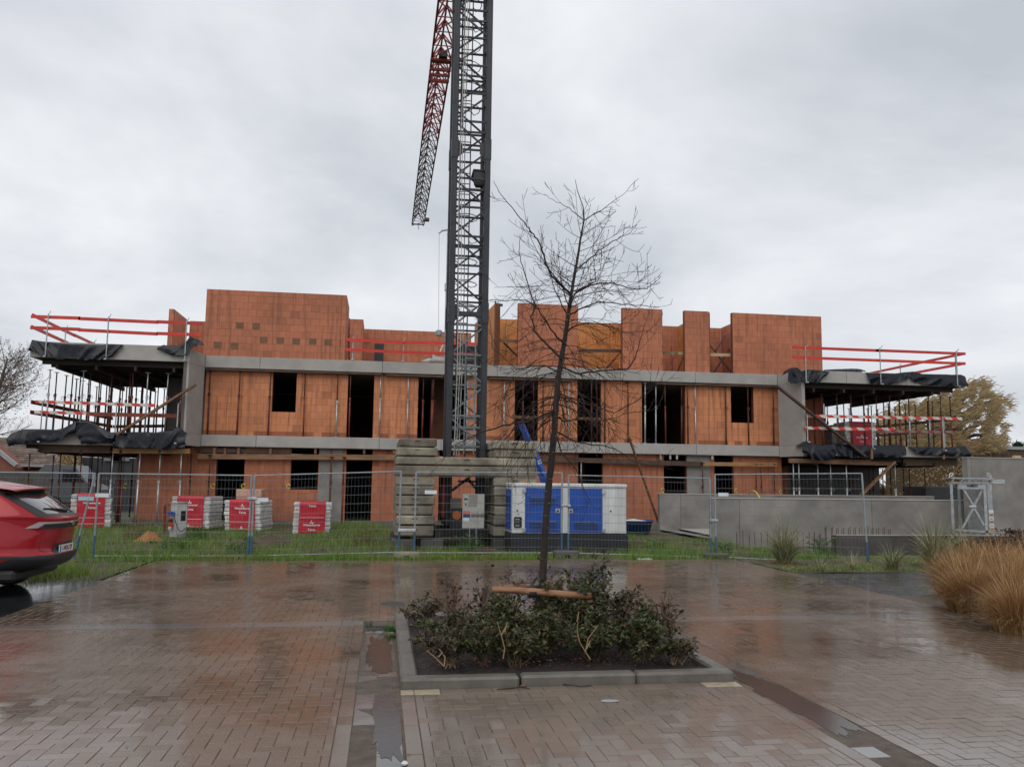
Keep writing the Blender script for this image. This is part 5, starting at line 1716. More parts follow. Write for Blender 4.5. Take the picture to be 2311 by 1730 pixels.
# pinkish bricks wrapped in clear film behind the second pallet
p0, p1 = AT('7', 760, 590, 29.3), AT('7', 992, 490, 29.3)
pk = thing('brick_pile', 'pinkish film covered brick pile behind the middle pallet in front of the doorway', 'brick pile', ((p0.x + p1.x) / 2, 29.8, 0))
n = 5
for k in range(n):
    MB().cbox(p0.x + rnd(-.01, .01), p1.x + rnd(-.01, .01), 29.3, 30.3, k * p1.z / n + .002, (k + 1) * p1.z / n - .002, .015, .006).build('brick_layer', M['pink'], pk)

# ================================================================== ELECTRICAL CABINET
random.seed(63)
eY = 23.2
e0, e1 = AT('7', 168, 885, eY), AT('7', 308, 605, eY)
eh = AT('7', 200, 612, eY).z
xs0, xsm, xs1 = e0.x, AT('7', 250, 700, eY).x, AT('7', 308, 700, eY).x
ec = thing('electrical_cabinet', 'grey site power cabinet with blue and red sockets on a rusty post', 'cabinet', ((xs0 + xs1) / 2, eY + .2, 0))
MB().prism([(xs0, eY), (xsm, eY - .12), (xs1, eY + .25), (xs0 + .10, eY + .40)], .10, eh).build('housing', M['grey_box'], ec)
MB().prism([(xs0 - .02, eY - .01), (xsm, eY - .14), (xs1 + .02, eY + .25), (xs0 + .10, eY + .43)], eh + .001, eh + .03).build('lid', M['grey_box'], ec)
dn = Vector((xs1 - xsm, .37, 0)).normalized()
MB().beam(Vector((xsm, eY - .126, (.14 + eh) / 2)) + dn * .03, Vector((xs1, eY + .244, (.14 + eh) / 2)) - dn * .03, .012, eh - .2).build('door', M['white'], ec)
dA, dB = Vector((xsm, eY - .14, eh * .66)) + dn * .14, Vector((xs1, eY + .23, eh * .66)) - dn * .06
MB().beam(dA, dB, .012, .26).build('meter_window', M['glass'], ec)
for x, z_, m in ((178, 697, 'blue'), (205, 697, 'blue'), (185, 757, 'lamp_red'), (185, 800, 'red')):
    c = AT('7', x, z_, eY - .06)
    MB().tube([(c.x, eY + .02, c.z), (c.x - .01, eY - .13, c.z - .03)], .05, 10).build('socket', M[m], ec)
c = AT('7', 180, 828, eY - .06)
MB().tube([(c.x, eY, c.z + .04), (c.x - .02, eY - .16, c.z - .04)], .04, 8).build('plug', M['white'], ec)
ca, cb2 = AT('7', 208, 705, eY - .16), AT('7', 312, 838, eY - .3)
MB().tube([ca.lerp(cb2, t) + Vector((0, -.05, -.22 * math.sin(math.pi * t))) for t in np.linspace(0, 1, 10)], .012, 5).build('cable', M['black'], ec)
a, b, c2 = AT('7', 122, 880, eY + .1), AT('7', 128, 632, eY + .1), AT('7', 170, 630, eY + .1)
MB().tube([a, b], .035, 6).build('post', M['rust_red'], ec); MB().beam(b, c2, .05, .06).build('bracket', M['rust_red'], ec)
# orange sand heap left of it
hp = AT('6', 1330, 900, 23.0)
P = [[(hp.x + r * .55 * math.cos(a), 23.0 + r * .5 * math.sin(a), max(-.05, (.26 * math.exp(-(r / .42) ** 2) + .06 * noise.noise(Vector((r * 5 * math.cos(a), r * 5 * math.sin(a), 2)))))) for a in np.linspace(0, 2 * math.pi, 21)] for r in np.linspace(.75, .01, 9)]
tag(MB().grid(P).build('sand_heap', M['sand'], smooth=True), 'small heap of orange sand in the grass left of the power cabinet', 'sand heap')
# mounds of turned earth
for zk, x, y, Y, w, h, lab in (('7', 1080, 940, 21.5, .8, .26, 'mound of bare earth in the grass behind the pallet fence panel'), ('9', 150, 940, 21.5, .6, .18, 'dark mound of earth right of the generator'),
                               ('7', 1530, 1040, 19.2, .28, .16, 'small clod of earth under the fence rail'), ('7', 570, 890, 24.5, .35, .12, 'small pale earth patch right of the power cabinet')):
    hp = AT(zk, x, y, Y)
    P = [[(hp.x + r * w * math.cos(a), Y + r * w * .8 * math.sin(a), -.05 + (h + .05) * math.exp(-(r / .55) ** 2) + .10 * h * 3 * (1 - r) * noise.noise(Vector((r * 6 * math.cos(a), r * 6 * math.sin(a), x * .1)))) for a in np.linspace(0, 2 * math.pi, 25)] for r in np.linspace(1.0, .01, 11)]
    tag(MB().grid(P).build('earth_mound', M['dirt'], smooth=True), lab, 'earth mound')
# log and litter
a, b = GR('8', 675, 1066), GR('8', 975, 1082)
lg = thing('log', 'short dark log lying in the grass before the crane base fence', 'log', ((a.x + b.x) / 2, a.y, 0))
MB().tube([(a.x, a.y - .1, .07), ((a.x + b.x) / 2, a.y - .12, .075), (b.x, a.y - .1, .07)], [.055, .06, .065], 9).build('trunk', M['timber_d'], lg, True)
MB().lathe((0, 0, 0), [(.05, 0), (.05, .004)], 9)
MB().tube([(b.x, a.y - .1, .07), (b.x + .004, a.y - .1, .07)], .06, 9).build('cut_end', M['timber_pale'], lg)

# ================================================================== CONCRETE WALLS ON THE RIGHT
def cwall(name, x0, x1, y0, y1, z0, z1, lab, m='conc_d', joints=(), cm='conc'):
    t = thing(name, lab, 'concrete wall', ((x0 + x1) / 2, (y0 + y1) / 2, z0))
    xs_ = [x0] + list(joints) + [x1]
    for a, b in zip(xs_[:-1], xs_[1:]):
        MB().cbox(a + .003, b - .003, y0, y1, z0, z1 - .03, .012).build('wall_panel', M[m], t)
    MB().cbox(x0 - .01, x1 + .01, y0 - .015, y1 + .015, z1 - .028, z1, .008).build('coping', M[cm], t)
    return t


aY = 28.6
A0, A1 = AT('9', 348, 530, aY), AT('10', 980, 470, aY)
cwall('retaining_wall', A0.x, A1.x, aY, aY + .22, -.3, AT('9', 600, 527, aY).z, 'rear grey concrete ramp wall, its rim just above the front ramp wall', 'conc_d', (px('9', 540, 700, aY), px('9', 1420, 560, aY)))
bY2 = 24.0
B0, B1 = AT('9', 812, 565, bY2), AT('10', 1285, 505, bY2)
cwall('retaining_wall', B0.x, B1.x, bY2, bY2 + .22, -.6, AT('9', 1500, 570, bY2).z, 'long grey concrete ramp wall behind the last fence panel', 'conc_d', (px('9', 1065, 800, bY2), px('10', 425, 600, bY2)))
# ramp floor between them
tag(MB().add([(A0.x, aY, .02), (B0.x, bY2 + .2, .02), (B1.x, bY2 + .2, -.5), (A1.x, aY, -.5)], [(0, 1, 2, 3)]).build('ramp', M['conc_d']), kind='structure', label='concrete ramp between the two ramp walls')
a, b, c = GR('9', 385, 825), GR('9', 812, 910), GR('9', 812, 845)
tag(MB().add([(a.x, a.y, .06), (b.x, b.y - .3, .035), (c.x, c.y, .06)], [(0, 1, 2)]).build('ramp_apron', M['conc']), kind='structure', label='pale concrete apron at the foot of the ramp')
cY = 23.2
C0 = AT('10', 1270, 125, cY)
cwall('boundary_wall', C0.x, C0.x + 8, cY, cY + .25, -.5, AT('10', 1500, 126, cY).z, 'tall grey concrete wall at the right edge behind the steel mast section', 'conc_d', (px('10', 1320, 400, cY), C0.x + 4.2))
tag(MB().cbox(AT('10', 1740, 115, cY).x - .1, AT('10', 1740, 115, cY).x + .1, cY + .05, cY + .2, AT('10', 1500, 126, cY).z, AT('10', 1740, 108, cY).z, .01).build('pale_block', M['timber_pale']), 'small pale block on top of the tall grey wall', 'block')
dY = 19.8
D0 = AT('10', 110, 810, dY)
dz = AT('10', 300, 815, dY).z
cwall('garden_wall', D0.x, D0.x + 5.2, dY, dY + .25, -.5, dz, 'low dark wet concrete wall with starter bars behind it', 'conc_wet', (), 'conc_d')
# lower trench ground in front of it and starter bars on a footing
fo = thing('footing', 'narrow concrete footing with a row of starter bars before the ramp wall', 'footing', (9.8, 20.6, -.4))
fx0, fx1 = px('9', 1030, 950, 20.6), px('10', 600, 750, 20.9)
MB().box(fx0, fx1, 20.4, 20.9, -.5, -.22).build('concrete_base', M['conc_wet'], fo)
x = fx0 + .05
while x < fx1 - .05:
    zt0 = AT('9', 1400, 868, 20.6).z + (.12 if x > px('9', 1800, 900, 20.6) else 0) + rnd(-.03, .03)
    MB().tube([(x, 20.65, -.3), (x + rnd(-.02, .02), 20.65, zt0)], .009, 4).build('starter_bar', M['rust'], fo)
    if x > px('9', 1700, 900, 20.6):
        MB().tube([(x + .07, 20.85, -.3), (x + .07 + rnd(-.02, .02), 20.85, zt0 - .04)], .009, 4).build('starter_bar', M['rust'], fo)
    x += .165
# yellow hose over the wall
a, b = AT('9', 1145, 530, 26), AT('9', 1245, 568, 24.0)
tag(MB().tube([a.lerp(b, t) + Vector((0, 0, .16 * math.sin(math.pi * t))) for t in np.linspace(0, 1, 10)], .025, 6).build('hose', M['hose']), 'loop of yellow hose hanging over the ramp wall', 'hose')
# dark container behind the ramp
a, b = AT('10', 890, 480, 33.5), AT('10', 1280, 385, 33.5)
tag(MB().cbox(a.x, b.x, 33.5, 35, 0, b.z, .03).build('dark_container', M['dark_clad']), 'low dark container behind the ramp wall under the right floor wing', 'container')

# ================================================================== GALVANISED MAST SECTION
mY = 20.6
X = lambda x, y=700: AT('x', x, y, mY).x
Zm = lambda y, x=700: AT('x', x, y, mY).z
ms = thing('mast_section', 'galvanised steel frame section with cross bracing lettered VRAMBOUT behind the low wall', 'steel frame', (X(600), mY + .3, dz))
zb0, zt0, zt1 = Zm(1420), Zm(330), Zm(240)
for xa in (X(250), X(905)):
    MB().box(xa - .04, xa + .04, mY, mY + .012, zb0, zt0).build('leg', M['galv'], ms)
for xa, w2 in ((AT('x', 395, 700, mY + .75).x, .035), (AT('x', 1000, 700, mY + .75).x, .07)):
    MB().box(xa - w2, xa + w2, mY + .75, mY + .77, zb0, zt0).build('leg', M['galv'], ms)
for x0, x1, dy in ((X(905) + .028, X(905) + .04, .76),):
    MB().box(x0, x1, mY + .013, mY + dy, zb0, zt0).build('side_plate', M['galv'], ms)
pl2 = MB().box(X(385), X(880), mY + .002, mY + .016, Zm(465), Zm(350)).build('name_panel', M['galv'], ms)
text('lettering', 'VRAMBOUT', (X(665), mY + .0, Zm(400)), .105, M['black'], pl2, ext=.001, bold=.004, sx=.62)
top = MB().box(X(235), X(1075), mY - .03, mY + .22, zt1 - .035, zt1).build('top_plate', M['galv'], ms)
MB().box(X(235), X(1075), mY - .03, mY + .22, zt0 - .03, zt0 + .0).build('top_plate', M['galv'], ms)
for x in (270, 450, 590, 720, 870, 1040):
    MB().beam((X(x) - .03, mY - .02, zt0), (X(x) + .03, mY - .02, zt1 - .035), .02, .03).build('stiffener', M['steel_l'], top)
MB().cbox(X(1090), X(1365), mY + .1, mY + .22, Zm(360), Zm(270), .01).build('arm', M['galv'], ms)
for p0, p1 in (((490, 460), (680, 780)), ((870, 480), (700, 780)), ((670, 850), (440, 1240)), ((700, 850), (870, 1180))):
    MB().beam((X(p0[0]), mY + .03, Zm(p0[1])), (X(p1[0]), mY + .03, Zm(p1[1])), .02, .055).build('cross_brace', M['galv'], ms)
MB().box(X(600), X(725), mY + .0, mY + .05, Zm(815), Zm(785)).build('centre_plate', M['white'], ms)
for y0, y1 in ((1250, 1300), (1330, 1400)):
    MB().beam((X(270), mY + .05, Zm(y0) - .02), (X(1120), mY + .05, Zm(y1) - .02), .10, .05).build('bottom_plate', M['galv'], ms)
for x, y in ((470, 1310), (590, 1325), (720, 1345)):
    MB().beam((X(x) - .03, mY + .0, Zm(y) - .05), (X(x) + .03, mY + .0, Zm(y) + .03), .02, .03).build('stiffener', M['steel_l'], ms)
for x, s in ((270, 1), (1090, -1)):
    pts = [(X(x) + s * a, mY + .1, zt1 + b) for a, b in ((0, 0), (.0, .07), (.05, .12), (.11, .12), (.11, .08), (.04, .03))]
    MB().tube(pts, .014, 5).build('lifting_lug', M['white'], ms)
for k in range(6):
    z1_2, z0_2 = Zm(870 + 70 * k), Zm(930 + 70 * k)
    st = MB().box(X(965), X(1055), mY + .0, mY + .008, z0_2, z1_2).build('sticker', M['plate'] if k % 2 == 0 else M['timber_pale'], ms)
    if k: MB().box(X(985), X(1035), mY - .003, mY - .0005, z0_2 + (z1_2 - z0_2) * .35, z0_2 + (z1_2 - z0_2) * .62).build('sticker_print', M['steel_d'], st)

# ================================================================== RED CAR
random.seed(71)
car = thing('parked_car', 'red SUV cut by the left edge of the picture, its rear towards the fence', 'car', (0, 0, 0))
# local frame: +X = rear direction of the car (points along world +X), Y across, z up. nose at x=-4.5, tail at x=0
PROF = [  # z, x_tail, x_nose, half width, exponent
    (.36, -.20, -4.28, .84, 3.4), (.42, -.09, -4.40, .88, 3.5), (.50, -.03, -4.46, .905, 3.7), (.57, -.035, -4.48, .915, 3.7), (.62, -.085, -4.48, .918, 3.6), (.72, -.075, -4.48, .92, 3.5), (.82, -.045, -4.46, .922, 3.3), (.94, -.02, -4.40, .918, 3.1),
    (1.03, .015, -4.25, .905, 3.0), (1.07, .025, -3.9, .885, 3.0), (1.10, -.015, -3.4, .865, 3.2), (1.135, -.10, -3.15, .84, 3.6), (1.22, -.23, -2.95, .81, 3.8), (1.34, -.41, -2.75, .765, 4.0), (1.44, -.57, -2.55, .715, 4.0),
    (1.505, -.72, -2.40, .67, 4.0), (1.56, -1.00, -2.2, .62, 4.0), (1.60, -1.28, -1.95, .50, 3.5), (1.612, -1.45, -1.75, .25, 3.0)]


def cprof(z):
    if z <= PROF[0][0]: return PROF[0][1:]
    for a, b in zip(PROF[:-1], PROF[1:]):
        if z <= b[0]:
            t = (z - a[0]) / (b[0] - a[0])
            return tuple(a[i] + (b[i] - a[i]) * t for i in range(1, 5))
    return PROF[-1][1:]


def cpt(z, th, off=0.0):
    """point of the body at height z, plan angle th (0 = tail centre, +pi/2 = far side)"""
    xt, xn, hw, n = cprof(z)
    xc, a = (xt + xn) / 2, (xt - xn) / 2
    c, s = math.cos(th), math.sin(th)
    x = xc + (a + off) * math.copysign(abs(c) ** (2 / n), c)
    y = (hw + off) * math.copysign(abs(s) ** (2 / n), s)
    return Vector((x, y, z))


# evenly spread plan angles: dense near the tail corners
def th_of(y_frac):   # signed fraction of half width on the tail face -> angle
    return y_frac


NT = 120
ths = [2 * math.pi * k / NT for k in range(NT)]
zsb = [.36, .39, .42, .46, .50, .54, .57, .60, .62, .67, .72, .77, .82, .88, .94, .99, 1.03, 1.05, 1.07, 1.085, 1.10, 1.12, 1.135, 1.18, 1.22, 1.28, 1.34, 1.39, 1.44, 1.475, 1.505, 1.535, 1.56, 1.58, 1.60, 1.608, 1.612]
mb = MB()
vs = [cpt(z, th) for z in zsb for th in ths]
fs = []
WA = [(-1.10, .345), (-3.66, .345)]      # wheel centres (x, z)
for i in range(len(zsb) - 1):
    for k in range(NT):
        k2 = (k + 1) % NT
        f = (i * NT + k, i * NT + k2, (i + 1) * NT + k2, (i + 1) * NT + k)
        c = sum((vs[j] for j in f), Vector()) / 4
        if abs(c.y) > .7 and any(math.hypot(c.x - wx, c.z - wz) < .40 for wx, wz in WA): continue
        fs.append(f)
fs.append(tuple(range((len(zsb) - 1) * NT, len(zsb) * NT)))
mb.add(vs, fs)
body = mb.build('body', M['carpaint'], car, True)


def patch(name, m, zr, tr, off, parent, nz_=8, nt_=24, trf=None, smooth=True):
    rows = []
    for i in range(nz_ + 1):
        z = zr[0] + (zr[1] - zr[0]) * i / nz_
        t0, t1 = trf(z) if trf else tr
        rows.append([cpt(z, t0 + (t1 - t0) * k / nt_, off) for k in range(nt_ + 1)])
    return MB().grid(rows).build(name, m, parent, smooth)


def ang(z, yf):
    """plan angle on the tail where y = yf * half width (|yf|<1)"""
    n = cprof(z)[3]
    return math.asin(math.copysign(abs(yf) ** (n / 2), yf))


def ang_x(z, d, side):
    """plan angle on the side (side=-1 near) at distance d in front of the tail"""
    xt, xn, hw, n = cprof(z)
    a = (xt - xn) / 2
    cx = max(-1, min(1, (a - d) / a))
    th = math.acos(math.copysign(abs(cx) ** (n / 2), cx))
    return side * th


# rear window with dark surround
patch('window_surround', M['trim_dark'], (1.105, 1.47), None, .006, body, 10, 30, lambda z: (ang(z, -.74 - (z - 1.105) * .50), ang(z, .74 + (z - 1.105) * .50)))
rw = patch('rear_window', M['glass_sky'], (1.14, 1.41), None, .011, body, 8, 20, lambda z: (ang(z, -.60 - (z - 1.14) * .75), ang(z, .60 + (z - 1.14) * .75)))
for s in (-1, 1):   # side glass
    patch('side_window', M['glass'], (1.12, 1.45), None, .006, body, 6, 24, lambda z: (s * abs(ang_x(z, 1.75 - (1.45 - z) * .3, 1)), s * abs(ang_x(z, 2.7, 1))))
# roof spoiler
mb = MB()
rows = []
for (zc, dx) in ((1.598, -1.15), (1.555, -.86), (1.505, -.50), (1.485, -.44), (1.463, -.50), (1.468, -.62)):
    rows.append([(dx - .10 * abs(f) ** 2.2, f * .66, zc - .03 * abs(f) ** 3) for f in np.linspace(-1, 1, 17)])
mb.grid(rows).build('spoiler', M['carpaint'], car, True)
MB().grid([[(-.50 - .10 * abs(f) ** 2.2, f * .62, 1.462) for f in np.linspace(-1, 1, 9)], [(-.60 - .08 * abs(f) ** 2.2, f * .64, 1.39) for f in np.linspace(-1, 1, 9)]]).build('spoiler_underside', M['black'], car)
# wiper
w0, w1 = cpt(1.165, ang(1.165, .10), .03), cpt(1.215, ang(1.215, -.55), .03)
MB().tube([w0, w0.lerp(w1, .5) + Vector((.015, 0, .01)), w1], [.022, .014, .008], 6).build('wiper', M['black'], rw)
# tail light strip
tl = patch('tail_light', M['lamp_clear'], (.945, 1.03), None, .010, body, 4, 60, lambda z: (ang_x(z, .36 - (z - .945) * 1.3, -1), ang_x(z, .36 - (z - .945) * 1.3, 1)))
patch('tail_light_lens', M['lamp_red'], (.93, .995), None, .014, tl, 4, 60, lambda z: (ang_x(z, .18 + (.995 - z) * .9, -1), ang_x(z, .18 + (.995 - z) * .9, 1)))
patch('tail_light_bar', M['trim_dark'], (.935, 1.0), None, .017, tl, 3, 40, lambda z: (ang(z, -.62), ang(z, .62)))
c = cpt(.985, 0, .02)
MB().tube([c - Vector((.004, 0, 0)), c + Vector((.012, 0, 0))], .036, 16).build('badge', M['chrome'], body)
patch('badge_lettering', M['chrome'], (.845, .865), None, .006, body, 2, 6, lambda z: (ang(z, .18), ang(z, .38)))
# tailgate seams
for yf in (-.62, .62):
    mb = MB().tube([cpt(z, ang(z, yf * (1 + (.86 - z) * .1)), .001) for z in np.linspace(.63, 1.08, 12)], .004, 4)
    mb.build('panel_gap', M['black'], body)
MB().tube([cpt(z, ang(z, -.62) - (z - .62) * 0, .001) for z in (.63,)] + [cpt(.61, ang(.61, f), .001) for f in np.linspace(-.55, .55, 9)], .004, 4).build('panel_gap', M['black'], body)
# rear bumper cladding
bmp = patch('bumper', M['trim_dark'], (.36, .565), None, .012, body, 7, 60, lambda z: (ang_x(z, .86 - (z - .36) * 2.4, -1), ang_x(z, .86 - (z - .36) * 2.4, 1)))
patch('bumper_strip', M['steel_d'], (.525, .56), None, .02, bmp, 3, 40, lambda z: (ang(z, -.95), ang(z, .95)))
patch('plate_recess', M['trim_dark'], (.56, .71), None, .004, body, 4, 16, lambda z: (ang(z, -.36 - (.71 - z) * .6), ang(z, .36 + (.71 - z) * .6)))
for s in (-1, 1):
    patch('reflector', M['lamp_red'], (.545, .575), None, .014, bmp, 2, 6, lambda z: (s * ang(z, .72), s * ang(z, .90)))
npl = MB().box(-.062, -.046, -.26, .26, .575, .685).build('number_plate', M['plate_white'], body)
MB().box(-.0455, -.0445, -.255, -.215, .580, .680).build('plate_band', M['blue'], npl)
text('plate_number', '1-WDE-729', (-.0445, .02, .630), .098, M['plate_text'], npl, right=(0, 1, 0), upv=(0, 0, 1), ext=.0008, bold=.002, sx=.80)
MB().box(-.062, -.05, -.2, .2, .555, .570).build('dealer_strip', M['trim_dark'], body)
# side sill
for s in (-1, 1):
    patch('sill', M['trim_dark'], (.36, .45), None, .006, body, 3, 30, lambda z: (s * abs(ang_x(z, 1.45, 1)), s * abs(ang_x(z, 3.2, 1))))
# underbody, wheels
MB().cbox(-4.15, -.42, -.80, .80, .22, .372, .04).build('underbody', M['black'], car)
for wx, wz in WA:
    for s in (-1, 1):
        wc = Vector((wx, s * .80, wz))
        rows = []
        prof = [(.20, -.10), (.27, -.115), (.325, -.11), (.345, -.08), (.345, .08), (.325, .11), (.27, .115), (.20, .10)]
        rows = [[(wc.x + r * math.cos(a), wc.y + o, wc.z + r * math.sin(a)) for a in np.linspace(0, 2 * math.pi, 33)] for r, o in prof]
        wh = MB().grid(rows).build('wheel', M['rubber'], car, True)
        mb = MB().tube([(wc.x, wc.y + s * .07, wc.z), (wc.x, wc.y + s * .085, wc.z)], .05, 10)
        for k in range(5):
            a = 2 * math.pi * k / 5
            mb.beam((wc.x, wc.y + s * .08, wc.z), (wc.x + .22 * math.cos(a), wc.y + s * .09, wc.z + .22 * math.sin(a)), .05, .03, (0, 1, 0))
        mb.build('rim', M['steel_l'], wh)
        MB().tube([(wc.x, wc.y + s * .02, wc.z), (wc.x, wc.y + s * .03, wc.z)], .205, 20).build('brake_disc', M['black'], wh)
        MB().tube([(wc.x + .37 * math.cos(a), wc.y - s * .03, wc.z + .37 * math.sin(a)) for a in np.linspace(-.3, math.pi + .3, 14)], .06, 6).build('wheel_housing', M['black'], car)
# roof rail and antenna
mb = MB().prism([(-1.35, -.03), (-1.15, -.012), (-1.15, .012), (-1.35, .03)], 1.60, 1.66); mb.build('antenna_fin', M['carpaint'], car)
car.location = (-4.52, 13.4, -.012)

# ================================================================== THINGS FAR BEHIND
random.seed(81)
# tiled house at the left
hy = 52.0
h0 = AT('1', 140, 1610, hy)
xg = h0.x
rx0, rx1 = AT('1', -700, 1610, hy).x, AT('1', 620, 1610, hy).x
zr = AT('1', 300, 1345, hy + 6).z
ho = thing('house', 'low brick house with a weathered tiled roof behind the left wing', 'house', ((rx0 + rx1) / 2, hy + 4, 0))
MB().box(rx0 + .4, rx1 - .4, hy + .6, hy + 11, -.35, h0.z - .05).build('brick_wall', M['brick_far'], ho)
m, t, b = new_mat('roof_tile')
c = ramp(t, rand_val(t), [(0, (.11, .075, .06)), (.5, (.17, .12, .10)), (1, (.23, .18, .155))])
t.links.new(c, b.inputs['Base Color']); b.inputs['Roughness'].default_value = .8
M['roof_tile'] = m
rf = MB().add([(rx0, hy, h0.z), (rx1, hy, h0.z), (rx1 - 3.5, hy + 6, zr), (rx0, hy + 6, zr), (rx0, hy + 12, h0.z), (rx1, hy + 12, h0.z)], [(0, 1, 2, 3), (3, 2, 5, 4), (1, 5, 2)]).build('roof', M['roof_tile'], ho)
mb = MB()
nr = 14
for k in range(nr):
    f0, f1 = k / nr, (k + 1) / nr
    ya, yb = hy + 6 * f0, hy + 6 * f1
    za, zb2 = h0.z + (zr - h0.z) * f0, h0.z + (zr - h0.z) * f1
    x = rx0 - .1 + (k % 2) * .2
    while x < rx1 - 3.5 * f1 - .3:
        mb.add([(x, ya - .05, za + .09), (x + .38, ya - .05, za + .09), (x + .38, yb, zb2 + .03), (x, yb, zb2 + .03), (x, ya - .05, za), (x + .38, ya - .05, za)], [(0, 1, 2, 3), (4, 5, 1, 0)])
        x += .40
tag(mb.build('tiles', M['roof_tile'], rf), kind='stuff')
MB().beam((xg, hy - .08, h0.z), (rx1, hy - .08, h0.z), .12, .14).build('gutter', M['lead'], ho)
ga = AT('1', 0, 1490, hy - 1.2)
gb = AT('1', 148, 1612, hy - 1.2)
sl = (ga.z - gb.z) / (ga.x - gb.x)
xl = ga.x - 3.0
MB().add([(xl, hy - 1.15, -.35), (gb.x, hy - 1.15, -.35), (gb.x, hy - 1.15, gb.z - .1), (xl, hy - 1.15, gb.z + sl * (xl - gb.x) - .1), (xl, hy + .7, -.35), (gb.x, hy + .7, -.35), (gb.x, hy + .7, gb.z - .1), (xl, hy + .7, gb.z + sl * (xl - gb.x) - .1)],
         [(0, 1, 2, 3), (1, 5, 6, 2), (3, 2, 6, 7)]).build('gable', M['brick_far'], ho)
MB().beam((gb.x + .1, hy - 1.25, gb.z), (xl, hy - 1.25, gb.z + sl * (xl - gb.x)), .25, .2).build('verge_board', M['lead'], ho)
# dark clad shed, van
a, b = AT('6', 700, 320, 50), AT('6', 1130, 210, 50)
sh = thing('shed', 'dark clad building with a white roof edge behind the left props', 'building', ((a.x + b.x) / 2, 52, 0))
MB().box(a.x, b.x + 1, 50, 56, -.35, b.z).build('wall', M['dark_clad'], sh); MB().box(a.x + 3.2, b.x + 1, 49.9, 56, b.z + .002, b.z + .75).build('roof_edge', M['conc'], sh)
for x in (1005, 1080):
    c = AT('6', x, 188, 49.88)
    MB().box(c.x - .45, c.x + .45, 49.85, 49.895, c.z - .3, c.z + .3).build('window', M['glass_sky'], sh)
vY = 43.0
v0, v1 = AT('6', 330, 480, vY), AT('6', 860, 275, vY)
vn = thing('white_van', 'pale grey van parked behind the left ground floor props', 'van', ((v0.x + v1.x) / 2, vY + 1, 0))
xs_, xe_ = v0.x, v1.x
zt_v = v1.z
side = [(xs_, .35), (xe_ + .3, .35), (xe_ + .3, .95), (xe_ - .35, 1.25), (xe_ - 1.0, zt_v - .02), (xe_ - 1.3, zt_v), (xs_ + .25, zt_v), (xs_, zt_v - .3)]
n = len(side)
vs = [(x, vY, z) for x, z in side] + [(x, vY + 1.9, z) for x, z in side]
MB().add(vs, [tuple(range(n)), tuple(range(2 * n - 1, n - 1, -1))] + [(i, n + i, n + (i + 1) % n, (i + 1) % n) for i in range(n)]).build('body', M['van'], vn)
MB().add([(xe_ - .5, vY - .01, 1.3), (xe_ - 1.0, vY - .01, zt_v - .2), (xe_ - 1.5, vY - .01, zt_v - .2), (xe_ - 1.5, vY - .01, 1.3)], [(0, 3, 2, 1)]).build('side_window', M['glass'], vn)
for x in (xs_ + .8, xe_ - .7):
    MB().tube([(x, vY - .03, .32), (x, vY + .2, .32)], .33, 16).build('wheel', M['rubber'], vn)
# site hoarding (low grey fence) at the left behind the car
hf = thing('mesh_screen', 'dull green screen fence far left behind the car', 'fence', (-16, 40, -.3))
a, b = AT('6', -60, 300, 40), AT('6', 470, 300, 40)
x = a.x
while x < b.x:
    MB().box(x, min(x + 2.4, b.x), 40, 40.03, -.3, a.z - .1).build('screen_panel', M['conc_wet'], hf)
    MB().tube([(x, 39.97, -.3), (x, 39.97, a.z)], .03, 6).build('post', M['steel_m'], hf)
    x += 2.42
# far flat building at the right
a, b = AT('5', 2060, 1080, 75), AT('5', 2260, 1065, 75)
fb = thing('far_building', 'low brown flat roofed building far behind the tall grey wall', 'building', (a.x + 3, 77, 0))
MB().box(a.x, a.x + 14, 75, 83, -.35, b.z).build('wall', M['timber_d'], fb)
MB().box(a.x - .2, a.x + 14.2, 74.8, 83.2, b.z + .002, b.z + .3).build('roof_edge', M['lead'], fb)
# small litter on the paving
for zk, x, y, lab, s in (('p', 1360, 952, 'pale worn paint spot on the pavers of the front bay', .075),):
    c = GR(zk, x, y)
    vs = [(c.x + s * (1 + .3 * noise.noise(Vector((k, 1, 1)))) * math.cos(k * .5236), c.y + s * .55 * (1 + .4 * noise.noise(Vector((k, 5, 1)))) * math.sin(k * .5236), .0045) for k in range(12)]
    tag(MB().add(vs, [tuple(range(12))]).build('paint_spot', M['lead']), lab, 'paint spot')
c = GR('p', 845, 865)
tag(MB().add([(c.x - .03, c.y, .006), (c.x, c.y - .03, .012), (c.x + .035, c.y + .005, .018), (c.x, c.y + .03, .010)], [(0, 1, 2, 3)]).build('fallen_leaf', M['sand']), 'single orange leaf in front of the planter kerb', 'leaf')
tag(MB().tube([GR('p', 690, 880, .008), GR('p', 770, 874, .012), GR('p', 830, 868, .014), GR('p', 885, 875, .008)], [.004, .006, .005, .003], 5).build('twig', M['bark']), 'dark twig lying in front of the planter kerb', 'twig')
tag(MB().tube([GR('p', 1050, 848, .008), GR('p', 1130, 856, .014), GR('p', 1180, 864, .012), GR('p', 1250, 858, .008)], .004, 5).build('twig', M['bark']), 'thin curved twig on the pavers right of the kerb joint', 'twig')
c = GR('p', 140, 1328)
cpn = MB().lathe((c.x, c.y, 0), [(.018, 0), (.022, .010), (.012, .02)], 10).build('white_pebble', M['white'])
tag(cpn, 'small white pebble on the gutter edge at the bottom of the picture', 'pebble')
a = GR('9', 205, 1110)
tag(MB().box(a.x - .16, a.x + .16, a.y - .1, a.y + .1, .004, .016).build('white_board', M['white']), 'flat white scrap on the paving edge right of the generator', 'scrap')
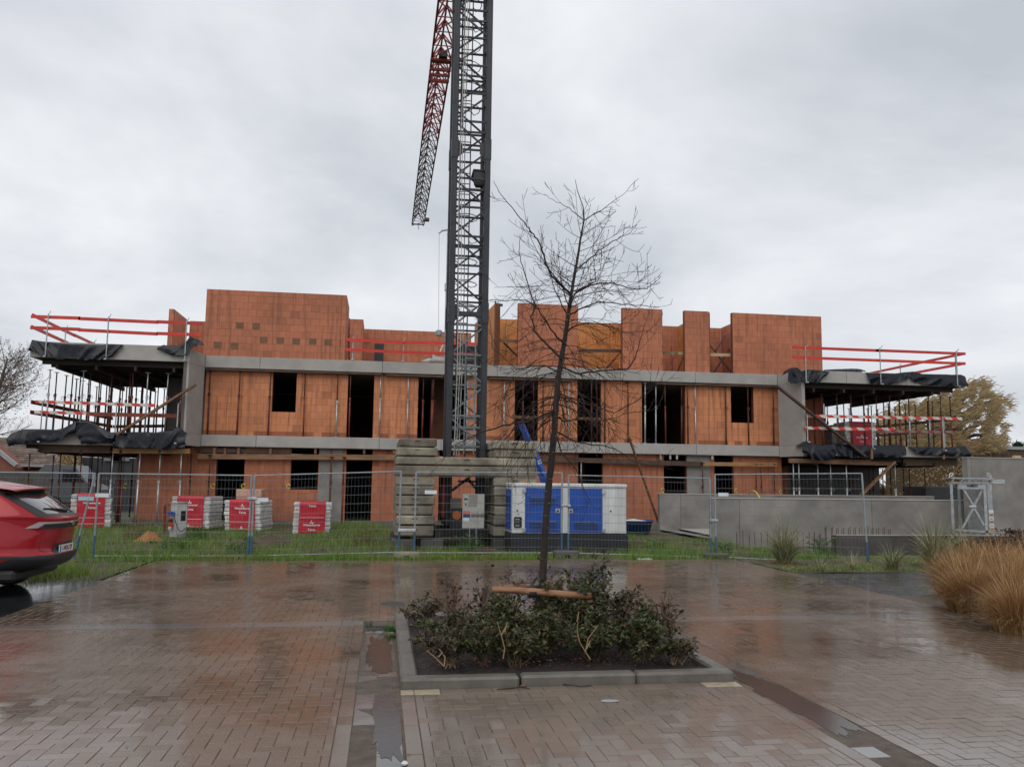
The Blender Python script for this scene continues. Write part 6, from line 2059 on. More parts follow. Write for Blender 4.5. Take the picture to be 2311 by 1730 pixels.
# ================================================================== PLANTS
def limb(mb, p, d, ln, r, depth, up_pull=0.0, droop=0.0, wob=.25, nseg=None, kids=None, twig_n=4, ends=None, minr=.0023):
    """one branch with its twigs; returns its points"""
    nseg = nseg or max(4, int(ln / .09))
    pts, rad = [Vector(p)], [r]
    d = Vector(d).normalized()
    for i in range(nseg):
        t = (i + 1) / nseg
        d = d + Vector((rnd(-wob, wob), rnd(-wob, wob), rnd(-wob, wob) * .7)) * .35 + Vector((0, 0, up_pull * t - droop * (1 - t * .6))) / nseg * 2.2
        d.normalize()
        pts.append(pts[-1] + d * ln / nseg)
        rad.append(max(minr, r * (1 - t * .80)))
    mb.tube(pts, rad, 6 if r > .02 else 4 if r > .006 else 3, False)
    if ends is not None: ends.append((pts[-1], d.copy()))
    if depth > 0:
        n = kids if kids is not None else max(2, int(ln / .16))
        for k in range(n):
            t = .18 + .80 * (k + rnd(.1, .9)) / n
            i = min(int(t * nseg), nseg - 1)
            q = pts[i].lerp(pts[i + 1], t * nseg - i)
            dd = (pts[i + 1] - pts[i]).normalized()
            side = dd.orthogonal().normalized()
            side = Matrix.Rotation(rnd(0, 2 * math.pi), 3, dd) @ side
            nd = dd * rnd(.55, .9) + side * rnd(.5, .9)
            limb(mb, q, nd, ln * rnd(.28, .55) * (1 - t * .35), rad[i] * rnd(.42, .6), depth - 1, up_pull * .9 + .12, droop * .5, wob, None, None if depth > 1 else rnd(1, 3).__int__(), twig_n, ends, minr)
    return pts


# ---- young street tree in the planter -----------------------------
random.seed(104)
TY = 8.75
def tp(x, y, dy=0.0): return AT('t', x, y, TY + dy)
tpx = [('n', 1222, 1440), ('n', 1223, 1330), ('n', 1231, 1190), ('n', 1240, 1080), ('n', 1248, 1000), ('t', 1025, 1400), ('t', 1034, 1250), ('t', 1052, 1060), ('t', 1068, 970), ('t', 1092, 830), ('t', 1112, 690), ('t', 1130, 560), ('t', 1152, 430), ('t', 1172, 320), ('t', 1190, 200), ('t', 1210, 100), ('t', 1204, 20), ('n', 1303, 430), ('n', 1298, 405)]
tpts = [AT(a, b, c, TY + .04 * math.sin(i)) for i, (a, b, c) in enumerate(tpx)]
tpts[0].z = .05
trad = [.044, .040, .038, .037, .0355, .034, .032, .030, .028, .025, .021, .019, .016, .0135, .011, .008, .0055, .004, .0025]
tree = thing('street_tree', 'young bare tree with drooping dark branches standing in the planter', 'tree', tpts[0])
fine = [tpts[0]]; fr = [trad[0]]
for i in range(1, len(tpts)):
    for k in range(1, 5):
        t = k / 4
        fine.append(tpts[i - 1].lerp(tpts[i], t) + Vector((rnd(-1, 1), rnd(-1, 1), 0)) * trad[i] * .10)
        fr.append((trad[i - 1] + (trad[i] - trad[i - 1]) * t) * rnd(.97, 1.05))
MB().tube(fine, fr, 10).build('trunk', M['bark'], tree, True)
lich = MB()
for k in range(46):
    i = random.randint(4, 40)
    p = fine[i]; a = rnd(math.pi, 2 * math.pi)
    q = p + Vector((math.cos(a), math.sin(a), 0)) * fr[i] * 1.01
    s_ = rnd(.006, .015); tv = Vector((-math.sin(a), math.cos(a), 0))
    lich.add([q - tv * s_ * 1.2, q + Vector((0, 0, -s_ * .5)), q + tv * s_ * 1.3, q + Vector((0, 0, s_ * .6))], [(0, 1, 2, 3)])
tag(lich.build('lichen', M['kerb'], tree), kind='stuff')


def at_z(z):
    for i in range(len(fine) - 1):
        if fine[i].z <= z <= fine[i + 1].z:
            return fine[i].lerp(fine[i + 1], (z - fine[i].z) / max(1e-6, fine[i + 1].z - fine[i].z)), fr[i]
    return fine[-1], fr[-1]


def guided(pxs, r0, kids=9, dy=0.0):
    """branch through points read from the photograph, with twigs"""
    pts = [AT(a, b, c, TY + dy * i / len(pxs)) for i, (a, b, c) in enumerate(pxs)]
    f = [pts[0]]
    for i in range(1, len(pts)):
        for k in range(1, 5):
            f.append(pts[i - 1].lerp(pts[i], k / 4) + Vector((rnd(-1, 1), rnd(-1, 1), rnd(-1, 1))) * .008)
    n = len(f)
    rad = [max(.0024, r0 * (1 - i / n * .85)) for i in range(n)]
    mb = MB().tube(f, rad, 6, False)
    for k in range(kids):
        i = int(n * (.15 + .8 * (k + rnd(0, 1)) / kids)); i = min(i, n - 2)
        d = (f[i + 1] - f[i]).normalized()
        side = Matrix.Rotation(rnd(0, 6.28), 3, d) @ d.orthogonal().normalized()
        limb(mb, f[i], d * .7 + side * rnd(.5, .9), rnd(.18, .42), rad[i] * .55, 1, .35, 0, .3)
    mb.build('branch', M['bark_l'], tree)


guided([('t', 1125, 560), ('t', 1060, 505), ('t', 1005, 450), ('t', 965, 345), ('t', 930, 250), ('t', 900, 190), ('t', 855, 140), ('t', 780, 45), ('n', 1130, 440), ('n', 1114, 408)], .013, 8, -.4)
guided([('t', 1208, 105), ('t', 1260, 70), ('t', 1320, 40), ('n', 1405, 440), ('n', 1440, 402)], .007, 5, .2)
guided([('t', 1206, 100), ('t', 1150, 55), ('t', 1100, 15), ('n', 1250, 452), ('n', 1230, 440)], .006, 4, .1)
guided([('t', 1168, 400), ('t', 1240, 350), ('t', 1300, 290), ('t', 1390, 235), ('t', 1440, 205), ('t', 1500, 180), ('t', 1540, 128)], .009, 6, -.3)
guided([('t', 1140, 545), ('t', 1230, 510), ('t', 1280, 480), ('t', 1272, 380), ('t', 1268, 290), ('t', 1280, 125)], .009, 5, .4)
guided([('t', 1145, 565), ('t', 1250, 505), ('t', 1380, 490), ('t', 1440, 510), ('t', 1540, 530), ('t', 1600, 530), ('t', 1655, 480)], .010, 8, -.5)
guided([('t', 1105, 700), ('t', 1200, 650), ('t', 1300, 610), ('t', 1450, 625), ('t', 1600, 635), ('t', 1660, 650)], .011, 9, .5)
guided([('t', 1095, 800), ('t', 1150, 760), ('t', 1250, 740), ('t', 1400, 745), ('t', 1550, 742)], .010, 9, -.3)
guided([('t', 1068, 965), ('t', 980, 880), ('t', 900, 790), ('t', 880, 700), ('t', 910, 640), ('t', 830, 420), ('t', 806, 300), ('t', 808, 190)], .014, 9, .4)
guided([('t', 1085, 870), ('t', 1000, 780), ('t', 920, 650), ('t', 850, 600), ('t', 720, 600), ('t', 620, 600)], .010, 8, -.5)
guided([('t', 1110, 690), ('t', 1040, 570), ('t', 1020, 500), ('t', 1000, 420)], .008, 5, -.2)
guided([('t', 1055, 1050), ('t', 980, 1010), ('t', 880, 1010), ('t', 790, 1030), ('t', 640, 900), ('t', 615, 700)], .010, 8, .6)
guided([('t', 1060, 1010), ('t', 1180, 1060), ('t', 1300, 1040), ('t', 1480, 1030), ('t', 1530, 960), ('t', 1560, 840), ('t', 1590, 745)], .012, 9, -.6)
guided([('t', 1035, 1270), ('t', 1000, 1300), ('t', 860, 1355), ('t', 700, 1380), ('t', 560, 1430), ('t', 440, 1480), ('t', 330, 1545)], .014, 9, -.6)
guided([('t', 1010, 1305), ('t', 1080, 1350), ('t', 1200, 1340), ('t', 1330, 1350), ('t', 1500, 1300), ('t', 1600, 1292), ('t', 1690, 1250)], .009, 10, .5)
guided([('t', 1050, 1180), ('t', 1200, 1240), ('t', 1400, 1300), ('t', 1550, 1220), ('t', 1640, 1150), ('t', 1700, 1090)], .009, 9, -.7)
guided([('t', 1035, 1430), ('t', 1075, 1560), ('n', 1300, 1060), ('n', 1330, 1130), ('n', 1310, 1180)], .010, 7, -.5)
guided([('t', 1040, 1420), ('t', 1150, 1480), ('t', 1280, 1500), ('t', 1400, 1520), ('n', 1430, 1040), ('n', 1520, 1060)], .010, 9, .4)
# whorls of arching, drooping limbs in the lower crown
for k in range(78):
    z = rnd(2.3, 3.95)
    p, r = at_z(z)
    a = k * 2.399 + rnd(-.3, .3)
    low = (3.75 - z) / 1.45
    mb = MB()
    limb(mb, p, Vector((math.cos(a), math.sin(a), rnd(.15, .5) - .25 * low)), rnd(.68, 1.05) * (1.0 - .08 * low), r * rnd(.15, .24), 2, .1, .75 * low + .35, .24)
    mb.build('branch', M['bark_l'], tree)
for k in range(16):
    z = rnd(3.5, 4.5)
    p, r = at_z(z)
    a = k * 2.399 + rnd(-.3, .3)
    mb = MB()
    limb(mb, p, Vector((math.cos(a), math.sin(a), rnd(.4, .9))), rnd(.45, .75) * (1.3 - (z - 3.5) * .5), r * rnd(.3, .42), 2, .35, .05, .24)
    mb.build('branch', M['bark_l'], tree)

# ---- timber supports of the tree ----------------------------------
ts = thing('tree_support', 'peeled wooden crossbars with a black strap holding the young tree', 'tree support', (1.6, 8.6, .06))
a, b = AT('p', 660, 288, TY - .5), AT('p', 1252, 328, TY - .5)
bar = MB().tube([a, a.lerp(b, .3) + Vector((0, 0, .008)), a.lerp(b, .7), b], [.031, .033, .034, .032], 12).build('front_bar', M['pole_wood'], ts, True)
a2, b2 = AT('p', 700, 278, TY + .55), AT('p', 1075, 268, TY + .45)
MB().tube([a2, b2], .036, 10).build('rear_bar', M['timber'], ts, True)
a3, b3 = AT('p', 820, 285, TY + .35), AT('p', 960, 268, TY + .1)
MB().tube([a3, b3], .02, 6).build('strap', M['rubber'], ts)
sc = AT('p', 900, 312, TY - .5)
MB().tube([sc + Vector((-.035, 0, 0)), sc + Vector((.035, 0, .0))], .039, 14).build('strap', M['rubber'], ts, True)
MB().tube([sc + Vector((.0, .02, .03)), sc + Vector((.05, .3, .06)), sc + Vector((.12, .5, .08)), sc + Vector((.20, .48, .08))], .018, 6).build('strap', M['rubber'], ts)
for (x, y, xb, Y) in ((618, 300, 590, TY - .47), (1262, 330, 1275, TY - .44), (935, 320, 932, TY - .42), (1040, 280, 1045, TY + .45)):
    p0 = AT('p', x, y, Y)
    q0 = Vector((AT('p', xb, 480, Y).x, Y, .05))
    MB().tube([q0, p0 + Vector((0, 0, .03))], .030 if x != 618 else .018, 8).build('post', M['bark'], ts, True)

# ---- shrubs in the planter ----------------------------------------
random.seed(120)
def leaf(mb, p, d, nrm, ln, wd):
    s = d.cross(nrm).normalized() * wd / 2
    n = s.cross(d).normalized()
    m_ = p + d * ln * .5
    mb.add([p, m_ - s + n * wd * .18, p + d * ln - n * ln * .12, m_ + s + n * wd * .18], [(0, 1, 2), (0, 2, 3)])


def shrub(x, y, rx, rz, n, mk, lab, stems=6, stem_m='stem_d', lsz=.034):
    """stems that fork into twigs; leaves sit along the twigs"""
    y += .16 + (.02 if y < 7.7 else 0)
    t = thing('shrub', lab, 'shrub', (x, y, .06), 0, 'shrubs in the planter')
    twigs = []
    for k in range(stems):
        a = 6.28 * (k + rnd(0, .9)) / stems
        e = rnd(.15, 1.0)
        top = Vector((x + math.cos(a) * rx * e, y + math.sin(a) * rx * e, .06 + rz * (1.0 - .40 * e * e) * rnd(.70, 1.12)))
        root = Vector((x + rnd(-.05, .05), y + rnd(-.05, .05), .05))
        mid = root.lerp(top, .5) + Vector((rnd(-.04, .04), rnd(-.04, .04), rz * .10))
        MB().tube([root, mid, top], [.006, .0045, .0025], 4, False).build('stem', M[stem_m], t)
        twigs.append((root.lerp(mid, .6), mid)); twigs.append((mid, top))
        mb = MB()
        for j in range(5):
            p = root.lerp(mid, rnd(.5, 1)) if j < 2 else mid.lerp(top, rnd(0, .9))
            d = (top - root).normalized() * .5 + Vector((rnd(-1, 1), rnd(-1, 1), rnd(-.25, .8))) * .8
            q = p + d.normalized() * rnd(.22, .52) * max(.25, rz) * .8
            if q.z < .09: q.z = .09 + rnd(0, .05)
            mb.tube([p, p.lerp(q, .5) + Vector((0, 0, .012)), q], [.003, .0024, .0016], 3, False)
            twigs.append((p, q))
        tag(mb.build('twigs', M[stem_m], t), kind='stuff')
    mb = MB()
    wts = [(b_ - a_).length for a_, b_ in twigs]
    for (p0, p1) in random.choices(twigs, wts, k=n):
        f = rnd(.1, 1.05)
        p = p0.lerp(p1, f)
        d = ((p1 - p0).normalized() * .5 + Vector((rnd(-1, 1), rnd(-1, 1), rnd(-.7, .7)))).normalized()
        leaf(mb, p + d * .008, d, (Vector((rnd(-.7, .7), rnd(-.9, .3), 1))).normalized(), lsz * rnd(.6, 1.35), lsz * rnd(.42, .72))
    tag(mb.build('foliage', M[mk], t), kind='stuff')
    return t


SH = [  # x, y, radius, height, leaves, kind, text
    (.64, 7.40, .26, .26, 460, 'shrub_m', 'low brownish shrub in the front left corner of the planter'),
    (.95, 7.45, .32, .36, 800, 'shrub', 'low dark green shrub left of the pale bent stem at the front kerb'),
    (.60, 8.10, .30, .20, 480, 'shrub_m', 'thin mixed shrub along the left kerb of the planter'),
    (.75, 8.85, .38, .20, 600, 'shrub', 'low dark shrub at the left rear of the planter'),
    (1.20, 7.85, .34, .42, 1100, 'shrub', 'dense dark green shrub under the left end of the wooden bar'),
    (1.02, 8.6, .26, .56, 150, 'shrub_r', 'tall straggly reddish shrub left of the tree support'),
    (1.50, 7.60, .38, .36, 1100, 'shrub', 'dense dark shrub before the tree, front middle of the planter'),
    (1.70, 8.15, .34, .52, 1200, 'shrub', 'dark green shrub round the foot of the tree'),
    (1.97, 7.52, .38, .36, 1100, 'shrub', 'dark shrub behind the forked pale stem at the front kerb'),
    (2.05, 8.10, .34, .56, 1300, 'shrub', 'tall dark green shrub under the right end of the wooden bar'),
    (2.22, 8.62, .40, .72, 1200, 'shrub', 'tallest leafy shrub, behind the right end of the wooden bar'),
    (1.85, 9.1, .34, .70, 220, 'shrub_r', 'reddish brown leafy shrub sticking up behind the tree trunk'),
    (1.45, 9.2, .30, .62, 110, 'shrub_r', 'sparse brown shrub behind the trunk on its left side'),
    (2.46, 8.25, .36, .54, 900, 'shrub_m', 'greyish brown twiggy shrub right of the wooden bar'),
    (2.40, 7.42, .38, .34, 1100, 'shrub', 'low dark green shrub near the right part of the front kerb'),
    (2.66, 8.0, .30, .34, 700, 'shrub', 'dark green shrub against the right kerb'),
    (2.70, 7.36, .24, .24, 420, 'shrub_m', 'small dull shrub in the front right corner of the planter'),
    (1.22, 7.36, .24, .28, 420, 'shrub', 'small dark green shrub right behind the kerb joint'),
    (.52, 9.5, .26, .28, 420, 'shrub_m', 'low thin shrub in the rear left corner of the planter'),
    (1.25, 8.45, .34, .46, 800, 'shrub', 'dark green shrub behind the left end of the wooden bar'),
    (2.70, 8.75, .26, .40, 240, 'shrub_m', 'thin twiggy shrub at the right rear of the planter'),
    (2.80, 7.95, .12, .50, 60, 'shrub_r', 'single thin reddish shoot leaning over the right kerb'),
    (.84, 9.55, .22, .5, 90, 'shrub_r', 'thin reddish shoots at the rear left of the planter'),
]
for s in SH:
    shrub(*s, stems=12 if s[5] == 'shrub' else 9, stem_m='stem' if s[5] == 'shrub_m' else 'stem_d', lsz=.056 if s[5] == 'shrub_r' else .052)
# pale bare stems at the front
for lab, paths in (('pale bent bare stem near the front kerb, left of the kerb joint', [[(725, 700), (735, 640), (720, 580), (705, 530), (690, 480)], [(715, 560), (745, 500)], [(735, 540), (750, 480)]]),
                   ('pale forked bare stem near the middle of the front kerb', [[(1245, 705), (1215, 660), (1180, 600), (1165, 540), (1170, 480)], [(1215, 660), (1230, 580), (1260, 540), (1290, 500)], [(1222, 640), (1245, 590)], [(1165, 480), (1175, 420)]]),
                   ('pale bare twigs low in the front left corner of the planter', [[(375, 745), (380, 690), (345, 640)], [(375, 745), (320, 690), (270, 650)], [(340, 690), (365, 660)]]),
                   ('pale thin stem arching over the left shrubs', [[(580, 612), (530, 600), (485, 570), (488, 540)], [(600, 570), (660, 550), (700, 540)]])):
    mb = MB()
    Yb = 7.28 if 'arching' not in lab else 7.7
    for ph in paths:
        pts = [AT('p', x, y, Yb + .02 * i) for i, (x, y) in enumerate(ph)]
        mb.tube(pts, [.0058 - .0032 * i / len(pts) for i in range(len(pts))], 5, False)
    tag(mb.build('dry_shoot', M['stem']), lab, 'dry shoot', 'bare stems in the planter')
# leaf litter on the soil
mb = MB()
for k in range(900):
    x, y = rnd(.38, 2.9), rnd(7.23, 8.06)
    leaf(mb, Vector((x, y, .125 + rnd(-.02, .012))), Vector((rnd(-1, 1), rnd(-1, 1), .1)).normalized(), Vector((rnd(-.4, .4), rnd(-.4, .4), 1)).normalized(), rnd(.015, .04), rnd(.008, .02))
tag(mb.build('leaf_litter', M['shrub_r']), kind='stuff', label='fallen leaves on the planter soil')
mb = MB()
for k in range(160):
    x, y = rnd(7.85, 12), rnd(15.25, 17.5)
    leaf(mb, Vector((x, y, .03)), Vector((rnd(-1, 1), rnd(-1, 1), .1)).normalized(), Vector((rnd(-.4, .4), rnd(-.4, .4), 1)).normalized(), rnd(.04, .09), rnd(.02, .05))
for k in range(150):
    x, y = rnd(XL, XR), rnd(4.0, 17)
    if .1 < x < 3.2 and y > 6.9: continue
    leaf(mb, Vector((x, y, .006)), Vector((rnd(-1, 1), rnd(-1, 1), .02)).normalized(), Vector((rnd(-.2, .2), rnd(-.2, .2), 1)).normalized(), rnd(.012, .03), rnd(.008, .018))
for k in range(90):
    x, y = random.choice((.185, .19, 3.07, .02)) + rnd(-.04, .02), rnd(5.2, 9.9)
    leaf(mb, Vector((x, y, -.005)), Vector((rnd(-1, 1), rnd(-1, 1), .02)).normalized(), Vector((rnd(-.2, .2), rnd(-.2, .2), 1)).normalized(), rnd(.012, .03), rnd(.008, .018))
tag(mb.build('leaf_litter', M['leaf_litter']), kind='stuff', label='small fallen leaves on the paving')


# ---- blades -------------------------------------------------------
def blades(mb, x, y, z, n, spread, h, w, lean, segs=3, curve=.6, wind=(0, 0)):
    for k in range(n):
        a = rnd(0, 6.283)
        f = math.sqrt(rnd(0, 1))
        r = spread * f
        bx, by = x + r * math.cos(a), y + r * math.sin(a)
        a2 = a + rnd(-.6, .6)
        ld = lean * (.30 + .70 * f) * rnd(.35, 1.25)       # how far the blade bends outwards, in blade lengths
        hh = h * rnd(.5, 1.1) * (1.05 - .25 * f)
        ang0, ang1 = .25 * ld, min(2.3, ld * (1.0 + curve))  # tilt from upright at the root and at the tip
        s = Vector((-math.sin(a2), math.cos(a2), 0))
        if rnd(0, 1) < .6: s = (s + Vector((rnd(-1, 1), rnd(-1, 1), 0))).normalized()
        p = Vector((bx, by, z))
        vs = []
        for i in range(segs + 1):
            t = i / segs
            ww = w * (1 - t * .85) / 2
            if i == segs: vs.append(p.copy())
            else: vs += [p - s * ww, p + s * ww]
            tl = ang0 + (ang1 - ang0) * t
            st = hh / segs
            p = p + Vector((math.cos(a2) * math.sin(tl) * st + wind[0] * t * st, math.sin(a2) * math.sin(tl) * st + wind[1] * t * st, math.cos(tl) * st))
            if p.z < .01: p.z = .01 + rnd(0, .02)
        fs = [(2 * i, 2 * i + 1, 2 * i + 3, 2 * i + 2) for i in range(segs - 1)] + [(2 * segs - 2, 2 * segs - 1, 2 * segs)]
        mb.add(vs, fs)


# orange ornamental grass
random.seed(130)
PEN = [('n', 2165, 1345, 1.0, 1.0, 'orange grass clump whose tips reach the dark path, first from the left'), ('n', 2255, 1335, 1.1, 1.1, 'orange grass clump in the back row beside the hedge'), ('n', 2195, 1378, 1.0, .95, 'orange grass clump leaning onto the brown paving, nearest to it'),
       ('n', 2275, 1390, 1.05, 1.0, 'orange grass clump cut by the right picture edge, in the middle row'), ('n', 2325, 1355, 1.1, 1.1, 'orange grass clump at the right picture edge, behind the middle row'), ('n', 2305, 1425, .95, .9, 'nearest orange grass clump, low at the right picture edge'),
       ('n', 2390, 1400, 1.1, 1.05, 'orange grass clump wholly at the right, its blades entering the picture edge'), ('n', 2210, 1322, 1.0, 1.05, 'orange grass clump at the back, next to the grey green grass'), ('n', 2330, 1318, 1.1, 1.1, 'orange grass clump at the back right in front of the hedge')]
for zk, u, v, s, h, lab in PEN:
    g = GR(zk, u, v)
    x, y = g.x, g.y
    mb = MB()
    blades(mb, x, y, 0, int(2600 * s), .24 * s, .80 * h, .0075, 1.25, 5, .7, (-.10, -.05))
    blades(mb, x, y, 0, int(260 * s), .20 * s, 1.08 * h, .007, .85, 6, 1.0, (-.12, -.05))
    blades(mb, x, y, 0, int(1500 * s), .30 * s, .62 * h, .0075, 2.0, 5, .6, (-.10, -.05))
    t = thing('ornamental_grass', lab, 'grass clump', (x, y, 0), 0, 'orange ornamental grasses at the right')
    tag(mb.build('blades', M['pennis'], t), kind='stuff')
    MB().lathe((x, y, -.02), [(.22 * s, 0), (.27 * s, .10), (.20 * s, .22), (.06 * s, .30)], 12).build('core', M['pennis_core'], t, True)
# grey green clumps
PAM = [('n', 1770, 1272, .82, 900, .55, 'big grey green grass clump in front of the last fence panel'), ('n', 1850, 1290, .32, 90, .2, 'small yellowish grass tuft right of the big clump'), ('n', 1925, 1285, .42, 80, .2, 'thin pale grass tuft at the end of the fence'),
       ('n', 2015, 1285, .50, 300, .38, 'spreading grey green grass clump on the edge of the dark path'), ('n', 2110, 1280, .86, 900, .55, 'large grey green grass clump left of the orange grass'), ('n', 2170, 1262, .78, 500, .45, 'grey green grass clump before the low wall, next to the orange grass')]
for zk, u, v, h, n, sp, lab in PAM:
    g = GR(zk, u, v)
    mb = MB()
    blades(mb, g.x, g.y, -.02, int(n * .6), sp * .20, h * 1.30, .014, 1.45, 6, .9)
    blades(mb, g.x, g.y, -.02, int(n * .12), sp * .2, h * 1.6, .011, .8, 6, .9)
    t = thing('ornamental_grass', lab, 'grass clump', (g.x, g.y, 0), 0, 'grey green grasses before the concrete walls')
    tag(mb.build('blades', M['pampas'], t), kind='stuff')
    mb = MB()
    blades(mb, g.x, g.y, -.02, int(n * .22), sp * .28, .22, .012, 1.7, 3, .5)
    tag(mb.build('dry_blades', M['pennis'], t), kind='stuff')

# ---- lawn grass ---------------------------------------------------
random.seed(140); rng = np.random.default_rng(5)


def grass_field(name, n, xf, yf, h, w, zf, mk, label, reject=None):
    xs, ys = xf(n), yf(n)
    vs = np.zeros((n, 3, 3))
    keep = []
    for i in range(n):
        x, y = xs[i], ys[i]
        if reject and reject(x, y): continue
        k = noise.noise(Vector((x * .55, y * .55, 2.0)))
        if k < -.07 and random.random() < .80: continue
        hh = h * (.55 + random.random() * .8) * (1 + 1.0 * max(0, k + .05 + .8 * noise.noise(Vector((x * 1.9, y * 1.9, 7)))))
        a = random.random() * 6.283
        la = random.random() * 6.283
        le = random.random() * .65 * hh
        z = zf(x, y) - .01
        ca, sa = math.cos(a) * w / 2, math.sin(a) * w / 2
        keep.append(((x - ca, y - sa, z), (x + ca, y + sa, z), (x + math.cos(la) * le, y + math.sin(la) * le, z + hh)))
    v = np.array(keep).reshape(-1, 3)
    m_ = len(keep)
    me = bpy.data.meshes.new(name)
    me.vertices.add(m_ * 3); me.vertices.foreach_set('co', v.ravel())
    me.loops.add(m_ * 3); me.loops.foreach_set('vertex_index', np.arange(m_ * 3))
    me.polygons.add(m_); me.polygons.foreach_set('loop_start', np.arange(m_) * 3); me.polygons.foreach_set('loop_total', np.full(m_, 3))
    me.materials.append(M[mk])
    me.update(calc_edges=True)
    o = bpy.data.objects.new(name, me); COL.objects.link(o)
    return tag(o, label=label, kind='stuff')


def rej(x, y):
    if .2 < x < 3.9 and 20.4 < y < 24: return random.random() < .8
    if x > 9.8 and y > 18.6: return True
    if x > 7.8 + max(0, y - 24.4) * .3 and y > 24.2: return True
    return False


grass_field('grass', 62000, lambda n: rng.uniform(-10.5, 10.6, n), lambda n: 17.92 + (rng.random(n) ** 1.5) * 13.2, .135, .013, turf_z, 'grass', 'rough green grass between the paving and the building', rej)
grass_field('grass', 16000, lambda n: rng.uniform(-9.5, -4.42, n), lambda n: rng.uniform(14.6, 18.0, n), .11, .012, lambda x, y: -.015, 'grass', 'mown green grass verge behind the red car')
grass_field('grass', 3400, lambda n: rng.uniform(7.82, 12.5, n), lambda n: rng.uniform(15.25, 18.3, n), .075, .014, lambda x, y: .0, 'grass', 'thin yellowish grass and litter between the dark path and the low walls')
grass_field('grass', 2600, lambda n: rng.uniform(-4.4, 7.8, n), lambda n: rng.uniform(17.87, 18.1, n), .09, .012, turf_z, 'grass', 'grass edge along the back of the paving')
# moss and weeds round the drain and along the left kerb
mb = MB()
blades(mb, .14, 9.63, -.02, 70, .07, .13, .016, 1.1, 3, .8); blades(mb, .17, 9.3, -.02, 60, .05, .06, .01, 1.1, 2, .8); blades(mb, -.1, 10.1, -.02, 30, .05, .12, .006, .8, 3, .6)
t = thing('weed', 'bright green weed growing beside the drain grate', 'weed', (.14, 9.63, 0))
tag(mb.build('foliage', M['weed'], t), kind='stuff')
# weeds in the grass: broad leaved clumps
for zk, x, y, Y, n, h, lab in (('7', 800, 990, 19.6, 90, .34, 'broad leaved dock plant in the grass beside the fence joint'), ('7', 300, 1010, 20.3, 60, .25, 'leafy weed in the grass under the power cabinet'), ('7', 420, 890, 23.5, 120, .38, 'green weed clump right of the power cabinet'),
                               ('6', 1215, 880, 23.4, 60, .62, 'tall dark weed stalks left of the sand heap'), ('6', 1560, 1010, 20.0, 70, .3, 'leafy weed below the power cabinet, nearer the fence'), ('8', 740, 1010, 19.4, 120, .42, 'light green grass tuft under the notice board'),
                               ('9', 320, 1020, 21.0, 60, .22, 'weed tuft right of the generator'), ('9', 900, 1010, 19.5, 90, .28, 'green weeds at the foot of the ramp wall'), ('5', 0, 0, 0, 0, 0, ''), ('9', 1780, 1030, 19.0, 120, .42, 'leafy green weed behind the last fence panel'), ('7', 1890, 930, 21.8, 60, .45, 'dry brown weed stalks left of the crane base')):
    if not n: continue
    p = AT(zk, x, y, Y)
    mb = MB()
    for k in range(int(n * .7)):
        a = rnd(0, 6.28); r = rnd(0, .28)
        q = Vector((p.x + r * math.cos(a), Y + r * math.sin(a), rnd(0, h)))
        leaf(mb, q, Vector((math.cos(a), math.sin(a), rnd(-.2, .8))).normalized(), Vector((rnd(-.5, .5), rnd(-.5, .5), 1)).normalized(), rnd(.07, .16), rnd(.02, .05))
    blades(mb, p.x, Y, 0, n, .3, h * 1.1, .012, .5, 2)
    t = thing('weed', lab, 'weed', (p.x, Y, 0), 0, 'weeds in the rough grass')
    tag(mb.build('foliage', M['weed'] if 'dark' not in lab and 'dry' not in lab else M['drybranch'], t), kind='stuff')

# ---- hedge behind the low wall ------------------------------------
random.seed(150)
hd = thing('hedge', 'dark brown leafless looking hedge behind the orange grass', 'hedge', (17, 18.2, 0))
mb = MB()
for k in range(7000):
    x = rnd(13.0, 21)
    top = .40 if x < 15.2 else .60
    top *= 1 + .15 * noise.noise(Vector((x * 1.5, 0, 3)))
    y, z = rnd(17.4, 19.3), rnd(0, 1) ** .7 * top
    d = Vector((rnd(-1, 1), rnd(-1, 1), rnd(-.3, 1))).normalized()
    leaf(mb, Vector((x, y, z)), d, Vector((rnd(-1, 1), rnd(-1, 1), rnd(-1, 1))).normalized(), rnd(.05, .12), rnd(.03, .07))
tag(mb.build('foliage', M['hedge_d'], hd), kind='stuff')
MB().box(13.4, 21, 17.7, 19.0, 0, .30).build('core', M['soil'], hd)

# ---- willow at the right ------------------------------------------
random.seed(160)
def wp_(x, y, Y=52.0): return AT('5', x, y, Y)
wl = thing('willow', 'big yellow brown willow blown to the right behind the right wing', 'tree', (wp_(1500, 1100).x, 52, -.3))
base = Vector((wp_(1450, 1100).x, 52, -.3))
mb = MB()
ends = []
def wcurve(pxs, r0, Y=52.0):
    pts = [base] + [wp_(x, y, Y + rnd(-1.5, 1.5)) for x, y in pxs]
    f = [pts[0]]
    for i in range(1, len(pts)):
        for k in range(1, 4): f.append(pts[i - 1].lerp(pts[i], k / 3) + Vector((rnd(-1, 1), rnd(-1, 1), rnd(-1, 1))) * .08)
    MB().tube(f, [max(.03, r0 * (1 - i / len(f) * .9)) for i in range(len(f))], 6, False).build('limb', M['bark_g'], wl)
for q in ([(1500, 950), (1600, 800), (1700, 600), (1780, 480)], [(1480, 900), (1560, 700), (1640, 560)], [(1520, 980), (1700, 960), (1830, 930), (1900, 990)], [(1400, 900), (1350, 750), (1300, 650)], [(1440, 850), (1460, 650), (1520, 560)],
          [(1540, 900), (1750, 760), (1900, 640), (1990, 600)], [(1560, 960), (1800, 850), (1950, 760)], [(1350, 950), (1200, 850), (1120, 700)], [(1330, 980), (1150, 950), (1000, 850)], [(1300, 1000), (1050, 980)]):
    wcurve(q, .28)
MB().tube([base, base + Vector((.2, 0, 2.2))], [.55, .42], 9).build('trunk', M['bark_g'], wl)
mb = MB()
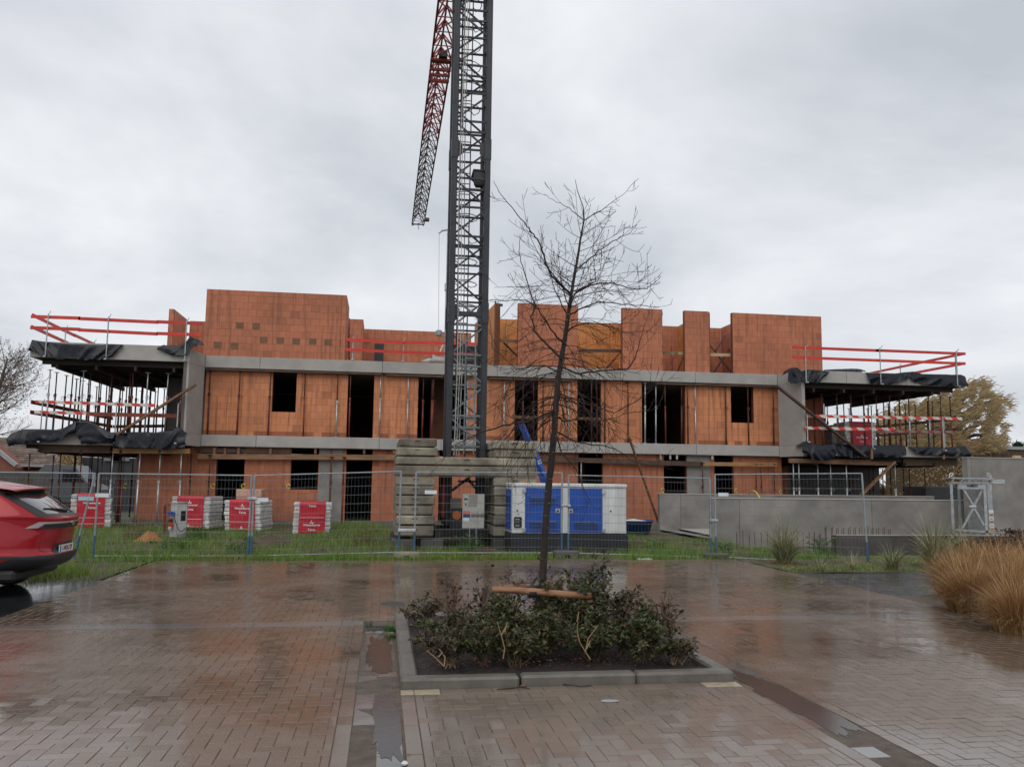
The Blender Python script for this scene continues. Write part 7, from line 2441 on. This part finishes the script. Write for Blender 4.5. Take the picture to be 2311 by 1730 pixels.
cl = [(1780, 560, 130, 105), (1860, 490, 70, 55), (1700, 640, 190, 130), (1550, 620, 160, 110), (1880, 640, 130, 110), (1960, 760, 80, 100), (1820, 790, 190, 130), (1650, 780, 200, 150), (1470, 760, 180, 150), (1300, 740, 190, 130), (1120, 800, 180, 130), (2020, 640, 60, 45), (2060, 690, 40, 40),
      (1900, 900, 150, 130), (1950, 1000, 110, 90), (1780, 980, 220, 130), (1600, 1000, 220, 130), (1400, 980, 240, 140), (1150, 960, 240, 130), (950, 940, 150, 100)]
for (cx, cy, rx, ry) in cl:
    n = int(rx * ry * (.050 if cx > 1640 else .062))
    for k in range(n):
        a, r = rnd(0, 6.28), math.sqrt(rnd(0, 1))
        x, y = cx + rx * r * math.cos(a) * rnd(.8, 1.25), cy + ry * r * math.sin(a) * rnd(.8, 1.2)
        if noise.noise(Vector((x * .022, y * .022, 3.3))) < (-.04 if x > 1650 else -.18) and y < 1000: continue
        if math.hypot((x - cx) / rx, (y - cy) / ry) > .75 and rnd(0, 1) < .5: continue
        p = AT('5', x, y, 52 + rnd(-3, 3))
        # whip blown to the upper right, then hanging
        d = Vector((rnd(.5, 1.0), rnd(-.4, .4), rnd(-.1, .75)))
        ln = rnd(.4, 1.15)
        q1 = p + d * ln * .5; q2 = q1 + Vector((d.x * .5, d.y, d.z - .6)) * ln * .5
        w = rnd(.008, .018)
        mb.add([p + Vector((0, 0, w)), p - Vector((0, 0, w)), q1 - Vector((0, 0, w * 2)), q2, q1 + Vector((0, 0, w * 2))], [(0, 1, 2, 4), (4, 2, 3)])
        for j in range(3):
            b_ = p.lerp(q1, rnd(0, 1)) if j < 2 else q1.lerp(q2, rnd(0, 1))
            s_ = rnd(.025, .075)
            e = Vector((rnd(-1, 1), rnd(-1, 1), rnd(-1.2, .6))).normalized() * s_
            mb.add([b_, b_ + e + Vector((s_ * .25, 0, s_ * .2)), b_ + e * 1.6], [(0, 1, 2)])
tag(mb.build('foliage', M['willow'], wl), kind='stuff')
# bushes at the willow's foot
for (x0, x1, y0, y1, Y, mk, lab, nm_) in ((1080, 1760, 1045, 1190, 50, 'willow', 'brownish scrub under the willow behind the right floor wing', 'scrub'), (1690, 2060, 990, 1120, 56, 'hedge', 'brown scrub right of the willow above the tall wall', 'scrub')):
    a, b = AT('5', x0, y1, Y), AT('5', x1, y0, Y)
    mb = MB()
    for k in range(9000):
        x = rnd(a.x, b.x)
        top = b.z * (1 + .18 * noise.noise(Vector((x * .5, Y, 1))) - .5 * max(0, (x - b.x + 2.0) / 2.0) ** 2)
        z = -.3 + (top + .3) * rnd(0, 1) ** .8
        s_ = rnd(.08, .22)
        p = Vector((x, Y + rnd(-2, 2), z)); e = Vector((rnd(-1, 1), rnd(-1, 1), rnd(-1, 1))).normalized() * s_
        mb.add([p, p + e, p + e * .4 + Vector((rnd(-1, 1), 0, rnd(-1, 1))) * s_ * .5], [(0, 1, 2)])
    t = thing('bush', lab, 'bush', ((a.x + b.x) / 2, Y, -.3))
    tag(mb.build('foliage', M[mk], t), kind='stuff')
    tag(MB().prism([(a.x + .3, Y - 1), (b.x - 2.2, Y - 1), (b.x - 2.2, Y + 1.5), (a.x + .3, Y + 1.5)], -.35, b.z * .72).build('core', M['hedge'], t), kind='stuff')

# ---- bare tree at the left ----------------------------------------
random.seed(170)
def bare_tree(name, lab, base, trunkpts, r0, nl, ln, mats, leaves=0, up=.5, ldir=None, depth=3, grp=None, minr=.012):
    t = thing(name, lab, 'tree', base, 0, grp)
    MB().tube([base] + trunkpts, [r0 * (1 - .75 * i / len(trunkpts)) for i in range(len(trunkpts) + 1)], 8).build('trunk', M[mats[0]], t)
    ends = []
    for k in range(nl):
        f = .25 + .75 * k / nl
        s = f * len(trunkpts)
        i = min(int(s), len(trunkpts) - 1)
        P_ = [base] + trunkpts
        p = P_[i].lerp(P_[i + 1], s - i)
        a = k * 2.4 + rnd(-.4, .4)
        d = Vector((math.cos(a), math.sin(a), rnd(.2, .8)))
        if ldir and rnd(0, 1) < .7: d = (d + Vector(ldir)).normalized()
        mb = MB()
        limb(mb, p, d, ln * rnd(.6, 1.1) * (1.15 - .5 * f), r0 * .26 * (1.1 - .6 * f), depth, up, .0, .3, 9, 7, 3, ends, minr)
        mb.build('branch', M[mats[1]], t)
    if leaves:
        mb = MB()
        for k in range(leaves):
            e, d = random.choice(ends)
            p = e - d * rnd(0, 1.4) + Vector((rnd(-.2, .2), rnd(-.2, .2), rnd(-.2, .2)))
            s_ = rnd(.05, .12)
            mb.add([p, p + Vector((rnd(-1, 1), rnd(-1, 1), rnd(-1, 1))) * s_, p + Vector((rnd(-1, 1), rnd(-1, 1), rnd(-1, 1))) * s_], [(0, 1, 2)])
        tag(mb.build('leaves', M['drybranch'], t), kind='stuff')
    return t


B = lambda x, y, Y=58.0: AT('1', x, y, Y)
b0 = Vector((B(-120, 1500).x, 58, -.3))
bare_tree('bare_tree', 'bare tree with a few brown leaves at the left edge behind the left wing', b0, [B(-60, 1100), B(-10, 850), B(40, 680), B(75, 560)], .19, 22, 3.3, ('bark_g', 'bark_g'), 2000, .25, (.9, 0, .1), 3, None, .007)
b0 = Vector((B(-300, 1500, 62).x, 62, -.3))
bare_tree('bare_tree', 'second bare tree behind the tiled house, mostly outside the left edge', b0, [B(-240, 1150, 62), B(-190, 950, 62), B(-150, 800, 62)], .3, 12, 4.5, ('bark_g', 'bark_g'), 700, .3, (1.2, 0, .0), 3, None, .008)
# evergreen hedge and shrubs around the house
mb = MB()
tt = thing('yellow_shrub', 'yellowish shrub between the tiled house and the dark shed', 'shrub', AT('6', 640, 300, 49))
for k in range(1400):
    p = AT('6', rnd(520, 720), rnd(170, 330), 49 + rnd(-1, 1)); s_ = rnd(.06, .16)
    mb.add([p, p + Vector((rnd(-1, 1), rnd(-1, 1), rnd(-1, 1))) * s_, p + Vector((rnd(-1, 1), rnd(-1, 1), rnd(-1, 1))) * s_], [(0, 1, 2)])
tag(mb.build('foliage', M['willow'], tt), kind='stuff')
# row of distant shrubs that closes the view under the slabs
random.seed(175)
tt = thing('far_hedge', 'long dull hedge far behind the building', 'hedge', (0, 66, -.35))
mb = MB()
for k in range(15000):
    x = rnd(-36, 62)
    top = 2.1 + .7 * noise.noise(Vector((x * .22, 0, 9))) + .3 * noise.noise(Vector((x * .9, 0, 9)))
    z = -.35 + rnd(0, 1) ** .8 * top
    p = Vector((x, 66 + rnd(-1, 1), z)); s_ = rnd(.12, .34)
    mb.add([p, p + Vector((rnd(-1, 1), rnd(-1, 1), rnd(-1, 1))) * s_, p + Vector((rnd(-1, 1), rnd(-1, 1), rnd(-1, 1))) * s_], [(0, 1, 2)])
tag(mb.build('foliage', M['hedge'], tt), kind='stuff')
tag(MB().box(-36, 62, 66.2, 67.5, -.4, 1.3).build('core', M['hedge'], tt), kind='stuff')
# far trees at the right edge
random.seed(180)
c = AT('5', 2230, 1060, 90)
for i, (x, h, lab) in enumerate(((2110, .6, 'small far bare tree right of the willow'), (2190, 1.0, 'far bare tree above the dark conifer'), (2300, 1.1, 'far bare tree at the right edge'))):
    b0 = AT('5', x, 1085, 95); b0.z = -.3
    tz = AT('5', x, 985 - 40 * h, 95).z
    bare_tree('far_tree', lab, b0, [Vector((b0.x + rnd(-.3, .3), 95, -.3 + (tz + .3) * f)) for f in (.35, .65, .85)], .22, 14, 2.5, ('bark_g', 'bark_g'), 0, .4, None, 2, 'far bare trees at the right', .02)
ev = thing('conifer', 'small dark green conifer far behind the tall grey wall', 'tree', AT('5', 2155, 1060, 85))
mb = MB()
for k in range(1500):
    f = rnd(0, 1); r = 60 * (1 - f) ** .7 * math.sqrt(rnd(.2, 1)) + 4
    p = AT('5', 2157 + r * rnd(-1, 1), 1062 - 60 * f, 85 + rnd(-1, 1)); s_ = rnd(.15, .4)
    mb.add([p, p + Vector((rnd(-1, 1), rnd(-1, 1), rnd(-1, .6))) * s_, p + Vector((rnd(-1, 1), rnd(-1, 1), rnd(-1, .6))) * s_], [(0, 1, 2)])
tag(mb.build('foliage', M['ever'], ev), kind='stuff')
MB().tube([AT('5', 2157, 1090, 85), AT('5', 2157, 1010, 85)], [.2, .05], 6).build('trunk', M['bark'], ev)
